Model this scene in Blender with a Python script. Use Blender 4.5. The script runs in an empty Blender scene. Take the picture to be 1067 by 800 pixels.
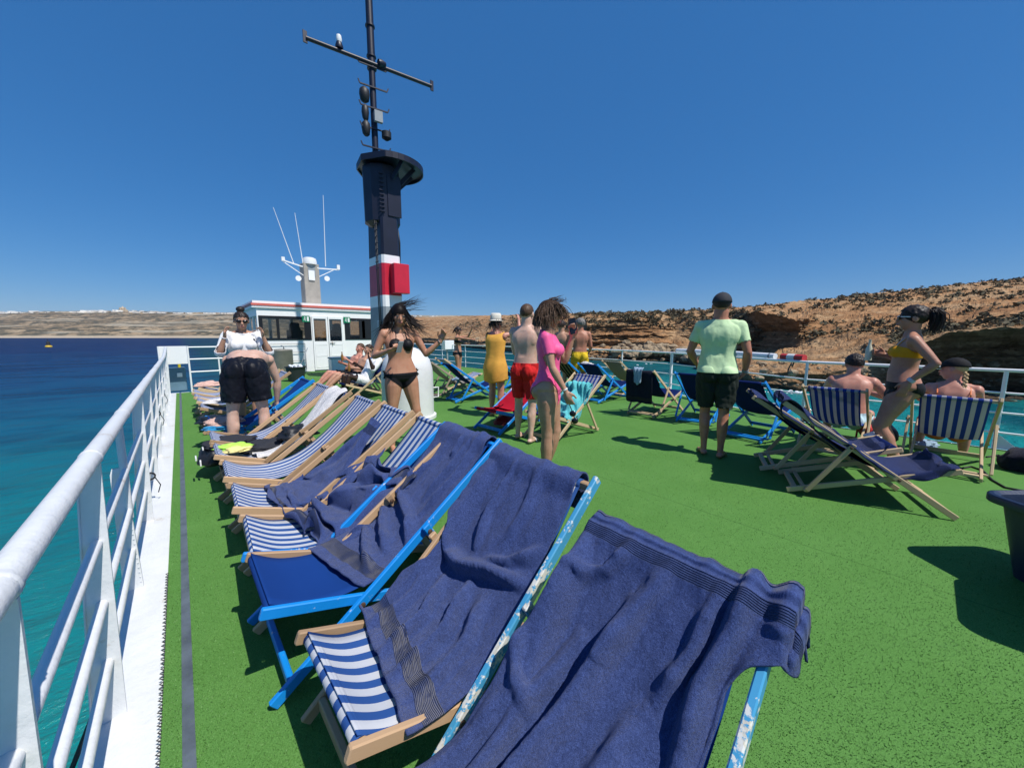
import bpy, bmesh, math, random, zlib, base64
import numpy as np
from mathutils import Vector, Matrix, noise, Quaternion
R = math.radians
random.seed(7); rng = np.random.default_rng(7)
scn = bpy.context.scene
col = scn.collection
# ---------------------------------------------------------------- camera maths (same numbers as the camera below)
CF = 385.; CP = math.atan(50/385); CH = 1.4
CY = math.atan(347/(385*math.cos(CP)+50*math.sin(CP)))
def P(x, y, z=0.):
    """point of the real deck (height z) seen at photo pixel x, y"""
    u = x-533.5; v = 400-y
    fw = CF*math.cos(CP)+v*math.sin(CP); up = -CF*math.sin(CP)+v*math.cos(CP)
    t = (z-CH)/up; d = fw*t; l = u*t
    return Vector((d*math.sin(CY)+l*math.cos(CY), d*math.cos(CY)-l*math.sin(CY), z))
def PD(x, y, d):
    """point at horizontal depth d along the view azimuth, seen at pixel x, y"""
    u = x-533.5; v = 400-y
    fw = CF*math.cos(CP)+v*math.sin(CP); up = -CF*math.sin(CP)+v*math.cos(CP)
    l = u/fw*d; z = CH+up/fw*d
    return Vector((d*math.sin(CY)+l*math.cos(CY), d*math.cos(CY)-l*math.sin(CY), z))
# ---------------------------------------------------------------- tagging and linking
def tag(o, label=None, cat=None, group=None, kind=None):
    if label: o['label'] = label
    if cat: o['category'] = cat
    if group: o['group'] = group
    if kind: o['kind'] = kind
    return o
def empty(name, loc=(0, 0, 0), rz=0., parent=None):
    o = bpy.data.objects.new(name, None); col.objects.link(o)
    o.empty_display_size = .1; o.location = loc; o.rotation_euler = (0, 0, rz); o.parent = parent
    return o
def copy_tree(o, parent=None):
    c = o.copy(); col.objects.link(c); c.parent = parent
    for ch in [k for k in o.children]: copy_tree(ch, c)
    return c
class MB:
    """collects shapes of ONE part and links them as one mesh"""
    def __init__(s): s.v = []; s.f = []; s.uv = []
    def add(s, vs, fs, uvs=None):
        n = len(s.v); s.v += [tuple(map(float, p)) for p in vs]; s.f += [tuple(i+n for i in f) for f in fs]
        s.uv += (list(uvs) if uvs is not None else [(0, 0)]*len(vs)); return s
    def box(s, c, size, rz=0., ch=0.):
        x, y, z = [k/2 for k in size]; m = Matrix.Translation(c) @ Matrix.Rotation(rz, 4, 'Z')
        if ch <= 0:
            vs = [m @ Vector((a*x, b*y, d*z)) for a in (-1, 1) for b in (-1, 1) for d in (-1, 1)]
            return s.add(vs, [(0, 1, 3, 2), (4, 6, 7, 5), (0, 4, 5, 1), (2, 3, 7, 6), (0, 2, 6, 4), (1, 5, 7, 3)])
        return s.bar(m @ Vector((0, 0, -z)), m @ Vector((0, 0, z)), 2*x, 2*y, ch, m.to_3x3() @ Vector((1, 0, 0)))
    def bar(s, a, b, w, h, ch=.003, side=None, ends=True):
        """straight board from a to b; w across 'side', h the other way; chamfered edges and ends"""
        a = Vector(a); b = Vector(b); t = (b-a).normalized()
        sd = Vector(side) if side is not None else Vector((0, 0, 1)).cross(t)
        if sd.length < 1e-4: sd = Vector((1, 0, 0))
        sd = (sd - t*sd.dot(t)).normalized(); up = t.cross(sd)
        def ring(p, k):
            W = w/2-k; Hh = h/2-k; c = min(ch, W*.6, Hh*.6)
            q = [(W, Hh-c), (W-c, Hh), (-W+c, Hh), (-W, Hh-c), (-W, -Hh+c), (-W+c, -Hh), (W-c, -Hh), (W, -Hh+c)]
            return [p+sd*x+up*y for x, y in q]
        rs = ring(a, ch)+ring(a+t*ch, 0)+ring(b-t*ch, 0)+ring(b, ch)
        L = (b-a).length
        uv = [(k*.1, l) for l in (0, .01, L-.01, L) for k in range(8)]
        fs = [(r*8+i, r*8+(i+1) % 8, (r+1)*8+(i+1) % 8, (r+1)*8+i) for r in range(3) for i in range(8)]
        fs += [tuple(range(7, -1, -1)), tuple(range(24, 32))]
        return s.add(rs, fs, uv)
    def tube(s, pts, r, n=10, cap=True, flat=1.):
        pts = [Vector(p) for p in pts]; m = len(pts)
        rr = r if hasattr(r, '__len__') else [r]*m
        up = None; rings = []; L = 0; uv = []
        for i, p in enumerate(pts):
            t = (pts[min(i+1, m-1)]-pts[max(i-1, 0)]).normalized()
            if up is None:
                up = Vector((0, 0, 1)) if abs(t.z) < .9 else Vector((1, 0, 0))
            sd = t.cross(up).normalized(); up = sd.cross(t).normalized()
            if i: L += (p-pts[i-1]).length
            for k in range(n):
                a = 2*math.pi*k/n
                rings.append(p+(sd*math.cos(a)+up*math.sin(a)*flat)*rr[i]); uv.append((k/n, L))
        fs = [(i*n+k, i*n+(k+1) % n, (i+1)*n+(k+1) % n, (i+1)*n+k) for i in range(m-1) for k in range(n)]
        if cap: fs += [tuple(range(n-1, -1, -1)), tuple(range((m-1)*n, m*n))]
        return s.add(rings, fs, uv)
    def lathe(s, prof, c=(0, 0, 0), n=32, sx=1., sy=1., M=None):
        c = Vector(c); vs = []
        for r, z in prof:
            for k in range(n):
                a = 2*math.pi*k/n; q = Vector((r*sx*math.cos(a), r*sy*math.sin(a), z))
                vs.append(c+(M @ q if M else q))
        m = len(prof)
        fs = [(i*n+k, i*n+(k+1) % n, (i+1)*n+(k+1) % n, (i+1)*n+k) for i in range(m-1) for k in range(n)]
        if prof[0][0] > 1e-5: fs.append(tuple(range(n-1, -1, -1)))
        if prof[-1][0] > 1e-5: fs.append(tuple(range((m-1)*n, m*n)))
        return s.add(vs, fs)
    def ell(s, c, r, M=None, n=14, m=10):
        prof = [(math.sin(math.pi*i/m), -math.cos(math.pi*i/m)) for i in range(m+1)]
        prof[0] = (1e-6, -1); prof[-1] = (1e-6, 1)
        vs = []; c = Vector(c)
        for a, z in prof:
            for k in range(n):
                t = 2*math.pi*k/n; q = Vector((r[0]*a*math.cos(t), r[1]*a*math.sin(t), r[2]*z))
                vs.append(c+(M @ q if M else q))
        fs = [(i*n+k, i*n+(k+1) % n, (i+1)*n+(k+1) % n, (i+1)*n+k) for i in range(m) for k in range(n)]
        return s.add(vs, fs)
    def grid(s, rows, closed=False):
        """rows: list of rows of points"""
        m = len(rows); n = len(rows[0]); vs = [p for r in rows for p in r]
        uv = [(j/(n-1), i/(m-1)) for i in range(m) for j in range(n)]
        e = n if closed else n-1
        fs = [(i*n+k, i*n+(k+1) % n, (i+1)*n+(k+1) % n, (i+1)*n+k) for i in range(m-1) for k in range(e)]
        return s.add(vs, fs, uv)
    def prism(s, poly, z0, z1):
        n = len(poly)
        vs = [(x, y, z0) for x, y in poly]+[(x, y, z1) for x, y in poly]
        return s.add(vs, [tuple(range(n-1, -1, -1)), tuple(range(n, 2*n))]+[(i, (i+1) % n, n+(i+1) % n, n+i) for i in range(n)])
    def build(s, name, mat, parent=None, smooth=False, ang=None):
        me = bpy.data.meshes.new(name); me.from_pydata(s.v, [], s.f)
        uvl = me.uv_layers.new(name='UVMap')
        idx = np.empty(len(me.loops), dtype=np.int32); me.loops.foreach_get('vertex_index', idx)
        uvl.data.foreach_set('uv', np.array(s.uv, dtype=np.float32)[idx].ravel())
        bm = bmesh.new(); bm.from_mesh(me); bmesh.ops.remove_doubles(bm, verts=bm.verts, dist=1e-6)
        bmesh.ops.recalc_face_normals(bm, faces=bm.faces); bm.to_mesh(me); bm.free()
        if smooth: me.polygons.foreach_set('use_smooth', [True]*len(me.polygons))
        if ang: me.set_sharp_from_angle(angle=R(ang))
        me.materials.append(mat)
        o = bpy.data.objects.new(name, me); col.objects.link(o); o.parent = parent
        return o
# ---------------------------------------------------------------- materials
def node(nt, t, loc=None, **kw):
    n = nt.nodes.new(t)
    for k, v in kw.items():
        if k in n.inputs: n.inputs[k].default_value = v
        else: setattr(n, k, v)
    return n
def mat(name, colr, rough=.6, metal=0., spec=.5, bump=0., bscale=30., var=0., vscale=4., coord='Object', trans=0., sheen=0., subs=0., dirt=None):
    m = bpy.data.materials.new(name); m.use_nodes = True; nt = m.node_tree; b = nt.nodes['Principled BSDF']
    c4 = (*colr, 1)
    b.inputs['Base Color'].default_value = c4; b.inputs['Roughness'].default_value = rough
    b.inputs['Metallic'].default_value = metal; b.inputs['Specular IOR Level'].default_value = spec
    if sheen: b.inputs['Sheen Weight'].default_value = sheen
    if subs:
        b.inputs['Subsurface Weight'].default_value = subs; b.inputs['Subsurface Radius'].default_value = (.02, .008, .004)
        b.inputs['Subsurface Scale'].default_value = .6
    tc = node(nt, 'ShaderNodeTexCoord')
    if var or dirt:
        n = node(nt, 'ShaderNodeTexNoise', Scale=vscale, Detail=6., Roughness=.6); nt.links.new(tc.outputs[coord], n.inputs['Vector'])
        r = node(nt, 'ShaderNodeValToRGB'); r.color_ramp.elements[0].position = .3; r.color_ramp.elements[1].position = .7
        r.color_ramp.elements[0].color = tuple(c*(1-var) for c in colr)+(1,) if not dirt else (*dirt, 1)
        r.color_ramp.elements[1].color = tuple(min(1, c*(1+var)) for c in colr)+(1,) if not dirt else c4
        if dirt: r.color_ramp.elements[0].position = .28; r.color_ramp.elements[1].position = .45
        nt.links.new(n.outputs['Fac'], r.inputs['Fac']); nt.links.new(r.outputs['Color'], b.inputs['Base Color'])
    if bump:
        n = node(nt, 'ShaderNodeTexNoise', Scale=bscale, Detail=5., Roughness=.6); nt.links.new(tc.outputs[coord], n.inputs['Vector'])
        bp = node(nt, 'ShaderNodeBump', Strength=bump, Distance=.01); nt.links.new(n.outputs['Fac'], bp.inputs['Height'])
        nt.links.new(bp.outputs['Normal'], b.inputs['Normal'])
    return m
class G:
    """tiny node-graph helper"""
    def __init__(s, name):
        s.m = bpy.data.materials.new(name); s.m.use_nodes = True; s.nt = s.m.node_tree; s.b = s.nt.nodes['Principled BSDF']
        s.out = s.nt.nodes['Material Output']
    def n(s, t, **kw): return node(s.nt, t, **kw)
    def l(s, a, b): s.nt.links.new(a, b); return s
    def tc(s, k='Object'): return s.n('ShaderNodeTexCoord').outputs[k]
    def noise(s, vec, scale, detail=5., rough=.6, dist=0.):
        n = s.n('ShaderNodeTexNoise', Scale=scale, Detail=detail, Roughness=rough, Distortion=dist); s.l(vec, n.inputs['Vector']); return n.outputs['Fac']
    def ramp(s, fac, stops, interp='LINEAR'):
        r = s.n('ShaderNodeValToRGB'); e = r.color_ramp.elements; r.color_ramp.interpolation = interp
        while len(e) > 1: e.remove(e[-1])
        e[0].position = stops[0][0]; e[0].color = (*stops[0][1], 1)
        for p, c in stops[1:]:
            k = e.new(p); k.color = (*c, 1)
        s.l(fac, r.inputs['Fac']); return r.outputs['Color']
    def math(s, op, a, b=None, c=None, clamp=False):
        n = s.n('ShaderNodeMath'); n.operation = op; n.use_clamp = clamp
        for i, x in enumerate((a, b, c)):
            if x is None: continue
            if isinstance(x, (int, float)): n.inputs[i].default_value = x
            else: s.l(x, n.inputs[i])
        return n.outputs[0]
    def mix(s, fac, a, b, mode='MIX'):
        n = s.n('ShaderNodeMix'); n.data_type = 'RGBA'; n.blend_type = mode
        for k, x in ((0, fac), (6, a), (7, b)):
            if isinstance(x, (int, float)): n.inputs[k].default_value = x
            elif isinstance(x, tuple): n.inputs[k].default_value = (*x, 1)
            else: s.l(x, n.inputs[k])
        return n.outputs[2]
    def sep(s, vec):
        n = s.n('ShaderNodeSeparateXYZ'); s.l(vec, n.inputs[0]); return n.outputs
    def map(s, vec, scale=(1, 1, 1), rot=(0, 0, 0)):
        n = s.n('ShaderNodeMapping'); n.inputs['Scale'].default_value = scale; n.inputs['Rotation'].default_value = rot; s.l(vec, n.inputs['Vector']); return n.outputs[0]
    def base(s, c): s.l(c, s.b.inputs['Base Color']) if not isinstance(c, tuple) else setattr(s.b.inputs['Base Color'], 'default_value', (*c, 1)); return s
    def set(s, **kw):
        for k, v in kw.items():
            i = s.b.inputs[k.replace('_', ' ')]
            if isinstance(v, (int, float, tuple)): i.default_value = v
            else: s.l(v, i)
        return s
    def bump(s, h, strength=.5, dist=.01, prev=None):
        b = s.n('ShaderNodeBump', Strength=strength, Distance=dist); s.l(h, b.inputs['Height'])
        if prev is not None: s.l(prev, b.inputs['Normal'])
        s.l(b.outputs[0], s.b.inputs['Normal']); return b.outputs[0]
M = {}
def mk_wood(name, c1, c2, chipped=None, amount=.5):
    g = G(name); o = g.tc('Object')
    uv = g.tc('UV')
    grain = g.noise(g.map(uv, (30, 3, 1)), 4., 6., .7, 1.)
    oi = g.n('ShaderNodeObjectInfo').outputs['Random']
    w = g.mix(grain, c1, c2)
    if chipped:
        big = g.noise(g.map(o, (9, 9, 9)), 1.3, 8., .72)
        fine = g.noise(g.map(o, (60, 60, 60)), 1., 4., .6)
        k = g.math('ADD', g.math('MULTIPLY', big, .75), g.math('MULTIPLY', fine, .25))
        worn = g.ramp(k, [(amount-.012, (1, 1, 1)), (amount+.012, (0, 0, 0))])
        under = g.mix(g.ramp(fine, [(.46, (0, 0, 0)), (.54, (1, 1, 1))]), (.62, .62, .58), w)
        paint = g.mix(g.noise(o, 7., 3.), chipped, tuple(min(1, c*1.35+.01) for c in chipped))
        g.base(g.mix(worn, paint, under)).set(Roughness=.45)
        g.bump(worn, -.5, .0015)
    else:
        hsv = g.n('ShaderNodeHueSaturation'); g.l(w, hsv.inputs['Color']); g.l(g.math('MULTIPLY_ADD', oi, .5, .75), hsv.inputs['Value'])
        g.base(hsv.outputs[0]).set(Roughness=.6); g.bump(grain, .25, .001)
    return g.m
M['wood'] = mk_wood('teak wood', (.36, .22, .12), (.52, .35, .2))
M['wood_grey'] = mk_wood('weathered wood', (.27, .21, .15), (.42, .34, .25))
M['wood_pale'] = mk_wood('pale wood', (.42, .3, .17), (.6, .46, .28))
M['blue_paint'] = mk_wood('chipped blue paint', (.5, .42, .3), (.6, .55, .42), (.0, .19, .55), .385)
M['blue_worn'] = mk_wood('worn blue paint', (.5, .46, .36), (.62, .58, .48), (.04, .24, .42), .475)
M['white_worn'] = mk_wood('worn white paint', (.4, .36, .3), (.5, .48, .4), (.7, .7, .66), .45)
def mk_fabric(name, c1, c2=None, count=7, frac=.5, see=0., edge=None):
    g = G(name); uv = g.tc('UV'); s = g.sep(uv)
    weave = g.noise(g.map(uv, (160, 300, 1)), 2., 2.)
    if c2:
        x = g.math('FRACT', g.math('ADD', g.math('MULTIPLY', s[0], float(count)), .25))
        st = g.math('LESS_THAN', x, frac)
        c = g.mix(st, c2, c1)
    else: c = g.mix(0., c1, c1)
    c = g.mix(g.math('MULTIPLY', g.noise(g.tc('Object'), 6., 5.), .22), c, tuple(k*.5 for k in c1))
    g.base(c).set(Roughness=.85, Specular_IOR_Level=.15)
    g.bump(weave, .25, .001)
    if see:
        tr = g.n('ShaderNodeBsdfTranslucent'); g.l(c, tr.inputs[0]); mx = g.n('ShaderNodeMixShader'); mx.inputs[0].default_value = see
        g.l(g.b.outputs[0], mx.inputs[1]); g.l(tr.outputs[0], mx.inputs[2]); g.l(mx.outputs[0], g.out.inputs[0])
    return g.m
M['stripe'] = mk_fabric('blue and white stripes', (.035, .11, .36), (.68, .7, .74), 7, .5, .25)
M['stripe_wide'] = mk_fabric('wide blue and white stripes', (.03, .07, .34), (.5, .5, .56), 7, .5, .35)
M['canvas_blue'] = mk_fabric('blue canvas', (.008, .05, .24), see=.15)
M['canvas_navy'] = mk_fabric('navy canvas', (.005, .018, .11), see=.1)
M['canvas_red'] = mk_fabric('red canvas', (.5, .01, .03), see=.25)
M['stripe_dark'] = mk_fabric('black and tan stripes', (.01, .012, .02), (.28, .2, .11), 4, .6, .1)
M['stripe_olive'] = mk_fabric('olive and cream stripes', (.2, .22, .13), (.42, .42, .34), 8, .6, .3)
M['stripe_beige'] = mk_fabric('beige stripes', (.25, .22, .2), (.5, .46, .42), 6, .5, .3)
def mk_towel(name, c, band=True, s=1.):
    g = G(name); uv = g.tc('UV'); o = g.tc('Object')
    pile = g.noise(o, 420., 3., .7); mid = g.noise(o, 28., 5., .65)
    sp = g.sep(uv)
    colr = g.mix(g.ramp(mid, [(.3, (0, 0, 0)), (.72, (1, 1, 1))]), tuple(k*.84 for k in c), tuple(min(1, k*1.14) for k in c))
    pl2 = g.noise(o, 130., 4., .7); colr = g.mix(g.ramp(pl2, [(.35, (0, 0, 0)), (.65, (1, 1, 1))]), g.mix(1., colr, (.62, .62, .66), 'MULTIPLY'), colr)
    colr = g.mix(g.ramp(pile, [(.3, (0, 0, 0)), (.7, (1, 1, 1))]), g.mix(1., colr, (.55, .55, .6), 'MULTIPLY'), g.mix(1., colr, (1.55, 1.5, 1.4), 'MULTIPLY'))
    h = g.math('ADD', g.math('MULTIPLY', pile, .6), g.math('ADD', pl2, g.math('MULTIPLY', mid, .8)))
    if band:
        v = sp[1]
        b1 = g.math('MULTIPLY', g.math('GREATER_THAN', v, .045), g.math('LESS_THAN', v, .105))
        b2 = g.math('MULTIPLY', g.math('GREATER_THAN', v, .895), g.math('LESS_THAN', v, .955))
        bd = g.math('ADD', b1, b2)
        rib = g.math('SINE', g.math('MULTIPLY', v, 2*math.pi*230.))
        h = g.math('ADD', g.math('MULTIPLY', h, g.math('SUBTRACT', 1., g.math('MULTIPLY', bd, .75))), g.math('MULTIPLY', g.math('MULTIPLY', rib, bd), .9))
        colr = g.mix(g.math('MULTIPLY', bd, g.math('MULTIPLY_ADD', rib, -.10, .22)), colr, tuple(k*.35 for k in c))
    g.base(colr).set(Roughness=.95, Specular_IOR_Level=.1, Sheen_Weight=.12, Sheen_Roughness=.5)
    g.bump(h, 1., .006)
    return g.m
M['towel'] = mk_towel('navy terry towelling', (.05, .082, .235))
M['towel_dark'] = mk_towel('dark navy towelling', (.022, .036, .125))
M['towel_black'] = mk_towel('black navy cloth', (.01, .012, .03))
M['towel_turq'] = mk_towel('turquoise cotton towel', (.13, .58, .62), False)
M['towel_white'] = mk_towel('white towelling', (.78, .78, .78), False)
M['towel_pink'] = mk_towel('pale pink towelling', (.75, .5, .42), False)
M['towel_blue'] = mk_towel('bright blue towelling', (.03, .3, .6), False)
M['towel_pale'] = mk_towel('pale blue cloth', (.35, .5, .65), False)
M['white_paint'] = None
def mk_white():
    g = G('thick white ship paint'); o = g.tc()
    a = g.noise(o, 22., 6., .6); b = g.noise(o, 3., 6., .7); c = g.noise(o, 90., 4.)
    st = g.ramp(g.math('ADD', g.math('MULTIPLY', b, .8), g.math('MULTIPLY', c, .2)), [(.28, (.34, .2, .1)), (.34, (.55, .51, .46)), (.4, (.66, .67, .67)), (.6, (.72, .73, .73))])
    g.base(st).set(Roughness=.35); g.bump(g.math('ADD', a, g.math('MULTIPLY', b, 2.)), .5, .006)
    return g.m
M['white_paint'] = mk_white()
M['white'] = mat('white gloss paint', (.8, .8, .8), .3, var=.03, vscale=2., bump=.1, bscale=12)
M['grey_paint'] = mat('grey paint', (.25, .28, .3), .5, var=.1)
M['bluegrey'] = mat('blue grey deck paint', (.11, .2, .26), .5, var=.15)
M['navy_paint'] = mat('navy mast paint', (.006, .008, .024), .45, var=.25, vscale=3., bump=.15, bscale=8)
M['red_paint'] = mat('red funnel paint', (.55, .015, .04), .4, var=.1)
M['red_stripe'] = mat('faded red stripe', (.62, .13, .1), .5, var=.12)
M['dark_glass'] = None
M['black'] = mat('black rubber', (.012, .012, .014), .55, var=.3, bump=.2)
M['black_gloss'] = mat('black gloss', (.01, .01, .012), .15)
M['metal'] = mat('galvanised bolt', (.35, .33, .3), .4, .9, var=.2, vscale=40.)
M['rust'] = mat('rusty bolt', (.12, .07, .045), .6, .5, var=.4, vscale=60.)
M['green_sign'] = mat('green safety sign', (.0, .2, .09), .4)
M['bin_navy'] = mat('navy bin plastic', (.014, .024, .055), .42, var=.12, vscale=3., bump=.2, bscale=60)
M['bin_black'] = mat('black bucket plastic', (.02, .025, .03), .45)
M['tank'] = mat('dull grey tank', (.23, .22, .19), .55, .3, var=.2, vscale=3.)
M['denim'] = mat('pale cloth', (.5, .52, .55), .8, bump=.3)
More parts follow.
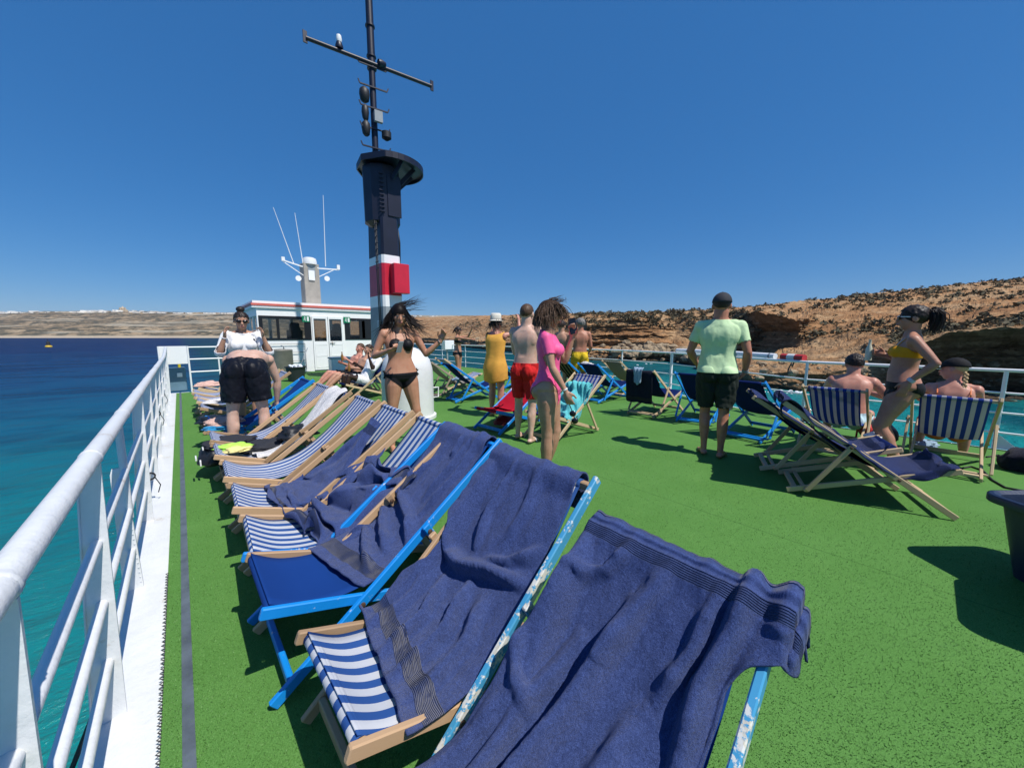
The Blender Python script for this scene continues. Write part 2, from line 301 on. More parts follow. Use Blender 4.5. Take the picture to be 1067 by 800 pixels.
# draped cloth: vertex positions in millimetres along each row, as differences of differences
DRAPE = {
'k1': (16, 10, [2914,-4,0,0,2,-6,5,-3,7,-6,-6,3,2,-3,-2,6,0,-2,0,0,-3,-2,0,4,-2,-2,3,0,0,-1,-4,3,2,-3,0,1,-1,0,0,-1,-3,-2,3,-1,1,0,-2,1,0,-1,-1,-3,2,0,1,0,-2,2,-1,-1,-1,-3,1,2,0,-1,0,0,0,3,-2,2,-3,-1,4,-1,-1,-1,0,9,2,0,-5,3,-3,4,0,2,-3,0,6,8,-7,-1,0,0,-3,4,-4,3,29,9,3,-4,1,7,-4,6,-6,-5,17,-2,-1,2,3,-3,-1,3,-5,1,26,-3,2,2,-2,-2,3,-2,3,-4,21,0,1,0,-3,0,2,-3,4,-1,21,1,0,0,0,-2,2,-3,5,-3,17,6,0,-1,2,-2,0,-3,2,1,1492,28,27,28,28,26,27,28,27,26,0,0,0,0,0,1,0,-1,0,1,0,0,0,0,0,1,-1,0,0,-1,0,0,0,0,0,0,0,0,0,0,0,0,0,0,0,0,0,1,-1,0,1,-1,0,0,0,-1,2,-1,1,-1,0,0,0,0,-1,1,0,0,0,1,1,-1,0,0,0,0,0,0,0,2,-3,2,1,0,0,0,-1,2,0,-1,4,-5,0,0,1,0,1,-1,0,2,1,-2,2,-1,-1,0,0,0,1,-1,-2,0,0,1,-1,1,2,-1,-2,1,-4,3,-1,0,2,-1,0,1,0,-2,-3,2,0,0,0,0,0,0,0,-2,-2,0,1,0,0,2,-3,1,1,-1,4,-5,-1,1,0,1,-2,1,1,-3,121,11,-10,12,-9,12,-12,0,2,0,34,-1,-3,2,0,-2,2,2,-2,1,34,0,-1,0,-1,-1,2,1,-2,1,33,1,-1,0,0,-2,1,0,0,2,42,1,0,0,1,-2,0,-3,2,3,31,1,1,-2,2,-2,1,-3,1,3,30,1,1,-2,2,0,-1,1,-2,1,31,0,1,-3,2,1,-1,6,-5,-2,29,-2,1,-2,1,0,0,5,-2,-3,29,-2,4,-3,1,3,-2,3,-2,-4,-14,-3,3,-5,1,0,5,-5,4,-3,-27,-1,0,0,3,-3,0,2,-3,1,-34,-2,1,3,-2,-2,3,-2,2,-3,-24,0,2,-1,-2,0,1,-1,3,-2,-23,1,-1,0,1,-2,1,-2,3,-1,-25,4,0,-1,2,-2,1,-4,3,0]),
'r1': (33, 18, [1771,19,16,13,1,9,12,10,11,25,16,12,13,10,6,12,14,10,-15,1,1,-3,10,9,-7,-1,4,2,0,2,-6,11,14,-11,-12,-4,-10,0,0,1,3,-2,3,2,-2,2,0,3,12,-6,1,15,4,-3,1,-8,0,-1,5,1,10,7,-3,-4,2,-3,-6,3,0,6,10,-2,-1,4,0,7,-2,0,-1,-2,7,0,-1,3,4,-1,-4,-5,0,16,18,1,-1,-5,-1,-12,2,3,-3,4,-4,-2,5,7,0,1,-4,3,8,2,0,-35,10,13,-6,-1,3,0,-1,13,-9,-5,3,4,-3,-1,9,-11,-12,27,-27,-10,22,1,0,1,5,-10,8,-1,1,-1,9,-11,6,-2,-9,10,7,-14,0,1,1,1,2,1,0,0,0,-1,0,-4,8,3,-2,-2,1,-3,-52,35,13,3,0,2,-1,0,-1,0,-1,8,7,2,3,-1,-3,-4,5,-43,24,14,2,1,3,2,-5,-6,4,14,10,-9,9,-6,-2,18,-3,-20,-16,24,4,1,3,4,40,-13,-37,5,8,2,-5,0,4,5,2,-4,-17,13,1,1,0,-2,-6,9,6,-13,7,5,0,-14,17,-11,2,8,-3,0,1,0,-1,-2,-5,8,1,-3,6,2,1,-5,-3,8,1,-3,12,-4,-1,0,0,45,-49,-5,3,-6,-5,-1,15,5,-18,4,6,7,45,-44,0,0,0,-3,-3,0,-1,1,21,-7,0,-3,3,-8,-1,0,6,1,1,0,14,-15,1,-9,2,5,8,1,-5,24,-20,4,-2,66,-56,-1,0,1,28,-30,-12,6,13,-20,9,-7,4,-1,10,-13,20,-9,0,0,-1,30,-37,4,-1,2,-2,-6,8,1,-6,10,-4,3,-14,13,0,1,2,27,-15,-22,-2,-4,8,0,2,7,-2,-20,21,-10,62,-51,-2,0,0,-7,13,-10,12,2,-4,-10,14,-1,-1,-11,-2,17,-17,6,-1,-2,-3,-53,39,29,-7,-1,-1,11,5,5,-3,8,-7,4,-44,33,1,1,-2,2,-11,-6,18,3,-6,14,23,-3,5,-10,15,-19,-4,-5,0,-1,-2,-5,-37,40,13,-18,1,-7,12,1,-2,6,-17,17,-1,-4,-7,-5,-2,0,0,-33,7,28,5,1,9,-9,4,6,13,-10,-3,-53,38,3,2,2,1,2,14,-13,-1,6,11,-3,-9,12,-19,12,7,7,-15,1,1,0,0,-1,-16,23,3,-2,-3,12,-9,6,-3,8,-4,8,-6,-2,-2,0,0,1,21,-16,-8,3,7,0,4,-10,10,-12,5,19,-15,-1,0,0,-1,1,-3,-3,5,-3,15,-5,-6,1,5,-2,4,-35,24,6,0,-1,-1,-1,-17,17,7,-6,3,0,18,6,-2,11,10,9,-33,-8,-1,-5,1,-5,-5,-22,-1,29,2,5,7,-7,-1,-1,-3,6,3,-3,-10,5,-2,1,-3,2,-1,-14,3,12,-6,0,0,1,-3,6,6,-3,-6,-12,0,1,3,-3,-4,-10,451,5,7,3,10,-1,0,3,16,4,8,18,-7,7,6,2,0,6,6,1,-1,1,-28,-11,24,16,-19,15,5,-26,9,-1,5,6,7,2,1,1,-11,-8,18,5,-20,-4,4,0,-7,14,3,-1,2,7,-2,7,-18,7,12,7,4,14,-4,-20,8,0,-2,-5,7,-4,-6,-12,2,6,-16,-7,0,4,4,0,7,12,-2,-8,3,6,-5,6,0,5,0,-14,-39,2,4,1,-4,23,3,-3,5,-2,-1,-3,7,5,-28,-10,6,-7,-6,-8,-1,-1,1,-15,15,2,-8,2,4,7,-11,-18,19,3,-4,-3,-9,-7,-3,2,0,-14,-8,3,3,1,-1,-4,3,10,4,1,-7,15,-12,-1,13,-21,-1,-2,-2,2,1,0,-1,1,1,1,1,0,-1,-1,-16,10,-7,-10,2,1,-9,-1,6,1,1,1,1,1,0,-1,0,0,-20,-11,8,18,-16,1,4,-24,12,7,1,0,2,0,7,-14,8,1,-23,7,-7,9,-3,-5,0,14,-28,16,0,2,1,5,21,-11,-15,7,-19,5,-5,2,-4,7,-11,4,-11,15,1,0,1,0,1,7,-4,-4,-17,-6,6,-6,4,-2,-7,5,33,-25,0,-1,-1,-1,1,-8,9,-11,-18,-1,-4,-1,20,-16,8,-3,-1,3,-2,0,-2,13,-11,4,-6,5,-25,8,-19,2,8,4,1,4,14,-13,1,-1,2,4,-4,-9,11,-8,-14,-3,-2,14,-6,-8,1,8,-7,1,1,0,0,-6,0,-7,8,9,-22,5,-3,-14,8,9,-8,16,-13,-1,0,0,9,-18,-2,20,-10,6,-12,-12,14,-5,-19,24,3,-6,-1,0,0,4,-4,-1,10,-20,8,-4,-17,-4,2,-3,8,1,-6,6,-1,0,1,9,-7,-2,-18,30,-22,9,-17,0,1,12,-12,-3,29,-24,-1,-1,0,-2,-5,6,13,-18,-1,-1,-19,-2,10,2,2,-22,6,3,2,3,-1,-8,17,-3,-9,0,11,-8,-20,9,-7,-1,1,4,-23,17,0,0,2,-1,3,4,-5,19,-20,2,-18,-1,1,-1,4,-1,-9,5,4,-1,-2,0,-14,23,-7,0,9,-16,-12,4,-7,3,6,-9,6,-6,-5,-1,0,0,-2,-22,3,20,3,4,-16,0,-2,7,-6,1,0,-21,20,1,-1,-3,-1,-1,2,-11,15,-3,-20,2,7,-15,7,0,-4,15,-6,-2,-3,-1,0,1,3,0,-15,18,-21,6,1,6,-15,10,8,-2,-8,-2,0,0,0,-1,2,5,-15,7,-18,1,2,-1,-6,4,4,1,-6,-2,1,1,-1,1,2,-3,21,-14,-17,-12,9,0,12,-9,5,-12,7,-7,2,2,1,-1,-5,6,-8,5,-14,6,-5,0,9,3,0,2,-17,-6,-9,1,-1,-5,7,-3,19,-8,-11,-2,-2,0,2,18,-17,-5,1,7,17,-15,-1,10,1,-8,-10,-5,-18,2,1,4,-4,-3,14,-7,-4,2,-2,22,3,-5,-25,-2,16,-7,349,1,5,12,15,-2,28,1,12,-11,-2,5,-5,-6,14,-21,-9,-13,21,-1,-1,-6,-7,7,-39,1,-4,5,1,4,18,6,-15,26,9,-4,31,0,-3,1,0,-3,6,-15,-13,9,7,-9,-24,-2,5,13,10,7,18,3,-2,-11,-5,-2,0,24,2,-2,-3,-1,9,-1,0,-11,-20,17,20,-13,-7,4,6,8,-2,-21,4,11,1,-5,-7,0,6,5,8,-18,-32,10,7,-8,-6,3,4,18,-5,-13,-4,5,11,-2,-19,-3,-6,15,-23,5,1,-5,2,-6,8,-11,5,-2,9,-4,-4,9,2,-6,-4,9,-22,4,-4,11,-11,4,-2,3,-2,3,-9,4,2,-4,8,-2,17,-29,-19,3,-15,24,-4,-4,1,-2,-1,0,0,1,0,-1,0,1,0,6,-20,-6,14,-9,1,-8,5,10,-3,-1,1,0,-1,-1,0,1,1,3,-8,-1,-5,-8,13,0,-12,-5,10,0,-1,1,1,3,-10,5,-1,0,-14,5,-4,-10,6,-2,0,7,-2,-2,0,0,2,0,15,-20,4,-6,-12,-6,3,-4,-2,14,0,-17,-3,12,1,-1,-1,1,-9,14,-6,-9,-15,-1,2,-2,7,-2,3,-4,-13,9,1,1,0,-2,0,-5,9,11,-13,-2,4,4,-18,11,-5,5,7,-7,0,0,1,15,-20,5,4,-7,-4,13,-15,-1,-4,-5,-2,8,5,-8,-1,1,0,-18,24,
-4,-7,29,-23,-9,16,1,2,-9,1,3,7,-1,0,-1,5,2,-16,1,12,-8,-26,2,2,13,-7,-7,5,0,-3,0,-1,0,-9,9,0,7,-10,-10,-11,2,-7,2,5,-1,2,-2,-1,-1,1,4,-3,3,-6,1,-5,2,-14,0,5,2,-1,-6,-4,4,1,2,0,-4,4,1,-3,2,-4,-1,-16,-1,3,-16,20,-5,8,-1,1,1,0,5,-17,7,-3,2,-4,9,-9,-1,-10,0,-10,19,9,-7,-3,-2,1,-4,11,-9,14,-13,8,-8,-9,-7,6,2,-15,-2,10,10,1,-2,-3,-3,12,-17,3,-9,0,9,-13,-14,16,17,10,-12,-10,7,-11,-1,4,4,-6,8,2,-4,-13,16,3,10,-7,10,-7,-6,-5,-6,12,3,-7,-5,2,0,18,-2,1,-38,-2,20,1,-18,4,12,-37,22,-7,-2,7,4,-2,-2,-2,-4,9,2,-4,4,5,-3,-4,7,28,-32,2,-1,-3,-1,3,4,-1,8,-16,10,6,-2,-2,4,-5,-8,13,0,-2,4,0,-2,-2,-3,-7,15,-1,-3,14,-9,1,0,6,-8,-2,-3,5,-2,0,1,1,0,3,-7,10,8,11,12,-11,-2,6,1,-10,3,0,-1,1,2,-1,-1,-4,-1,14,-20,29,-9,4,-7,-11,13,2,0,1,0,-5,4,0,-4,1,0,2,18,8,-10,0,2,9,5,-11,-1,9,4,2,-10,3,9,3,-3,-15,5,3,4,1,0,3,-15,17,-1,-12,1,12,6,1,5,-11,-7,-1,-11]),
'r2': (19, 10, [2031,6,37,36,19,43,30,12,-18,0,-24,13,-1,-13,-2,-3,1,18,48,2,-13,9,-7,16,12,-12,-2,9,-1,27,25,4,-10,-17,-1,1,19,-6,7,-3,19,-2,-14,-8,0,9,-14,16,6,-5,17,-13,-18,-9,33,-1,1,4,12,-11,7,-1,17,-11,-3,3,0,1,-5,7,16,-5,6,-10,-20,25,3,0,-5,9,21,-2,-4,3,-30,25,5,59,-64,-2,10,4,1,11,-14,7,2,6,0,-26,26,-7,-8,0,74,-56,-3,-22,17,0,15,5,-1,4,-1,0,1,-19,14,-1,21,10,-20,-2,3,1,-2,5,7,-16,24,-18,18,-6,-2,-4,-5,-33,20,27,9,5,12,0,-14,2,1,16,-42,4,-20,28,-6,16,-7,-1,0,13,10,-13,45,-31,1,0,-3,0,-2,-33,45,-15,14,18,-12,8,-16,-4,-3,-4,-34,50,18,-11,23,-18,-1,-3,-1,-3,2,-43,604,12,24,-9,35,-11,10,44,11,8,30,4,-44,35,-12,21,-6,-27,18,3,-8,-2,34,-8,-9,4,10,2,-15,3,-49,-8,9,30,-8,2,16,-48,8,-9,-32,3,-3,-21,15,-7,-18,39,-5,4,-17,-16,0,-24,11,7,1,9,10,-8,-26,-12,-13,26,-15,2,1,2,17,-15,-32,14,-14,-18,-4,19,2,2,2,-6,-39,-2,7,8,-26,18,2,24,-21,-8,-64,30,-1,-11,17,-1,0,-8,2,1,-17,-21,18,-2,43,-39,-5,5,-52,56,-24,-14,3,6,-2,4,7,1,2,-26,-38,25,-12,0,-8,3,-1,-11,9,-5,-18,-13,-6,11,-4,-4,-2,-13,26,-8,-29,4,12,-24,4,-1,-1,-13,13,25,-44,21,-5,-7,8,0,-1,10,-8,-1,-4,-23,-3,7,-7,-1,-1,1,4,-16,-33,-2,12,29,-23,-7,-2,-11,-17,27,-12,18,0,-39,9,-5,-4,9,9,-7,359,30,-11,-1,7,-21,-3,0,30,-8,7,-27,7,8,3,1,1,28,-45,16,35,10,-8,-1,4,3,-6,-1,-11,3,-24,-3,1,10,-19,23,6,-33,18,-6,-32,2,8,-14,9,-13,3,-1,9,-9,-38,7,-11,15,-4,5,-2,0,-2,13,-30,-1,14,-13,3,2,0,4,-5,-5,-28,3,-2,2,10,-8,0,4,-1,7,-14,-11,2,7,-21,13,2,-8,2,-6,-31,-8,18,-17,15,-10,-3,3,1,8,-16,8,-27,7,-3,8,4,8,-2,-24,-32,1,6,7,2,-3,-1,-13,3,22,-15,-13,0,13,1,-3,1,2,-16,5,0,-7,-8,10,-5,4,-2,12,-13,-12,-24,33,31,-42,-3,-2,1,6,28,-26,16,-7,-18,15,6,2,-3,-14,7,19,22,-6,1,-4,-15,3,3,6,-3,-10,41,-23,-16,27,5,3,2,-8,-21,10,24,-5,-6,-8,8,-24,-1,8,30,-13]),
'red': (24, 14, [2191,-1,2,1,4,-1,-1,3,1,0,0,2,-4,6,2,-2,1,1,-3,2,1,-2,-1,1,-2,3,6,-11,-16,4,-2,-1,0,0,1,0,1,0,3,-4,-1,6,-26,10,-7,-9,2,1,0,-2,-3,-2,-3,1,-5,11,-20,3,4,9,-12,-1,-1,0,0,0,2,-4,7,-4,-17,-1,0,-3,5,-2,-1,0,1,1,-1,4,0,-4,-20,1,0,-2,0,2,0,1,0,1,0,4,1,-5,-21,1,0,-1,3,-1,0,1,1,0,1,-1,-1,1,-21,-1,2,-4,3,1,1,0,0,-1,2,-1,0,1,-22,-1,2,1,0,1,1,0,0,0,0,-1,1,0,-20,0,2,-4,3,0,1,1,3,-1,-3,-2,-1,2,-17,-5,2,2,0,1,-1,1,0,4,0,-6,-1,-1,-31,3,-3,8,-5,0,1,0,0,1,3,5,-8,8,-20,2,-8,7,2,-1,0,0,4,-3,0,3,1,-2,-22,2,0,-2,2,1,0,1,-2,1,1,0,6,-18,-13,-7,6,-7,1,1,0,0,0,0,0,-1,-1,5,-20,5,-9,7,-2,0,0,1,-2,1,0,0,2,-2,-24,2,-5,6,5,-3,1,-1,0,-1,0,0,-1,2,-22,0,-1,5,0,-1,0,1,-1,2,0,0,-1,-2,-15,-8,5,-1,0,2,1,-3,0,-1,0,7,-3,-2,-31,11,16,-20,6,0,0,0,1,-1,-3,2,3,6,11,-32,8,1,-7,1,-1,0,0,0,1,-7,14,-7,-15,14,-25,13,-3,0,0,0,0,1,-5,5,-2,6,2,-12,-4,-2,0,0,0,1,1,-2,3,0,-3,12,2244,-18,-19,-20,-16,-20,-19,-29,-20,-20,-19,-19,-18,-9,0,1,0,1,-3,1,-1,0,1,0,0,1,-1,-5,2,-2,0,-1,0,0,1,0,0,0,0,-1,0,-6,22,8,0,-8,-1,-1,-2,-2,-2,0,-2,-2,0,-4,-7,11,12,17,-25,-1,-1,0,-1,-1,-2,0,0,-1,1,1,-3,4,4,-3,0,0,-1,-2,2,-2,0,0,-2,2,-1,-3,5,0,0,0,0,1,-1,0,0,-1,-1,2,-7,6,-1,1,1,-1,0,1,0,-1,-1,4,-5,3,1,2,-2,0,0,1,-1,0,1,0,-1,2,-2,-6,6,0,2,-2,0,1,-2,0,-1,2,1,-1,-7,5,2,0,-1,-2,0,-1,1,-2,0,3,-1,1,5,-9,6,-4,0,-2,0,-1,1,0,1,-1,1,2,-7,4,-3,0,0,-2,0,-1,-1,0,1,-3,-13,9,-9,15,-3,-1,-4,1,-2,-1,-4,1,0,1,-6,-4,11,-11,1,-5,2,2,-3,-1,-1,1,-2,0,3,16,2,-8,3,-2,3,0,-2,0,2,-2,0,2,-3,7,0,3,-3,-19,15,1,-1,0,3,0,-2,0,3,3,-2,1,1,-4,2,1,-2,0,1,0,-1,1,-1,-1,-2,-1,-1,15,-12,2,-4,0,0,0,-1,-19,21,0,-8,9,-23,16,2,2,0,0,0,0,-1,4,-4,-5,-6,2,18,-16,0,0,1,0,0,-1,-1,-6,8,-5,-22,-13,23,17,-7,-1,3,-1,-2,1,2,2,4,-16,-9,6,-2,-1,3,1,2,-1,0,-1,2,-2,1,4,-5,-10,0,1,10,1,3,1,-3,3,-1,1,-5,11,364,-7,2,9,4,-13,10,-10,-3,10,3,4,7,-25,22,-1,2,-2,0,1,0,0,3,-3,1,1,-1,-2,17,1,-2,-2,0,3,-2,0,5,-5,4,0,-2,3,-34,-6,12,-3,-3,11,-11,12,-4,1,-6,-8,0,13,-8,0,-8,-6,8,-2,3,-1,0,-2,-2,6,-7,2,-13,-9,3,3,2,-1,1,0,-1,0,1,-5,0,3,-13,3,-6,4,-2,0,-1,0,0,-1,0,-3,-1,5,-12,-4,2,7,-10,3,0,-1,0,-1,-1,2,1,-2,-13,1,-3,3,-1,-2,0,0,1,1,-3,2,-1,1,-10,2,-4,-3,2,0,-1,0,1,2,2,-3,-3,1,-11,1,-5,4,-2,0,1,-1,-2,0,4,1,1,-2,-20,16,-1,-8,1,0,0,1,0,-3,-2,6,1,2,-18,-6,5,-4,5,0,0,0,1,0,-1,-2,6,7,-11,4,5,-11,-2,2,1,1,-4,5,0,-5,9,0,-8,-6,0,1,3,-2,0,0,5,-3,0,4,-9,8,-22,5,-3,13,-3,-1,0,0,0,0,0,1,0,-7,-14,-7,12,-6,2,2,0,0,-1,0,0,-1,2,0,-10,-3,7,-5,-3,1,1,0,0,1,2,0,-4,-1,-13,11,-20,13,-2,0,0,0,0,-2,0,-1,2,0,-13,-1,-30,39,-2,1,-1,-2,-1,1,-1,6,-9,4,-28,15,21,-10,0,-4,-1,1,0,-2,8,-16,0,4,16,-27,12,-4,-4,-2,1,1,1,1,3,-33,35,2,11,16,-16,-11,2,3,-1,-2,-3,0,-8,5,-4,-5,-6,6,12,-14,1,0,-1,0,0,-1,2,10,-12,1]),
's1': (24, 18, [2157,-5,-7,-7,11,5,-28,7,20,-31,35,-33,17,12,-35,40,-18,-21,-24,-5,5,-2,1,2,-5,-1,5,2,-2,1,-1,0,6,3,48,-3,-20,3,9,-7,2,1,0,-3,5,2,-4,4,-2,0,5,6,-49,23,-8,1,10,-10,3,2,0,-5,2,1,-3,7,-5,0,5,-16,9,-13,-3,1,13,-13,1,6,-5,-4,6,-4,-3,3,-3,3,-1,1,-7,9,-9,0,2,0,0,6,-2,-5,7,-4,-1,-1,2,0,-1,-6,12,-8,-19,-2,-1,3,10,-7,4,-8,5,5,-5,7,0,0,-3,-7,6,2,-15,-9,-3,-1,2,-1,4,-6,-2,10,1,9,-3,-2,-2,1,5,8,-14,11,-20,7,-4,-4,4,1,-8,12,-5,12,-4,-2,5,-7,-2,2,-11,4,-2,0,3,-7,9,-3,-5,4,-3,-2,6,-4,4,-6,-5,8,-13,0,14,2,4,-20,19,5,-14,-6,-5,1,0,-3,12,-20,8,3,-8,5,5,3,-5,1,-11,23,-12,-13,-5,1,1,-7,3,9,-9,12,-13,0,0,2,-2,1,-3,-2,5,-3,-4,-1,-6,5,4,6,-4,10,-10,6,-15,1,-4,0,7,1,3,-4,5,-13,0,1,2,3,10,-1,-10,5,-11,0,-5,5,3,2,-6,4,-7,-2,7,5,-5,-5,4,-8,-8,-4,2,6,-7,6,-3,3,-11,-2,6,6,-2,-3,0,-2,1,-7,1,-18,9,13,-5,-11,12,-10,-10,18,-18,3,2,0,3,6,0,-6,-9,1,-1,1,5,1,-14,7,-2,0,-5,4,-4,8,-2,2,-10,16,-9,4,-5,10,-9,6,-6,-2,11,-24,14,4,-2,-4,1,-2,8,-13,-16,11,-9,1,-1,2,-2,12,-9,9,-6,-3,5,-9,5,4,-8,1,-21,-3,2,-2,10,-1,-6,4,7,0,-10,11,0,-13,12,-6,5,-3,-11,0,-3,-6,-2,9,-1,-3,0,5,-6,6,-9,10,2,17,10,-36,-7,-6,13,-1,-2,2,6,-9,0,0,-3,7,7,0,-1,-14,5,2,4,-8,-13,18,6,-21,28,-2,-17,0,23,-13,6,1,-14,-22,10,12,1784,-15,-14,-15,-14,-14,-15,-14,-14,-22,-13,-15,-14,-14,-15,-14,-15,-14,-10,8,1,-2,2,0,-4,3,-4,5,-2,0,3,-1,-5,12,-1,13,-5,3,0,-3,3,-2,-4,0,1,0,1,3,1,1,-5,-9,-5,15,-6,-3,-1,5,1,-1,1,-3,-2,-1,3,1,0,5,2,-1,4,-13,-7,-3,-7,9,1,4,4,-9,-6,6,3,-1,0,11,-3,-5,1,-1,-7,-1,1,-1,0,8,-4,-2,-2,1,4,-3,3,8,-6,-7,15,-4,-1,5,-4,-4,-9,12,-9,8,0,-4,2,0,-2,0,2,8,-3,0,10,2,-6,-7,-5,-7,0,15,-4,-9,3,1,-2,-9,20,6,-14,-4,10,4,-15,12,-12,-12,9,8,-12,-4,4,5,-3,-5,17,-12,-1,1,-5,4,-2,0,3,-5,-1,2,-1,-1,1,0,1,3,-10,1,13,-7,-20,1,8,5,2,6,-9,-5,8,-4,2,-8,13,0,-4,27,-5,-2,-3,-13,6,0,-5,11,13,-27,15,-4,6,2,5,-3,3,-10,10,1,-8,0,2,-4,5,-6,5,2,13,-16,-3,16,-13,12,-13,17,-16,11,-8,-4,15,-2,0,-7,-9,18,-15,13,-5,-1,22,-16,-2,-15,16,-8,-6,-9,17,-3,2,-16,0,6,3,-1,-8,12,-10,1,1,10,-1,3,-5,2,-3,4,3,2,0,-9,4,0,7,-8,3,-4,-1,3,-11,11,-9,8,-3,-3,4,7,-2,-1,-3,10,-3,-4,-14,26,0,-17,9,-6,3,-2,-4,-7,5,6,5,-10,6,16,-12,-8,6,-3,19,-16,3,-28,-5,4,-3,7,-4,2,-1,-3,4,-4,5,13,-18,3,1,-12,3,23,-8,2,1,-3,10,-6,2,0,-3,-9,5,4,12,-16,-2,7,-10,7,-6,-5,8,3,-2,6,-3,-4,-3,-1,-9,0,18,-12,0,15,-5,-9,6,3,-7,-1,-3,-6,8,7,-2,-1,-3,6,-6,-8,-3,20,2,-10,9,-9,-2,3,-4,3,-3,5,0,11,4,-7,-8,9,-13,-5,15,-3,4,-1,-8,-2,6,6,-8,-1,11,9,-22,17,-7,10,-7,-15,11,-23,351,5,7,7,-10,-5,29,-7,-20,31,-34,33,-16,-13,36,-40,19,21,3,1,-5,3,-1,-1,3,-1,-2,-3,1,-2,1,2,-7,-14,-25,-15,-8,1,-4,5,-3,0,1,2,-6,1,-4,1,1,-3,1,-10,63,-33,-13,0,-12,8,-3,-2,1,5,-7,-3,-2,0,2,-1,1,22,-12,37,-15,-1,-10,5,-3,-3,1,6,-6,-6,7,-10,4,1,-5,19,-5,0,-8,-2,-4,0,-1,-4,0,6,-7,-4,6,-11,4,5,-10,16,-10,4,-6,1,6,-10,12,-7,-3,2,-3,-6,4,-8,3,2,-8,9,1,-2,-24,4,23,-14,8,6,-6,-5,5,-11,-3,-5,-1,3,-3,23,-18,-5,-15,-4,8,22,-20,9,-6,-2,3,-7,2,-9,1,-2,2,-1,19,-13,-5,3,-10,4,-5,5,-4,0,-1,-2,0,3,-4,-9,17,20,-17,-9,-14,8,-16,0,-2,7,-4,-1,-3,-1,4,3,-13,-5,11,-23,22,-1,-28,12,-8,2,-3,5,1,-1,-5,1,15,-13,8,-24,-17,21,17,19,-10,-2,-6,2,0,7,1,-8,4,-18,24,11,-20,18,15,-47,11,3,7,6,-11,1,5,-3,3,-14,18,-29,-19,19,49,-25,2,25,-31,-17,8,-3,-2,-3,7,-8,1,4,-1,27,-34,-8,-22,33,-8,0,-6,-2,-10,5,0,-7,8,8,1,-13,-1,4,13,-15,-2,9,2,-3,-4,-6,-28,2,15,-13,2,2,-1,-3,21,-14,16,6,-8,9,-37,22,-8,12,-17,-17,16,-8,1,-1,6,-2,6,27,3,-4,-4,7,-14,-11,16,2,-8,-15,14,-12,7,1,2,1,-4,20,-8,5,7,-2,-1,-22,-12,28,1,-14,15,-2,7,-9,-3,14,2,-20,4,2,1,-17,9,10,3,-7,-12,17,1,12,-2,-2,-16,16,-1,-9,-10,-3,4,11,9,-10,-5,-11,14,5,-19,5,-7,-4,10,-9,10,2,11,-10,-9,-7,15,-7,2,1,6,-4,-16,5,-3,-3,0,7,-6,18,3,-4,7,-12,-6,19,-7,-18,-22,3,6,-4,1,5,-11,4,-3,7,1,13,8,1,-19,1,7,3]),
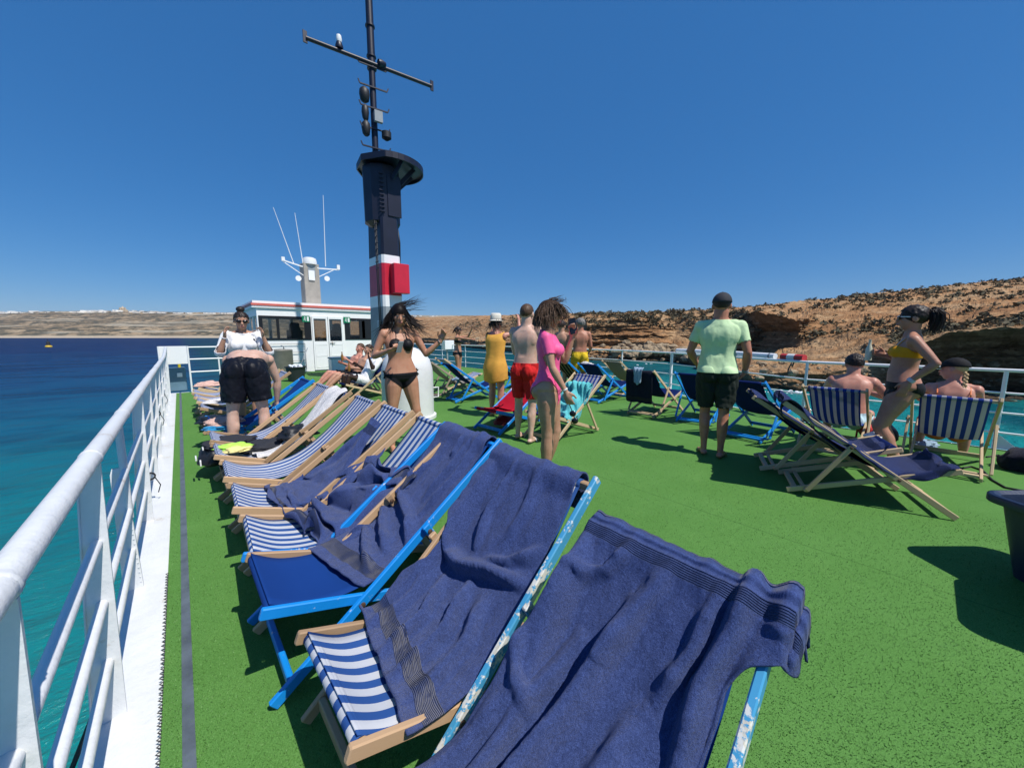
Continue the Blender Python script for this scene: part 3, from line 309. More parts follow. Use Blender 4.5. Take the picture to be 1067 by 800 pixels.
't4': (30, 24, [531,-21,-11,-38,-15,-7,7,-1,27,0,-13,4,-27,7,16,-3,-41,45,31,-17,-20,23,32,3,-35,25,-4,0,1,3,4,10,-23,-1,14,0,21,1,8,12,-7,-21,0,5,-14,-2,-1,-6,-15,-5,8,-5,4,25,-13,-13,-5,4,0,3,35,-2,-15,3,-12,4,-8,-16,5,-1,-7,8,-10,-10,7,10,10,-4,-3,-8,-3,4,8,-6,-3,3,-14,-6,8,-2,-10,1,16,-1,-9,0,-21,10,19,7,-9,-28,4,3,1,3,-4,-1,-15,6,-3,-7,14,0,-3,4,13,5,9,-2,-17,2,16,-5,-2,-2,-4,2,5,-6,4,9,-13,-10,-2,3,29,-13,9,-12,13,11,10,-1,-24,11,-15,4,5,26,-1,-6,-1,16,-10,-7,-4,-6,8,5,11,8,1,12,11,-10,-55,3,-28,-3,-4,0,7,22,0,7,-7,-7,4,0,-1,12,12,5,11,-29,-17,31,-22,-20,18,-10,-26,4,7,-13,19,8,5,-10,2,-13,0,-8,11,21,-1,-9,-15,25,-18,-9,6,3,3,-16,-4,2,4,16,-21,4,0,0,-9,0,-5,13,0,-14,-1,5,-4,2,11,-9,-9,-1,1,-12,3,2,-11,50,1,-8,-12,-20,-1,-7,-5,-1,-5,3,-1,-6,3,-9,11,1,-10,-8,10,8,6,-12,1,-2,9,-11,3,-1,0,6,-11,-4,-11,23,-14,-11,0,17,-3,1,10,-6,-16,28,8,-11,-4,-15,18,-23,6,7,3,-3,-20,2,2,0,7,5,6,-15,10,8,0,-6,0,-9,-4,-7,-11,1,-42,20,27,23,-21,0,-9,1,11,-1,7,11,11,-33,-6,-3,-3,9,5,-9,-8,8,-22,2,8,-1,-5,22,5,-16,0,-3,21,-23,-4,-4,-11,12,-2,8,-8,3,-1,18,-14,-13,13,16,0,-4,-11,6,2,-1,5,11,-14,4,-7,-5,-1,11,-15,5,0,-8,-7,7,-20,22,-15,2,29,-30,-11,-2,17,7,10,-11,1,10,-11,-9,1,-13,5,0,-7,5,6,9,-25,4,33,-9,-30,5,14,-16,3,26,-13,0,-7,-5,-5,-2,5,-13,13,-19,22,10,29,-8,-3,-2,6,-11,-1,-5,13,-5,-2,-10,19,-22,3,-9,-1,-1,-6,15,17,-16,-7,21,9,2,-4,0,4,2,-15,14,9,-15,-4,-20,14,9,-11,-8,14,6,-8,2,-11,36,0,-37,-6,13,12,-9,6,-13,23,-4,-25,-6,-9,17,2,-9,2,-1,-1,0,13,9,24,-12,-8,23,-54,-1,-17,21,-20,9,2,-7,-6,12,18,-15,-7,13,-1,10,-4,12,-2,8,-3,-27,-1,-4,30,-7,12,-16,-7,1,13,-12,-2,26,-14,-5,5,-1,-4,18,-5,-1,-1,-6,-20,5,3,-8,10,14,-2,2,8,-9,-14,-6,-6,-7,6,11,19,-12,20,-21,11,-13,-7,0,5,-3,-15,20,4,40,-2,-13,13,-2,-19,4,9,-5,4,34,-35,4,-7,4,-10,-2,4,0,6,-5,-4,25,10,-13,-13,-8,-2,13,-6,4,5,5,-10,-14,3,6,-5,11,-1,4,7,-2,-17,12,3,-5,4,-1,-9,-4,2,-1,9,-13,-12,17,2,-13,-8,14,25,-31,12,25,-15,-1,-5,7,0,-16,-10,5,1,8,3,2,-7,4,-12,-29,0,13,-1,10,1,-7,8,-8,3,-5,10,23,5,-21,-13,-9,0,19,-14,1,-6,-9,2,-2,-9,7,-1,0,-2,-3,21,-18,15,20,-43,-1,33,-18,4,0,26,-25,-5,-2,21,-15,-8,-7,31,-7,1,3,-20,29,-50,39,-3,-3,-3,-5,-1,0,-5,16,1245,0,-22,9,2,7,9,-17,3,-22,-29,-11,-37,-14,-36,-17,-44,-11,3,-40,8,-17,7,-14,10,-7,13,-6,-4,-8,-1,2,-13,-3,2,2,-13,2,26,5,6,12,-14,-15,-9,7,-2,11,5,-1,1,-5,-1,-3,-24,-12,13,4,8,0,13,-6,2,10,-12,0,10,0,-14,13,-2,-10,1,4,-3,-3,-20,-9,5,5,6,4,5,-7,8,2,-12,-3,17,-26,-19,38,-2,2,-4,2,-5,4,5,-4,1,-2,-3,3,-5,1,-2,5,4,2,3,-17,8,9,-10,-3,10,1,0,0,2,-3,3,0,2,2,-4,6,-12,2,5,9,4,-14,-4,0,12,-12,8,8,3,-8,5,-1,11,-14,3,6,8,-19,6,7,1,5,-1,-2,0,-7,1,7,-11,10,-6,-3,2,8,-24,10,14,3,-24,-7,8,18,1,3,-7,-10,9,-9,1,8,10,2,-8,-11,12,-8,-2,-17,2,18,3,6,6,-10,-19,24,-7,12,-16,10,-7,0,-3,6,1,-1,-3,12,-3,-7,-7,6,4,-1,4,13,3,-19,14,-6,3,-11,-2,2,7,-1,3,-20,6,8,0,2,9,-3,-9,7,4,-14,8,12,-2,1,-1,-26,11,-3,-10,-1,17,1,0,-3,3,-4,3,1,-1,0,13,-19,9,-12,21,-29,26,0,-7,20,-20,-2,6,-9,8,-1,-6,16,-14,-11,-1,-6,11,4,0,8,-13,5,-7,1,-8,23,11,-12,-4,10,22,-13,-18,-1,4,-7,-1,3,-3,0,-2,19,-8,-4,-9,-1,5,9,-13,1,1,-2,16,-17,15,9,-33,11,9,-10,1,4,10,-2,-5,-5,-1,12,13,-26,0,-8,19,-7,-8,-6,11,7,-3,14,-14,-5,9,-15,0,0,7,-2,-3,10,4,-9,4,6,-17,26,-15,8,-11,6,18,-11,-3,6,27,-21,-23,-7,6,0,6,14,-2,-6,3,-5,-22,28,3,-5,12,-20,12,-1,-2,-1,8,8,-3,-7,-9,3,4,0,-2,-3,-11,14,-11,-7,17,-8,-13,10,-24,18,10,21,-32,7,1,12,-12,5,0,5,-3,2,-3,-2,-10,-13,18,1,-5,2,3,-9,24,-4,1,-7,-11,4,-4,-4,9,-7,15,2,-5,-2,0,-6,5,-13,3,-1,10,-9,8,-21,-2,20,-8,-2,4,6,-5,-17,9,13,7,-7,-5,-4,5,-3,13,7,-7,-11,1,4,7,-5,-9,-15,1,2,35,-15,7,-7,7,4,-8,-4,0,4,-1,6,-6,2,-17,6,-4,14,-6,2,-35,11,22,17,-20,1,-9,18,-12,-1,1,9,3,1,4,1,4,-4,1,-19,16,-11,-30,19,8,3,-4,-3,1,1,-4,11,9,-9,-20,3,23,-4,-3,0,-3,-6,7,16,-15,-5,-16,19,10,-2,-5,-6,-4,6,1,-3,5,29,-39,-3,4,-1,2,-2,10,-6,-6,13,-14,6,9,5,7,-15,0,-17,-3,14,13,-36,23,6,-6,10,-12,-4,-3,3,-2,4,-1,-9,11,-19,32,-21,2,10,-26,-3,-5,-1,13,4,-11,-5,19,10,-24,2,7,-2,-8,7,-8,6,0,-2,-9,4,2,-1,10,1,-5,-1,-6,17,-16,-15,30,-15,2,3,-8,1,19,-3,11,-2,-5,15,-3,-6,12,-5,-8,8,19,-15,0,6,-16,3,9,-9,12,-3,-1,-1,16,0,-7,-2,-5,1,-27,9,-8,11,15,
15,-9,-8,-2,-5,6,4,-13,2,8,5,1,8,2,-2,6,-9,-19,12,-15,-10,18,-3,6,-3,21,-15,-7,-6,21,0,-23,-6,13,12,-1,13,-5,-2,-6,6,5,-18,313,7,-31,-20,1,4,22,-4,4,-2,-1,21,-24,2,-4,4,-19,28,13,-19,8,10,7,16,-11,-15,23,9,-8,13,-23,-5,15,-6,-19,1,9,0,17,3,12,-8,-5,1,-9,-2,0,-8,-11,16,-5,-11,10,-27,9,-1,-6,-2,3,3,19,-1,-4,-10,10,-1,-4,3,-7,-1,2,-11,-7,-10,26,-19,-11,-4,0,-9,5,6,7,5,-2,4,0,21,-21,-4,-1,5,-14,7,12,9,-19,10,-1,13,-11,-10,0,2,8,9,12,2,-8,2,2,-22,0,-7,11,-13,14,3,-4,2,-8,14,-15,2,9,3,1,-4,9,10,10,-10,6,-19,-5,5,-9,-5,-3,14,5,1,-5,-7,12,-26,1,10,4,20,0,8,-13,-3,4,-2,-5,-12,-9,0,10,14,-4,5,3,-9,-26,4,-18,0,12,-16,1,28,-1,24,-25,-5,5,-17,3,-16,13,7,22,-23,-17,19,1,-20,20,-6,-20,-1,6,-2,-1,11,-12,14,-25,15,-3,-3,-6,-5,1,6,5,15,-6,4,-6,10,-10,1,-13,14,-3,7,-1,-4,-10,-8,-6,-12,12,-6,8,6,4,5,1,-9,28,-24,9,-10,6,-4,-3,-23,33,26,-4,-26,-4,-21,16,-14,2,7,7,12,2,3,0,-10,-13,-9,8,8,-14,0,-51,-26,23,48,11,0,-1,-10,0,-3,11,9,-10,19,-2,-20,1,19,-19,8,-23,6,13,-10,-54,49,-25,21,2,-6,12,-19,21,0,-3,-5,1,13,-10,8,-15,-4,15,-4,-4,-11,4,19,-7,1,-10,-10,-2,4,3,73,-35,-19,-14,-2,9,-4,0,0,9,-11,-1,3,-2,-10,4,-8,28,-26,-32,38,-19,-2,36,-28,16,-9,0,-14,5,-10,1,-2,2,-15,10,0,21,-14,-11,31,-4,6,7,-40,21,25,-9,-2,-42,18,-21,23,-11,-2,1,-2,-7,18,7,3,-7,11,1,-27,-25,16,7,-8,20,-24,-8,-3,21,-15,-3,8,0,6,1,-2,-2,5,-7,-4,-14,20,20,17,42,-44,23,-15,-34,7,5,-1,0,1,12,3,-2,1,4,-8,3,3,-9,-6,9,1,1,-2,2,41,-33,-11,-2,-3,-11,2,12,16,-8,11,6,-11,-4,7,-7,10,-10,-13,1,9,-14,-10,-2,10,17,-13,5,-22,1,-15,21,7,-3,25,-10,-15,10,1,-2,-15,-1,12,-14,3,8,-10,22,-9,10,-21,1,2,-25,5,3,5,19,-18,2,1,-2,-3,-8,-5,13,3,1,0,3,21,12,4,-31,5,12,-19,10,-10,3,5,2,-10,-5,11,-6,1,2,5,5,-7,-12,15,7,10,-5,-5,1,-6,8,-5,6,-16,4,10,-9,-18,11,11,9,-11,-1,1,14,8,13,-22,-6,13,6,-15,4,1,-16,8,-5,21,2,-2,13,-24,-2,-1,4,6,6,-5,-2,4,6,-2,-2,-19,0,-3,4,4,-18,4,-7,22,1,-8,-17,21,-4,6,-10,21,11,-1,-38,-6,26,0,-11,5,0,-20,-4,15,1,5,14,-15,-6,12,1,3,8,-3,17,7,-7,-2,-16,-4,-11,-3,-3,-4,-16,10,2,3,2,-5,11,5,-5,-3,15,-20,30,-21,5,2,-2,-7,-7,13,-18,-4,1,2,-5,16,3,-9,3,9,-15,6,11,-7,-8,17,-9,-11,-4,0,-7,-10,1,16,-2,-8,-4,17,6,-2,2,4,-4,-4,-23,11,6,5,4,-11,0,-12,-12,4,0,4,28,-16,20,-13,6,-14,5,9,-8,-4,6,-2,-2,3,-4,-3,-20,2,-7,17,-9,-11,4,15,20,-4,-4,2,2,-4]),
't5': (38, 20, [541,9,-7,3,-9,6,-11,13,-5,8,-33,6,13,-18,1,5,-7,9,18,-5,-10,3,-5,3,-1,2,-3,0,-2,2,4,-3,-2,1,2,2,-5,0,-2,3,-8,-2,-4,10,-4,-5,4,-2,-1,-1,5,-3,1,-1,2,0,3,-8,2,2,-5,-6,-1,1,6,-8,5,-4,3,-4,5,-1,0,0,0,-1,1,-2,-1,3,-5,-6,-1,0,4,-3,4,-5,2,-1,3,-1,-2,1,0,2,-3,0,0,0,-7,-4,1,-2,4,-1,2,-5,5,-3,2,-1,-1,1,1,1,-3,0,1,0,-9,-1,0,-2,3,0,-1,0,-4,4,2,-2,-1,3,-2,1,-2,-1,3,-2,-9,-1,0,-2,5,-1,-1,-2,4,-4,4,-2,-2,3,-3,2,-2,0,2,-2,-8,-1,-1,-1,4,0,-2,0,1,-4,6,-4,0,3,0,-2,0,0,0,1,-9,-1,1,0,-4,15,-11,-1,1,-2,5,-5,1,2,-1,-1,0,-1,1,2,-9,0,0,1,-2,0,4,-3,2,-2,1,-1,0,3,-3,0,-1,2,-1,-1,-9,-1,2,-1,8,-12,3,2,-4,5,-2,0,-2,1,1,-1,-1,1,0,-1,-10,2,-1,2,-7,9,-5,4,-6,5,-4,5,-4,3,-2,0,-1,3,-3,-1,-10,0,1,2,-5,3,-3,4,-3,1,-2,9,-8,1,0,-1,1,2,-8,3,-12,3,0,0,4,-8,7,-3,2,-2,-2,-4,10,-9,6,-3,1,3,-10,3,-12,1,2,-2,0,0,4,-3,1,-2,-1,4,-1,1,-4,-3,9,-1,0,0,-14,1,2,-2,0,3,0,-1,-1,3,-2,4,-6,8,-9,0,14,-8,-3,-8,-44,3,-12,8,-2,2,2,-1,18,0,0,9,-1,-1,0,12,1,-1,-6,18,-11,-3,17,-15,-6,-1,9,17,-19,-7,15,-13,7,-6,7,-4,0,4,-7,-3,-17,-17,7,-8,15,5,-1,-9,14,8,-16,10,-14,1,-6,-8,15,3,-6,-11,-3,14,-8,15,-9,-7,-5,-7,-2,2,-7,-2,-3,6,8,7,-9,-10,30,-3,-8,9,-1,0,-12,0,-3,-2,0,-5,6,-4,13,-8,3,5,-4,4,4,3,-10,-2,3,-15,13,-2,-1,8,-7,-2,8,-5,-1,2,8,-1,-5,-2,-4,-9,12,-11,-14,12,-14,9,2,-4,-1,-3,6,-5,6,-4,-6,1,7,-3,6,4,8,-1,-15,1,4,-7,1,5,-2,4,-9,-4,7,-4,5,-5,-1,10,-15,9,-4,5,2,-9,-5,-3,4,4,-6,-2,-1,-3,4,14,-4,-1,-2,-10,10,1,-6,-9,10,-4,11,-9,-7,0,5,-4,-3,5,1,4,2,-3,0,11,-3,-10,-21,4,25,-13,-3,1,9,-11,0,5,7,8,-1,-16,-5,0,0,0,7,7,-14,1,-1,15,-4,-5,2,10,6,3,2,4,-37,18,-12,-2,0,19,-8,2,-10,6,-12,3,3,12,-12,-1,-2,-2,5,-3,-3,2,5,9,9,-22,6,-21,-16,13,-11,19,-17,5,6,-8,-2,3,-4,0,12,3,-3,-6,-11,4,-4,13,0,-19,6,-1,17,-8,-5,7,8,-13,6,3,15,-27,18,-18,0,2,3,-11,-4,-3,3,0,3,-6,2,-2,-3,13,-20,-1,8,3,-7,12,-11,4,-1,13,-4,4,8,-16,3,-5,-1,1,1,-13,7,1,-3,8,0,0,12,-15,5,-3,3,-1,10,-25,-4,1,2,-3,1,-1,4,2,-1,6,-5,2,-2,-4,-2,30,-18,3,-2,10,-1,5,-15,5,3,10,8,3,-9,-9,11,-7,-21,20,7,-8,-12,-13,20,17,-2,-13,0,-4,-6,24,-11,-13,1,7,-10,13,21,-10,-7,-12,-8,-1,1,10,-10,23,2,-3,6,-43,4,3,6,0,9,-6,12,-6,-14,16,1431,-4,-5,-4,-4,-5,-4,-4,-5,-4,-6,-4,-5,-4,-4,-5,-4,-5,-5,-4,4,1,0,-4,4,-3,-3,3,-3,-4,6,-6,4,1,-1,-4,5,-4,7,-8,5,-2,0,3,-2,-2,0,-3,3,1,-4,-1,-3,4,-1,-1,3,-4,3,-3,8,-3,0,1,-7,1,0,0,-1,0,2,-3,-1,1,-1,0,-1,3,-1,-1,6,-2,-2,1,-2,1,-3,-2,1,1,1,-3,0,1,-3,2,0,0,0,1,4,2,-3,0,0,0,-5,0,0,1,0,-2,0,0,1,-1,1,0,-2,1,4,3,-5,1,-2,4,-5,0,-1,0,-2,1,-1,0,-2,2,3,-2,-2,1,5,2,-3,-1,-1,5,-8,0,1,1,-5,3,-3,1,0,0,2,-2,0,1,6,1,-3,-6,12,-7,-3,0,-1,-1,0,1,-1,-2,2,0,1,-1,-2,2,6,0,-2,-5,3,-2,3,-3,1,0,-4,2,-1,-3,2,0,0,0,0,2,6,0,-2,1,-3,-2,3,0,0,-4,-1,1,0,-3,2,-1,1,-1,0,-2,6,-1,-1,2,-3,1,0,0,-1,-3,-2,-2,5,-4,-2,2,-1,1,-3,-2,6,-1,-1,2,-5,1,4,-4,-3,2,-3,0,-1,0,0,2,-2,0,-2,-1,5,0,0,-1,-2,1,4,-1,-2,-3,-3,-3,3,2,-3,1,-2,1,-8,4,6,0,0,-2,0,-1,0,2,-3,-1,-1,-1,-3,2,0,0,-2,0,1,1,6,1,0,-3,1,-1,0,1,-2,-2,1,-2,1,-2,1,-3,-7,6,4,-8,5,5,-2,-3,1,-2,3,-1,-3,0,0,-4,-2,-1,-1,0,3,2,8,-3,12,-11,18,5,-6,-2,3,-3,4,-2,-8,2,-4,-8,-14,12,9,1,-9,0,14,-4,1,-9,0,0,-1,3,-6,-1,1,-3,-1,-7,17,-1,-7,6,-12,7,-2,22,-9,-9,4,3,1,-8,0,-1,-1,0,-3,1,-4,0,11,-12,3,23,8,-13,7,5,5,-3,-4,-1,0,0,-2,1,-6,0,5,15,-23,-10,10,-6,13,1,-26,23,-6,1,-2,2,0,3,-7,-1,-6,-2,14,-26,5,16,-6,-7,6,-6,24,-23,12,-3,2,-2,0,-1,-5,-4,-5,10,1,2,3,-7,5,-3,15,-6,7,5,3,-10,-2,-2,-2,-2,-2,2,5,-9,-2,2,7,-7,9,-14,3,-4,3,-1,-1,8,-1,1,2,-4,0,4,-2,-8,-3,12,-1,3,-10,7,-2,8,1,-9,-10,26,-8,1,1,-3,4,0,-2,3,-13,-1,-1,-5,0,15,11,-7,-2,22,-13,-2,-4,3,1,-5,1,-1,-2,-6,12,4,-32,6,5,0,6,7,-10,-1,-3,-5,16,-4,1,-5,4,0,1,10,-25,4,11,-3,-26,-5,7,0,-5,-10,21,-14,0,4,-1,-1,2,2,3,-1,1,-18,16,-6,-4,-9,12,-1,-9,-3,-3,21,-13,-8,1,4,2,0,3,-2,-6,-12,4,6,4,1,-2,8,-3,9,-13,-13,8,0,6,3,1,1,1,-2,6,-12,-9,14,21,9,4,-11,18,-6,10,-18,-5,12,-2,1,0,0,0,5,-1,4,3,6,-6,-8,13,2,-27,7,-4,13,1,-1,-2,0,0,1,3,-2,0,-4,4,16,-10,-2,1,1,-8,-4,0,13,18,-17,-3,0,1,1,2,-4,0,4,6,-12,4,-10,11,-13,-9,6,7,-4,0,6,-3,-1,1,1,-2,0,4,8,-21,6,26,4,-15,16,6,7,-7,-6,1,0,0,-3,4,-2,0,2,-2,3,1,-20,4,18,0,-6,13,-11,14,1,-4,-7,-5,9,-4,-1,-1,0,-1,-7,6,-1,-10,14,-5,7,9,4,-9,-12,-5,4,4,3,-1,-1,0,0,3,-1,-7,0,1,2,
375,-9,7,-3,8,-6,11,-13,5,-8,32,-6,-12,16,-1,-4,6,-9,-17,5,-10,-2,4,-4,3,-3,0,2,1,0,-7,4,-2,1,0,-1,2,3,-1,0,-11,3,1,-7,3,2,-4,3,-1,3,-5,0,2,-1,-1,0,-2,7,-2,-1,-10,1,2,0,-7,9,-8,4,-2,3,-4,-1,1,0,0,-1,0,3,0,0,-13,5,-2,2,-5,2,-2,3,-3,2,-3,0,2,-1,0,0,1,1,0,0,-11,5,-3,1,-2,1,-3,6,-5,1,-2,0,1,-2,2,-3,4,1,-3,2,-11,3,-2,2,-3,0,0,1,4,-5,-1,0,0,-2,1,-1,3,-2,0,2,-10,2,-2,2,-4,1,0,0,-1,4,-5,1,1,-2,1,-1,1,1,-1,0,-8,2,-2,0,-1,-1,1,0,-3,4,-4,0,1,-1,-1,1,0,1,0,-1,-9,1,-1,-3,4,-9,8,-2,1,-1,-4,5,-1,-3,1,0,0,-1,1,-2,-9,0,1,-1,2,-2,-1,3,-3,1,-1,-1,0,-2,1,0,0,0,3,2,-8,-1,0,-1,-5,9,-2,-3,3,-6,3,-3,3,-2,0,0,-1,0,3,5,-8,-1,-1,1,5,-7,7,-9,7,-4,1,-5,4,-3,0,0,0,-1,3,4,-9,0,-1,-1,4,-3,2,-1,1,-2,-1,-4,5,-3,0,2,-3,-2,10,-1,-11,-1,0,2,-5,8,-5,5,-4,2,0,8,-13,7,-7,2,-3,-2,14,-5,-12,1,-3,4,0,4,-5,4,-2,1,1,-6,4,-4,1,5,-8,-6,5,0,-12,2,-4,6,3,-4,0,1,2,-4,-3,2,5,-10,7,-3,-1,-31,29,16,-31,-5,23,-7,-1,1,12,-3,-2,4,5,-6,-1,4,-9,-11,23,4,-17,-3,-9,-6,5,-6,5,1,-9,3,-4,4,-2,6,0,8,-20,19,3,2,-39,30,-8,-31,22,7,-5,0,0,-1,-1,-4,11,5,-6,1,-6,-16,23,-7,65,-69,-36,34,-8,6,2,-6,-3,2,7,8,-12,0,3,-6,5,43,-94,47,7,19,52,-66,7,1,-4,10,-3,4,0,-4,-7,4,3,-12,13,-43,43,18,-20,-22,3,42,-72,31,-5,-4,9,-22,6,0,13,-6,5,-5,27,15,-45,-1,-1,3,-8,20,-1,-20,13,-9,-6,18,-10,0,-7,10,2,4,-10,4,40,-56,23,2,-8,1,15,-26,6,18,-6,-9,13,7,1,-20,-2,18,-19,10,5,-3,-7,-6,-13,8,4,-2,9,-8,10,6,-16,-8,-5,13,-3,7,-7,-18,-2,41,-22,-5,2,-9,31,-25,-15,13,-8,0,9,-3,3,2,7,-8,7,11,-29,15,-12,4,-2,-13,-14,33,-5,-3,13,-3,-5,6,1,-1,3,-4,2,-8,13,-7,-12,6,-9,0,7,-17,14,10,1,6,0,-1,-4,-2,4,-4,11,-21,-5,-4,9,-3,-8,0,0,7,4,-11,4,-8,7,5,12,2,-10,-2,0,-1,16,-13,-18,23,-11,33,-19,14,-13,-1,-11,0,5,8,-7,-2,-6,1,3,7,0,-3,5,-24,5,-21,-2,13,9,4,-6,10,0,-11,-14,0,13,-11,0,15,3,1,-21,6,13,-3,-15,-5,0,1,15,-7,-6,-10,19,0,-19,34,-9,5,-7,2,-5,-10,-16,4,7,14,-17,3,-3,4,-5,14,-15,1,15,-15,13,2,4,-3,-7,14,11,-30,20,-3,11,-7,0,-2,3,-12,11,2,-7,-2,-1,-2,6,2,22,-22,-13,3,-1,9,13,-20,13,-1,2,8,-7,1,6,2,7,-19,-2,-16,-3,18,2,-14,15,1,-1,17,-14,1,1,-7,15,-1,-9,1,-23,19,0,4,-7,-1,2,6,-12,8,-6,9,-11,10,2,-2,-12,-5,6,2,16,-13,6,2,-10,8]),
'w7': (16, 10, [632,1,4,-1,1,0,0,-2,2,-10,-44,-10,7,-5,7,-8,0,-4,8,10,-25,6,-7,2,-1,-3,0,3,-3,6,-22,4,-9,7,-7,4,-6,7,-5,5,-29,3,-10,10,-11,10,-11,8,-6,5,-22,2,-1,-5,1,2,0,-2,0,-2,-22,0,6,-14,12,-10,9,-10,6,-5,-23,-3,9,-7,1,-5,12,-14,11,-9,-27,1,1,9,-13,12,-11,4,-6,2,-28,1,0,3,5,-9,3,4,-4,-5,-22,-5,1,-1,3,2,-6,1,-5,12,-30,2,0,0,0,1,4,-8,11,-1,-37,-2,-2,0,0,1,0,8,-9,-1,-21,-5,-4,0,0,3,2,-2,3,-4,-25,-4,0,-1,0,0,3,10,-6,1,-28,2,-2,-1,1,-3,3,7,4,-9,2203,-26,-23,-26,-25,-26,-25,-26,-25,-25,1,0,-4,1,0,1,-1,1,0,1,-5,-1,-1,0,0,3,-2,1,2,4,-4,-4,1,-2,2,0,2,-3,3,7,-7,-2,4,-7,1,0,5,-5,3,12,-5,-2,3,0,-2,0,1,1,-3,11,-6,0,-2,1,-1,2,-2,3,-1,9,-6,3,-4,6,-3,-2,-2,0,5,6,-5,3,0,-2,2,-4,1,-7,22,-14,-5,4,-1,2,0,0,-6,3,9,-9,4,-3,0,0,1,-2,4,4,-18,2,1,2,-2,1,-1,0,-5,-2,17,-17,4,1,-2,0,0,3,-1,0,-9,6,-1,7,-3,0,-1,-3,9,0,-27,24,13,-7,-2,-1,-1,1,-1,9,7,-15,10,-6,0,0,-1,-2,-3,14,-5,-22,413,21,-16,2,-8,9,6,4,-15,2,-5,-10,4,3,2,-3,-5,2,5,-1,-28,-3,7,-3,0,3,-1,-5,4,-5,-28,-2,8,-7,6,-6,5,-7,5,-5,-37,-3,10,-8,8,-10,6,-7,6,-3,-27,-1,1,4,-2,-2,-2,0,1,1,-24,-2,-3,14,-13,7,-10,5,-4,6,-22,1,-8,6,1,5,-13,6,-9,9,-22,0,-2,-6,12,-10,7,-7,6,1,-17,-3,1,-6,-2,10,1,-17,7,9,-15,-1,-4,2,-6,1,8,26,-46,24,-8,-4,-2,-2,2,-2,0,1,31,-33,-13,2,-3,0,0,8,-2,0,-16,6,0,-8,6,0,-3,-2,6,0,8,-2,-12,10,1,0,5,-11,-1,11,6,-21,0,-1,-3,1,7,-1,4,-3,6,-3]),
}
def drape(key):
    nv, nu, z = DRAPE[key]; e = np.array(z).reshape(3, nv, nu).transpose(1, 2, 0)
    return np.cumsum(np.cumsum(e, 1), 0)/500.
# ================================================================= camera, world, sun
cam = bpy.data.cameras.new('camera'); co = bpy.data.objects.new('camera', cam); col.objects.link(co); scn.camera = co
cam.sensor_fit = 'HORIZONTAL'; cam.sensor_width = 36; cam.lens = 36*385/1067; cam.clip_start = .03; cam.clip_end = 20000
co.location = (0, 0, CH); co.rotation_euler = (R(90)-CP, 0, -CY)
w = bpy.data.worlds.new('World'); scn.world = w; w.use_nodes = True
sky = w.node_tree.nodes.new('ShaderNodeTexSky'); sky.sky_type = 'NISHITA'; sky.sun_disc = False
SUN_AZ = R(168.5); SUN_EL = R(58)
sky.sun_elevation = SUN_EL; sky.sun_rotation = SUN_AZ; sky.altitude = 0; sky.air_density = .85; sky.dust_density = .25; sky.ozone_density = 5.
bg = w.node_tree.nodes['Background']; hs = w.node_tree.nodes.new('ShaderNodeHueSaturation'); hs.inputs['Saturation'].default_value = 1.28; hs.inputs['Hue'].default_value = .494; w.node_tree.links.new(sky.outputs[0], hs.inputs['Color']); mxs = w.node_tree.nodes.new('ShaderNodeMix'); mxs.data_type = 'RGBA'; mxs.inputs[0].default_value = .5; mxs.inputs[7].default_value = (.42, 1.75, 5.0, 1)
w.node_tree.links.new(hs.outputs[0], mxs.inputs[6]); w.node_tree.links.new(mxs.outputs[2], bg.inputs[0]); bg.inputs[1].default_value = .105
sl = bpy.data.lights.new('sun', 'SUN'); so = bpy.data.objects.new('sun', sl); col.objects.link(so)
sl.energy = 5.0; sl.angle = R(.5); sl.color = (1, .955, .89)
sd = Vector((math.sin(SUN_AZ)*math.cos(SUN_EL), math.cos(SUN_AZ)*math.cos(SUN_EL), math.sin(SUN_EL)))
so.rotation_euler = sd.to_track_quat('Z', 'Y').to_euler()
scn.view_settings.view_transform = 'Standard'; scn.view_settings.look = 'None'; scn.view_settings.exposure = .06; scn.view_settings.gamma = 1
scn.cycles.max_bounces = 6; scn.cycles.use_denoising = True
SEA = -6.
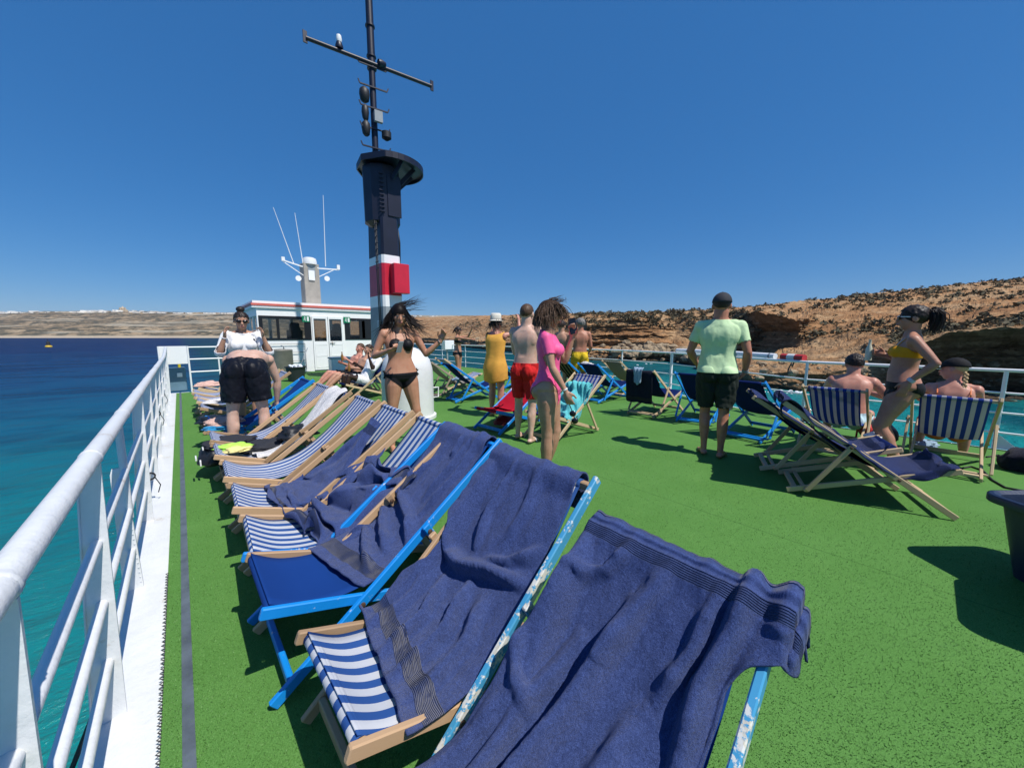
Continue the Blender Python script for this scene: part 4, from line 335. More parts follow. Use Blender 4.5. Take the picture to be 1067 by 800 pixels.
# ================================================================= sea
def build_sea():
    g = G('sea water'); o = g.tc(); s = g.sep(o)
    wob = g.noise(g.map(o, (.03, .03, .03)), 1., 5., .6)
    wob2 = g.noise(g.map(o, (.006, .012, .01)), 1., 4., .6)
    # distance from the ship's side measured across the water, broken up by the patchy sea bed
    r = g.n('ShaderNodeVectorMath'); r.operation = 'LENGTH'; g.l(o, r.inputs[0]); dist = r.outputs['Value']
    L = g.math('LOGARITHM', g.math('ADD', dist, 1.), 10.)
    Lw = g.math('ADD', L, g.math('MULTIPLY', g.math('SUBTRACT', g.math('ADD', g.math('MULTIPLY', wob, .6), g.math('MULTIPLY', wob2, .4)), .5), 1.1))
    left = g.ramp(g.math('MULTIPLY', Lw, .25), [(.22, (.003, .21, .2)), (.34, (.002, .15, .18)), (.43, (.001, .085, .165)), (.5, (.002, .05, .135)), (.62, (.004, .024, .095)), (.8, (.004, .018, .075))])
    right = g.ramp(g.math('MULTIPLY', Lw, .25), [(.3, (.012, .29, .29)), (.38, (.014, .27, .27)), (.43, (.01, .2, .2)), (.48, (.006, .1, .11)), (.56, (.004, .055, .07)), (.7, (.003, .035, .07))])
    side = g.ramp(g.math('MULTIPLY_ADD', s[0], .05, .2), [(.15, (0, 0, 0)), (.6, (1, 1, 1))])
    c = g.mix(side, left, right)
    patch = g.ramp(g.noise(g.map(o, (.05, .09, .05)), 1., 6., .65), [(.47, (1, 1, 1)), (.6, (.5, .58, .68))])
    c = g.mix(g.ramp(g.math('MULTIPLY', L, .25), [(.25, (0, 0, 0)), (.4, (1, 1, 1))]), c, g.mix(1., c, patch, 'MULTIPLY'))
    g.base(c).set(Roughness=.6, Specular_IOR_Level=0.)
    gl = g.n('ShaderNodeBsdfGlossy', Roughness=.12); fr = g.n('ShaderNodeFresnel', IOR=1.33); mx = g.n('ShaderNodeMixShader')
    g.l(g.math('MINIMUM', fr.outputs[0], .16), mx.inputs[0]); g.l(g.b.outputs[0], mx.inputs[1]); g.l(gl.outputs[0], mx.inputs[2]); g.l(mx.outputs[0], g.out.inputs[0])
    a = g.noise(g.map(o, (.8, 1.7, 1), (0, 0, .5)), 1., 7., .62, .4)
    b = g.noise(g.map(o, (.16, .33, .2), (0, 0, .35)), 1., 5., .6, .3)
    cc = g.noise(g.map(o, (6., 11., 1), (0, 0, .6)), 1., 4., .6)
    h = g.math('ADD', g.math('ADD', g.math('MULTIPLY', a, .35), g.math('MULTIPLY', b, 1.3)), g.math('MULTIPLY', cc, .06))
    bo = g.bump(h, .75, 1.); g.l(bo, gl.inputs['Normal']); g.l(bo, fr.inputs['Normal'])
    mb = MB(); n = 96
    rings = [3, 12, 40, 120, 400, 1300, 4200, 12000]
    vs = [(0, 0, 0)]+[(r*math.cos(2*math.pi*k/n), r*math.sin(2*math.pi*k/n), 0) for r in rings for k in range(n)]
    fs = [(0, 1+k, 1+(k+1) % n) for k in range(n)]+[(1+i*n+k, 1+i*n+(k+1) % n, 1+(i+1)*n+(k+1) % n, 1+(i+1)*n+k) for i in range(len(rings)-1) for k in range(n)]
    mb.add(vs, fs); o = mb.build('sea', g.m); o.location = (0, 0, SEA); tag(o, kind='structure')
build_sea()
# ================================================================= land
FD = Vector((math.sin(CY), math.cos(CY), 0)); RD = Vector((math.cos(CY), -math.sin(CY), 0))
def interp(tab, x):
    if x <= tab[0][0]: return tab[0][1]
    for (a, pa), (b, pb) in zip(tab, tab[1:]):
        if x <= b:
            t = (x-a)/(b-a); return [u+(v-u)*t for u, v in zip(pa, pb)] if isinstance(pa, (list, tuple)) else pa+(pb-pa)*t
    return tab[-1][1]
def profile_at(cols, x):
    """blend height profiles [(d, z), ...] of neighbouring stations (same number of knots)"""
    flat = [(c, [q for k in p for q in k]) for c, p in cols]
    f = interp(flat, x); return list(zip(f[0::2], f[1::2]))
def zz(d, y): return CH-(y-350)*d/385.
NEAR = [  # stations by bearing; each a section from the water inland: (distance, height read at photo row)
 (330, [(420, 352), (430, 350), (520, 346), (700, 341), (900, 337), (1100, 334), (1300, 332)]),
 (440, [(330, 356), (335, 352), (400, 349), (500, 344), (600, 339), (760, 334), (900, 331)]),
 (500, [(215, 361), (218, 355), (250, 352), (290, 345), (330, 338), (420, 333), (560, 329.5)]),
 (560, [(140, 367), (142, 360), (150, 356), (165, 345), (180, 336), (240, 330), (330, 328)]),
 (610, [(113, 374), (115, 368), (120, 362), (124, 345), (128, 334), (160, 329), (260, 327.5)]),
 (660, [(108, 375.5), (110, 369), (115, 364), (118, 345), (121, 333), (150, 328), (240, 327)]),
 (700, [(108, 377), (110, 370), (114, 362), (122, 348), (130, 334), (145, 328), (220, 326)]),
 (745, [(72, 390), (73, 381), (84, 373), (108, 366), (112, 333), (130, 325), (200, 323.5)]),
 (785, [(54, 404), (55, 389), (66, 376), (101, 367), (104, 345), (95, 326), (170, 319.5)]),
 (830, [(50, 408), (51, 386), (60, 375), (83, 363), (86, 345), (79, 336), (175, 315)]),
 (880, [(47, 411), (48, 385), (58, 370), (68, 356), (90, 333), (128, 314), (180, 310)]),
 (930, [(45, 413), (48, 402), (49, 376), (46, 366), (62, 352), (135, 310), (190, 305)]),
 (985, [(44, 414), (50, 403), (51.5, 366), (45, 350), (56, 342), (140, 303), (200, 299)]),
 (1040, [(42, 417), (49, 405), (51, 360), (42.5, 342), (52, 335), (145, 298), (205, 294)]),
 (1110, [(40, 420), (47, 407), (49, 356), (40.5, 337), (50, 330), (150, 291), (210, 287)]),
 (1400, [(37, 424), (44, 410), (46, 352), (37.5, 333), (48, 325), (150, 280), (210, 276)]),
]
def build_cliff():
    cols = [(c, [(d, zz(d, y)) for d, y in p]) for c, p in NEAR]
    us = np.concatenate([np.arange(330, 560, 2.2), np.arange(560, 1090, 1.35), np.arange(1090, 1400, 5)])
    rows = []; nseg = [10, 26, 18, 34, 34, 22]
    pts = {}
    V = []
    for x in us:
        pr = profile_at(cols, x); u = (x-533.5)/385.
        line = [(pr[0][0]-3., SEA-2.5), (pr[0][0]-.6, SEA-.6)]
        for i in range(len(pr)-1):
            for k in range(nseg[i]):
                t = k/nseg[i]; line.append((pr[i][0]+(pr[i+1][0]-pr[i][0])*t, pr[i][1]+(pr[i+1][1]-pr[i][1])*t))
        line.append(pr[-1]); line.append((pr[-1][0]*1.35, pr[-1][1]-2)); line.append((pr[-1][0]*2.2, pr[-1][1]-30))
        row = []
        for j, (d, z) in enumerate(line):
            p = FD*d+RD*(u*d); q = Vector((p.x, p.y, z))
            if 2 <= j < len(line)-2:
                j0, j1 = max(j-2, 0), min(j+2, len(line)-1)
                dz = (line[j1][1]-line[j0][1])/max(.3, abs(line[j1][0]-line[j0][0])); steep = min(1., abs(dz)/1.5)
                sc = min(1., d/130.)
                big = noise.fractal(q*.045, 1., 2.1, 4); mid = noise.fractal(Vector((q.x*.14, q.y*.14, q.z*.3)), .9, 2.1, 6)
                rid = noise.ridged_multi_fractal(q*.1, 1., 2., 5, 1., 2.)-1.
                # strata: ledges pushed in and out with height
                st = noise.noise(Vector((q.z*1.1+mid*.8, q.x*.02, q.y*.02)))+.6*noise.noise(Vector((q.z*3.1, q.x*.04, 7.)))
                fl = (big*3.4*(.4+sc)+mid*1.9+rid*1.1+st*2.1)*steep
                q += FD*(fl*(.5+.5*sc))
                q.z += (mid*.9+rid*.45+st*.12)*(1-.7*steep)*(.3+.7*sc)+mid*.35*steep
                q.z += .28*noise.fractal(q*.8, .8, 2., 4)
            row.append(q)
        V.append(row)
    g = G('limestone and dry earth'); o = g.tc(); s = g.sep(o)
    nrm = g.sep(g.n('ShaderNodeNewGeometry').outputs['Normal'])[2]
    n1 = g.noise(g.map(o, (.05, .05, .16)), 1., 8., .62, .4); n2 = g.noise(g.map(o, (.35, .35, 1.1)), 1., 8., .65); n3 = g.noise(g.map(o, (2., 2., 4.)), 1., 6., .7)
    strata = g.noise(g.map(o, (.02, .02, 1.1)), 1., 6., .6, .6)
    earth = g.ramp(n1, [(.3, (.4, .2, .09)), (.45, (.58, .32, .15)), (.58, (.64, .42, .23)), (.75, (.62, .46, .3))])
    rock = g.ramp(strata, [(.3, (.17, .105, .06)), (.45, (.38, .25, .14)), (.55, (.26, .165, .09)), (.7, (.52, .38, .24))])
    steepf = g.ramp(nrm, [(.35, (1, 1, 1)), (.75, (0, 0, 0))])
    c = g.mix(steepf, earth, rock)
    c = g.mix(g.ramp(n2, [(.42, (1, 1, 1)), (.62, (0, 0, 0))]), c, g.mix(1., c, (.62, .58, .55), 'MULTIPLY'))
    c = g.mix(g.ramp(n3, [(.3, (.5, .5, .5)), (.7, (0, 0, 0))]), c, (.1, .07, .045))
    low = g.ramp(g.math('MULTIPLY_ADD', s[2], .2, 1.22), [(.03, (1, 1, 1)), (.3, (0, 0, 0))])   # dark wet weed band just above the water
    c = g.mix(low, c, (.035, .035, .028))
    # a landslide scar of pale tan marl
    g.base(c).set(Roughness=.95, Specular_IOR_Level=.1)
    g.bump(g.math('ADD', n3, g.math('MULTIPLY', n2, 2.)), .9, .5)
    mb = MB(); mb.grid([[V[i][j] for i in range(len(V))] for j in range(len(V[0]))])
    c = mb.build('coastal_cliff', g.m, smooth=False); tag(c, kind='structure')
    return V
CL = build_cliff()
def rock_blob(mb, c, r, seed, sub=2, flat=.7):
    b = bmesh.new(); bmesh.ops.create_icosphere(b, subdivisions=sub, radius=1.)
    for v in b.verts:
        n_ = v.co.normalized(); k = 1+.42*noise.fractal(n_*1.3+Vector((seed*3.1, seed*.7, 0)), 1., 2., 4)
        v.co = Vector((n_.x*k*r, n_.y*k*r, n_.z*k*r*flat))
    mb.add([v.co+Vector(c) for v in b.verts], [tuple(v.index for v in f.verts) for f in b.faces]); b.free()
def scrub():
    g = G('dry maquis scrub'); o = g.tc()
    g.base(g.ramp(g.noise(o, 1.2, 6., .7), [(.3, (.085, .078, .05)), (.55, (.14, .122, .08)), (.75, (.23, .185, .125))])).set(Roughness=.95, Specular_IOR_Level=.05)
    mb = MB(); r = random.Random(11); n = 0; W = len(CL); Hh = len(CL[0])
    while n < 2300:
        i = r.randrange(2, W-2); j = r.randrange(70, Hh-4)
        p = CL[i][j]; q = CL[i][j+1]; e = CL[i+1][j]
        nz = (q-p).cross(e-p).normalized(); d = p.dot(FD)
        if abs(nz.z) < .6 or d > 420: continue
        dens = noise.fractal(p*.03, 1., 2., 3)
        if dens < r.uniform(-.6, .35)+(.12 if d < 100 else (-.1 if d < 130 else -.5)): continue
        s = r.choice((.25, .35, .45, .6, .95))*(1+d/260)
        c = p+(e-p)*r.random()
        # each shrub: a tuft of small leaf faces around a low mound
        for k in range(26):
            a = r.uniform(0, 6.28); b = abs(r.gauss(0, .5)); v = Vector((math.cos(a)*b*1.3, math.sin(a)*b*1.3, max(0, (1-b*b)*r.uniform(.1, .85))))*s
            t = s*r.uniform(.18, .42); d1 = Vector((r.gauss(0, 1), r.gauss(0, 1), r.gauss(0, .7))).normalized()*t; d2 = Vector((r.gauss(0, 1), r.gauss(0, 1), r.gauss(.3, .7))).normalized()*t
            mb.add([c+v-d1, c+v+d2, c+v+d1*.9, c+v-d2*.8], [(0, 1, 2, 3)])
        n += 1
    o = mb.build('scrub', g.m); tag(o, kind='stuff', label='dark low scrub dotted over the orange slopes and cliff tops', cat='scrub')
scrub()
def shore_rocks():
    g = G('shore boulders'); o = g.tc()
    g.base(g.ramp(g.noise(o, 1.5, 7., .7), [(.3, (.12, .085, .055)), (.55, (.34, .26, .17)), (.75, (.5, .42, .3))])).set(Roughness=.95, Specular_IOR_Level=.1)
    g.bump(g.noise(o, 3., 6.), .8, .3)
    mb = MB(); r = random.Random(5)
    for k in range(330):
        i = r.randrange(60, len(CL)-40); p = CL[i][2+r.randrange(0, 26)]; d = p.dot(FD)
        if d > 260: continue
        s = r.choice((.2, .25, .3, .45, .7))*(.4+d/120)
        rock_blob(mb, p+Vector((r.uniform(-2, 2), r.uniform(-2, 2), r.uniform(-.2, .4))), s, k, 2, r.uniform(.5, .9))
    # pale fallen marl below the scar in the cliff
    for k in range(160):
        x = r.gauss(690, 26); x = max(625, min(745, x)); i = int(np.argmin([abs((CL[q][30].dot(RD)/CL[q][30].dot(FD))*385+533.5-x) for q in range(0, len(CL), 4)]))*4
        p = CL[i][14+r.randrange(0, 30)]; rock_blob(mb, p-FD*r.uniform(0, 1.5), r.uniform(.4, 1.9), k+900, 2, r.uniform(.5, .9))
    o = mb.build('shore_boulders', g.m); tag(o, kind='stuff', label='broken pale boulders along the foot of the cliffs', cat='boulders')
shore_rocks()
def far_land():
    g = G('far hills'); o = g.tc()
    n1 = g.noise(g.map(o, (.007, .003, .012)), 1., 9., .7, .3); n2 = g.noise(g.map(o, (.024, .012, .05)), 1., 6., .75); n3 = g.noise(g.map(o, (.0018, .0018, .06)), 1., 6., .6)
    c = g.ramp(n1, [(.33, (.075, .068, .045)), (.44, (.2, .15, .095)), (.55, (.31, .23, .145)), (.7, (.42, .33, .22))])
    c = g.mix(g.ramp(n2, [(.44, (1, 1, 1)), (.56, (0, 0, 0))]), c, (.07, .068, .05))
    c = g.mix(g.ramp(n3, [(.56, (0, 0, 0)), (.62, (.6, .6, .6))]), c, (.4, .36, .28))
    s = g.sep(o)
    c = g.mix(g.ramp(g.math('MULTIPLY', s[2], .02), [(.0, (1, 1, 1)), (.03, (.5, .5, .5)), (.12, (0, 0, 0))]), c, (.42, .35, .26))
    g.base(c).set(Roughness=1., Specular_IOR_Level=0.); g.bump(n2, .6, 8.)
    sky_ = [(-500, 325), (0, 326), (60, 325), (130, 324.5), (200, 326), (250, 326), (330, 327), (450, 329), (600, 330), (900, 331)]
    rows = []
    prof = [(1395, None), (1400, 352.2), (1420, 349), (1470, 346), (1600, 343), (1750, 340), (1900, 337.5), (2080, 334), (2260, 331), (2450, 328.5), (2620, None), (2900, None), (3600, None)]
    for j, (d, y) in enumerate(prof):
        for sub in range(5 if j < len(prof)-1 else 1):
            row = []
            for x in np.arange(-520, 920, 5.):
                ys = interp(sky_, x)
                def hz(jj):
                    dd, yy = prof[jj]
                    if jj == 0: return SEA-3
                    if yy is None: return zz(dd, ys)+(0 if jj == 10 else (-8 if jj == 11 else -60))
                    k = (yy-352.2)/(328.5-352.2); return zz(dd, 352.2+(ys+2.2-352.2)*k)
                t = sub/5.; d2 = prof[min(j+1, len(prof)-1)][0]; dd = d+(d2-d)*t
                z = hz(j)*(1-t)+hz(min(j+1, len(prof)-1))*t; u = (x-533.5)/385.
                p = FD*dd+RD*(u*dd); q = Vector((p.x, p.y, z))
                if z > SEA+.5: q.z += (7*noise.fractal(q*.006, 1., 2., 5)+3*noise.fractal(q*.03, 1., 2., 3))*min(1, (z-SEA)/15)*(1 if dd < 2600 else .35)
                row.append(q)
            rows.append(row)
    mb = MB(); mb.grid(rows); tag(mb.build('far_hills', g.m), kind='structure')
    r = random.Random(3); mb = MB()
    for k in range(600):
        x = r.uniform(-330, 262) if k < 520 else r.uniform(262, 720); ys = interp(sky_, x); d = r.uniform(2480, 2640); u = (x-533.5)/385.
        p = FD*d+RD*(u*d); hgt = r.uniform(6, 12)*(1.5 if noise.noise(p*.002) > .1 else .8)
        mb.box((p.x, p.y, zz(d, ys+1.2)+hgt/2-4), (r.uniform(9, 34), r.uniform(9, 20), hgt), r.uniform(0, 3))
    for k in range(60):
        x = r.uniform(-200, 500); d = r.uniform(1700, 2400); u = (x-533.5)/385.; p = FD*d+RD*(u*d)
        ys = 352.2-(d-1400)/1050*23; mb.box((p.x, p.y, zz(d, ys)+2), (r.uniform(8, 18), 10, 8), r.uniform(0, 3))
    tag(mb.build('distant_town', mat('pale town stone', (.8, .77, .7), .9)), kind='stuff', label='thin white line of a distant town along the far ridge', cat='town')
    d = 2560; u = (135-533.5)/385.; p = FD*d+RD*(u*d); z0 = zz(d, 325)
    t = empty('domed_church', (p.x, p.y, z0-4)); st = mat('church stone', (.5, .4, .27), .9)
    mb = MB(); mb.box((0, 0, 7), (40, 30, 18), .4); mb.box((-12, -12, 14), (7, 7, 30), .4); mb.box((12, -12, 14), (7, 7, 30), .4); mb.build('nave', st, t)
    mb = MB(); mb.lathe([(10, 14), (10, 22), (9.5, 26), (7.5, 30), (4, 33), (1.2, 34.5), (1.2, 38), (.01, 40)], n=24); mb.build('dome', st, t, smooth=True)
    tag(t, 'tiny domed church standing above the town on the far ridge', 'church')
far_land()
def foam():
    r = random.Random(2); mb = MB()
    for x, y, n_, sp in ((822, 409, 16, 1.), (1012, 417, 12, 1.), (870, 412, 12, 1.5), (770, 402, 8, 1.), (675, 379, 6, 2.)):
        u = (x-533.5)/385.; d = 7.4*385/(y-350); p = FD*d+RD*(u*d)
        for k in range(n_): rock_blob(mb, (p.x+r.gauss(0, sp), p.y+r.gauss(0, sp), SEA+.02), r.uniform(.12, .4), k, 1, .35)
    tag(mb.build('breaking_foam', mat('sea foam', (.8, .82, .84), .8)), kind='stuff', label='white foam breaking on the rocks', cat='foam')
foam()
def buoy(px, py, sc, lab):
    u = (px-533.5)/385.; d = 7.4*385/(py-350); p = FD*d+RD*(u*d)
    t = empty('channel_buoy', (p.x, p.y, SEA)); t.scale = (sc, sc, sc)
    MB().lathe([(1.0, -.4), (1.15, .3), (.9, .7), (.3, .9)], n=20).build('float', mat('yellow buoy', (.55, .38, .03), .5), t, True)
    MB().lathe([(.7, .9), (.5, 2.4), (.4, 2.5)], n=16).tube([(0, 0, 2.5), (0, 0, 3.2)], .06).ell((0, 0, 3.3), (.25, .25, .25)).build('tower', mat('dark buoy mast', (.02, .02, .02), .5), t)
    tag(t, lab, 'buoy')
buoy(53, 361.5, 1.5, 'small yellow and black buoy floating far out on the dark sea')
# ================================================================= ship: deck, hull
OUT = [(-.36, -7), (-.36, 12.5), (1.75, 12.5), (1.75, 21.5), (9.75, 21.5), (9.75, 6.0), (9.25, 4.3), (7.62, 1.3), (7.62, -7)]
TURF = [(-.17, -7), (-.17, 12.25), (1.75, 12.25), (1.75, 16.28), (7.2, 16.28), (9.6, 16.28), (9.6, 6.05), (9.12, 4.36), (7.5, 1.32), (7.5, -7)]
MB().prism(OUT, -6.4, -.02).build('hull', M['white_paint']); tag(bpy.data.objects['hull'], kind='structure')
def turf_mat():
    g = G('green artificial turf'); o = g.tc(); s = g.sep(o)
    fine = g.noise(g.map(o, (230, 230, 230)), 1., 3., .7); mid = g.noise(o, 26., 5., .65); big = g.noise(o, 1.1, 6., .6)
    blades = g.noise(g.map(o, (520, 110, 1), (0, 0, .7)), 1., 2., .6); blades2 = g.noise(g.map(o, (110, 520, 1), (0, 0, .4)), 1., 2., .6)
    h = g.math('ADD', g.math('MULTIPLY', fine, .45), g.math('MULTIPLY', g.math('ADD', blades, blades2), .4))
    c = g.ramp(h, [(.32, (.044, .13, .024)), (.46, (.056, .155, .03)), (.58, (.082, .205, .044)), (.7, (.13, .29, .075))])
    c = g.mix(g.ramp(big, [(.35, (.55, .55, .55)), (.65, (0, 0, 0))]), c, g.mix(1., c, (.78, .84, .7), 'MULTIPLY'))
    c = g.mix(g.ramp(mid, [(.3, (.6, .6, .6)), (.7, (0, 0, 0))]), c, g.mix(1., c, (.8, .84, .76), 'MULTIPLY'))
    gr = g.noise(g.map(o, (75, 45, 1), (0, 0, .9)), 1., 5., .75)
    c = g.mix(g.ramp(gr, [(.36, (.4, .4, .4)), (.6, (0, 0, 0))]), c, g.mix(1., c, (.78, .82, .7), 'MULTIPLY'))
    pt = g.noise(o, 4.5, 5., .7)
    c = g.mix(g.ramp(pt, [(.52, (0, 0, 0)), (.72, (.4, .4, .4))]), c, g.mix(1., c, (1.25, 1.14, 1.2), 'MULTIPLY'))
    # seams between the two metre wide rolls of turf, and a few bleached scuffs
    fx = g.math('FRACT', g.math('MULTIPLY', g.math('ADD', s[0], g.math('MULTIPLY', big, .02)), .5))
    seam = g.math('LESS_THAN', g.math('ABSOLUTE', g.math('SUBTRACT', fx, .52)), .002)
    c = g.mix(g.math('MULTIPLY', seam, .45), c, (.01, .04, .006))
    g.base(c).set(Roughness=.75, Specular_IOR_Level=.12)
    g.bump(g.math('ADD', h, g.math('MULTIPLY', mid, .2)), .5, .006)
    return g.m
M['turf'] = turf_mat()
t_ = MB().prism(TURF, -.02, .0).build('turf', M['turf']); tag(t_, kind='structure')
MB().box((-.095, 2.6, .0025), (.035, 19.4, .005)).build('seam_strip', mat('grey seam tape', (.09, .11, .13), .5, var=.3, vscale=9)); tag(bpy.data.objects['seam_strip'], kind='structure')
# curling plastic lip along the turf edge
mb = MB(); r = random.Random(1)
for k in range(56):
    y = 1.15+k*.031+.006*r.random(); mb.tube([(-.168, y, .001), (-.176-.005*r.random(), y+.004, .009), (-.166, y+.009, .010)], .0028, 5)
tag(mb.build('turf_edge_loops', M['black']), 'row of small black loops along the edge of the turf', 'edging', kind='stuff')
# real short pile close to the camera
def pile():
    r = np.random.default_rng(4); mb = MB(); N = 150000
    pts = np.stack([r.uniform(-.16, 4.6, N*3), r.uniform(-1.2, 4.4, N*3)], 1)
    dd = pts[:, 0]*math.sin(CY)+pts[:, 1]*math.cos(CY)
    keep = (r.random(N*3) < np.clip(1.1/np.maximum(dd, .3)**2, 0, 1)) & (dd > .3) & ((pts[:, 0] > .9) | (pts[:, 0] < .75))
    pts = pts[keep][:N]; n = len(pts)
    a = r.uniform(0, 6.283, n); L = r.uniform(.004, .009, n)*(1+.12*dd[keep][:N]); b = r.uniform(0, 6.283, n)
    base = np.stack([pts[:, 0], pts[:, 1], np.full(n, -.001)], 1); w = np.stack([np.cos(a), np.sin(a), a*0], 1)*.0018
    tip = base+np.stack([np.cos(b)*L*.7, np.sin(b)*L*.7, L], 1)
    v = np.stack([base-w, base+w, tip], 1).reshape(-1, 3)
    me = bpy.data.meshes.new('turf_pile'); me.from_pydata(v.tolist(), [], [(3*i, 3*i+1, 3*i+2) for i in range(n)])
    g = G('turf fibre'); oi = g.noise(g.tc(), 180., 2.)
    g.base(g.ramp(oi, [(.35, (.06, .165, .028)), (.55, (.1, .235, .05)), (.7, (.19, .35, .12))])).set(Roughness=.6); me.materials.append(g.m)
    o = bpy.data.objects.new('turf_pile', me); col.objects.link(o); tag(o, 'short green plastic fibres of the turf underfoot', 'turf fibres', kind='stuff')
pile()
# ================================================================= left railing (thick painted pipe with tapered plates)
def left_rail():
    t = empty('ship_railing', (-.3, 5, 0))
    off = Vector((.3, -5, 0))
    def bld(mb, n_, m_=M['white_paint'], sm=True):
        o = mb.build(n_, m_, t, sm, 40); o.location = off; return o
    def topz(y): return .98+.14*max(0, min(1, (y-10)/2.0))**1.5
    ys = [-1.2, -.1, 1.0, 1.9, 2.86, 3.9, 4.95, 6., 7.05, 8.1, 9.15, 10.2, 11.25, 12.2]
    for i in range(len(ys)-1):
        a, b = ys[i], ys[i+1]
        bld(MB().tube([(-.265, a-.004, topz(a)), (-.265, (a+b)/2, topz((a+b)/2)), (-.265, b, topz(b))], .028, 18), 'top_rail')
        # lumpy weld where two lengths meet
        bld(MB().lathe([(.0278, -.014), (.0305, -.008), (.029, 0), (.031, .007), (.0278, .014)], (-.265, b, topz(b)), 14, M=Matrix.Rotation(R(90), 3, 'X')), 'weld')
        for z in (.67, .44, .21):
            bld(MB().tube([(-.305+.035*z, a, z*topz(a)/.98), (-.305+.035*z, b, z*topz(b)/.98)], .0165, 12), 'mid_rail')
    for i, y in enumerate(ys):
        tz = topz(y)
        if i == 4:
            bld(MB().tube([(-.29, y, .4), (-.285, y, tz-.02)], .017, 12), 'stanchion')
            p = MB().grid([[(-.352, y-.012, -.02), (-.272, y-.012, -.02)], [(-.34, y-.012, .66), (-.285, y-.012, .66)], [(-.332, y-.006, .69), (-.292, y-.006, .69)]])
            p.grid([[(-.352, y+.012, -.02), (-.272, y+.012, -.02)], [(-.34, y+.012, .66), (-.285, y+.012, .66)], [(-.332, y+.006, .69), (-.292, y+.006, .69)]])
            p.grid([[(-.272, y-.012, -.02), (-.272, y+.012, -.02)], [(-.285, y-.012, .66), (-.285, y+.012, .66)], [(-.292, y-.006, .69), (-.292, y+.006, .69)]])
            p.grid([[(-.352, y-.012, -.02), (-.352, y+.012, -.02)], [(-.34, y-.012, .66), (-.34, y+.012, .66)], [(-.332, y-.006, .69), (-.332, y+.006, .69)]])
            for k in range(22): p.ell((-.28-.012*k/21, y-.013, .02+.6*k/21), (.004, .004, .004), n=6, m=4)
            bld(p, 'gusset_plate', sm=False); continue
        wt, wb = .028, .045
        prof = [(-.315-wb, -.02), (-.315+wb, -.02), (-.272+wt, tz-.025), (-.272-wt, tz-.025)]
        p = MB(); a = [(x, y-.006, z) for x, z in prof]; b = [(x, y+.006, z) for x, z in prof]
        p.add(a+b, [(0, 1, 2, 3), (7, 6, 5, 4), (0, 4, 5, 1), (1, 5, 6, 2), (2, 6, 7, 3), (3, 7, 4, 0)])
        p.bar((-.315-wb, y+.0, -.02), (-.272-wt, y, tz-.03), .022, .006, .002, (0, 1, 0))
        bld(p, 'stanchion', sm=False)
    for y, z in ((6.3, .44), (4.3, .21), (8.3, .44)):
        p_ = MB(); p_.tube([(-.285+.03*math.cos(a), y+.004*a, z+.03*math.sin(a)) for a in np.linspace(0, 12, 30)], .005, 5).tube([(-.26, y, z), (-.23, y+.03, z-.09), (-.25, y+.05, z-.16)], .004, 5)
        bld(p_, 'rope_tie', M['black'])
    tag(t, 'thick white painted pipe railing running along the left side of the deck', 'railing')
    # solid panel and end gate at the forward corner
    t2 = empty('corner_panel', (-.2, 12.3, 0))
    MB().box((.06, .02, .93), (.52, .02, .44), 0, .004).build('panel', M['white'], t2)
    MB().tube([(.33, 0, 0), (.33, 0, 1.15)], .02, 12).build('post', M['white'], t2, True, 40)
    MB().tube([(-.2, 0, 0), (-.2, 0, 1.15)], .02, 12).build('post', M['white'], t2, True, 40)
    tag(t2, 'square white solid panel at the far corner of the left railing', 'panel')
    t3 = empty('forward_railing', (.2, 12.3, 0))
    for z in (1.12, .82, .5): MB().tube([(-.05, 0, z), (1.55, 0, z)], .018, 10).build('rail', M['white'], t3, True, 40)
    for x in (.52, 1.1, 1.55): MB().tube([(x, 0, -.01), (x, 0, 1.12)], .018, 10).build('post', M['white'], t3, True, 40)
    tag(t3, 'short white three bar railing across the front of the deck', 'railing')
    b = empty('winch_box', (-.12, 12.75, 0))
    MB().box((0, 0, .3), (.34, .3, .6), 0, .02).build('housing', M['bluegrey'], b)
    MB().box((.05, -.162, .42), (.1, .02, .1), 0, .004).build('plate', M['white'], b)
    MB().tube([(.06, 0, .6), (.06, 0, .85)], .03, 12).build('lever', mat('yellow paint', (.6, .45, .02), .5), b, True, 40)
    tag(b, 'blue grey machinery box with a yellow lever outside the forward corner', 'machinery box')
    # tyre-like fender hanging outside
    f = MB(); c = Vector((-.56, 1.75, -.55))
    for k in range(9): f.lathe([(.11, -.015), (.135, 0), (.11, .015)], c+Vector((0, -.12+k*.045, 0)), 20, M=Matrix.Rotation(R(90), 3, 'X'))
    f.lathe([(.1, -.2), (.1, .22)], c+Vector((0, .05, 0)), 20, M=Matrix.Rotation(R(90), 3, 'X')).tube([c+Vector((0, .0, .1)), (-.42, 1.75, -.1), (-.3, 1.75, .2)], .008, 6)
    tag(f.build('hanging_fender', M['black'], None, True, 40), 'ribbed black rubber fender hanging outside the left railing', 'fender')
left_rail()
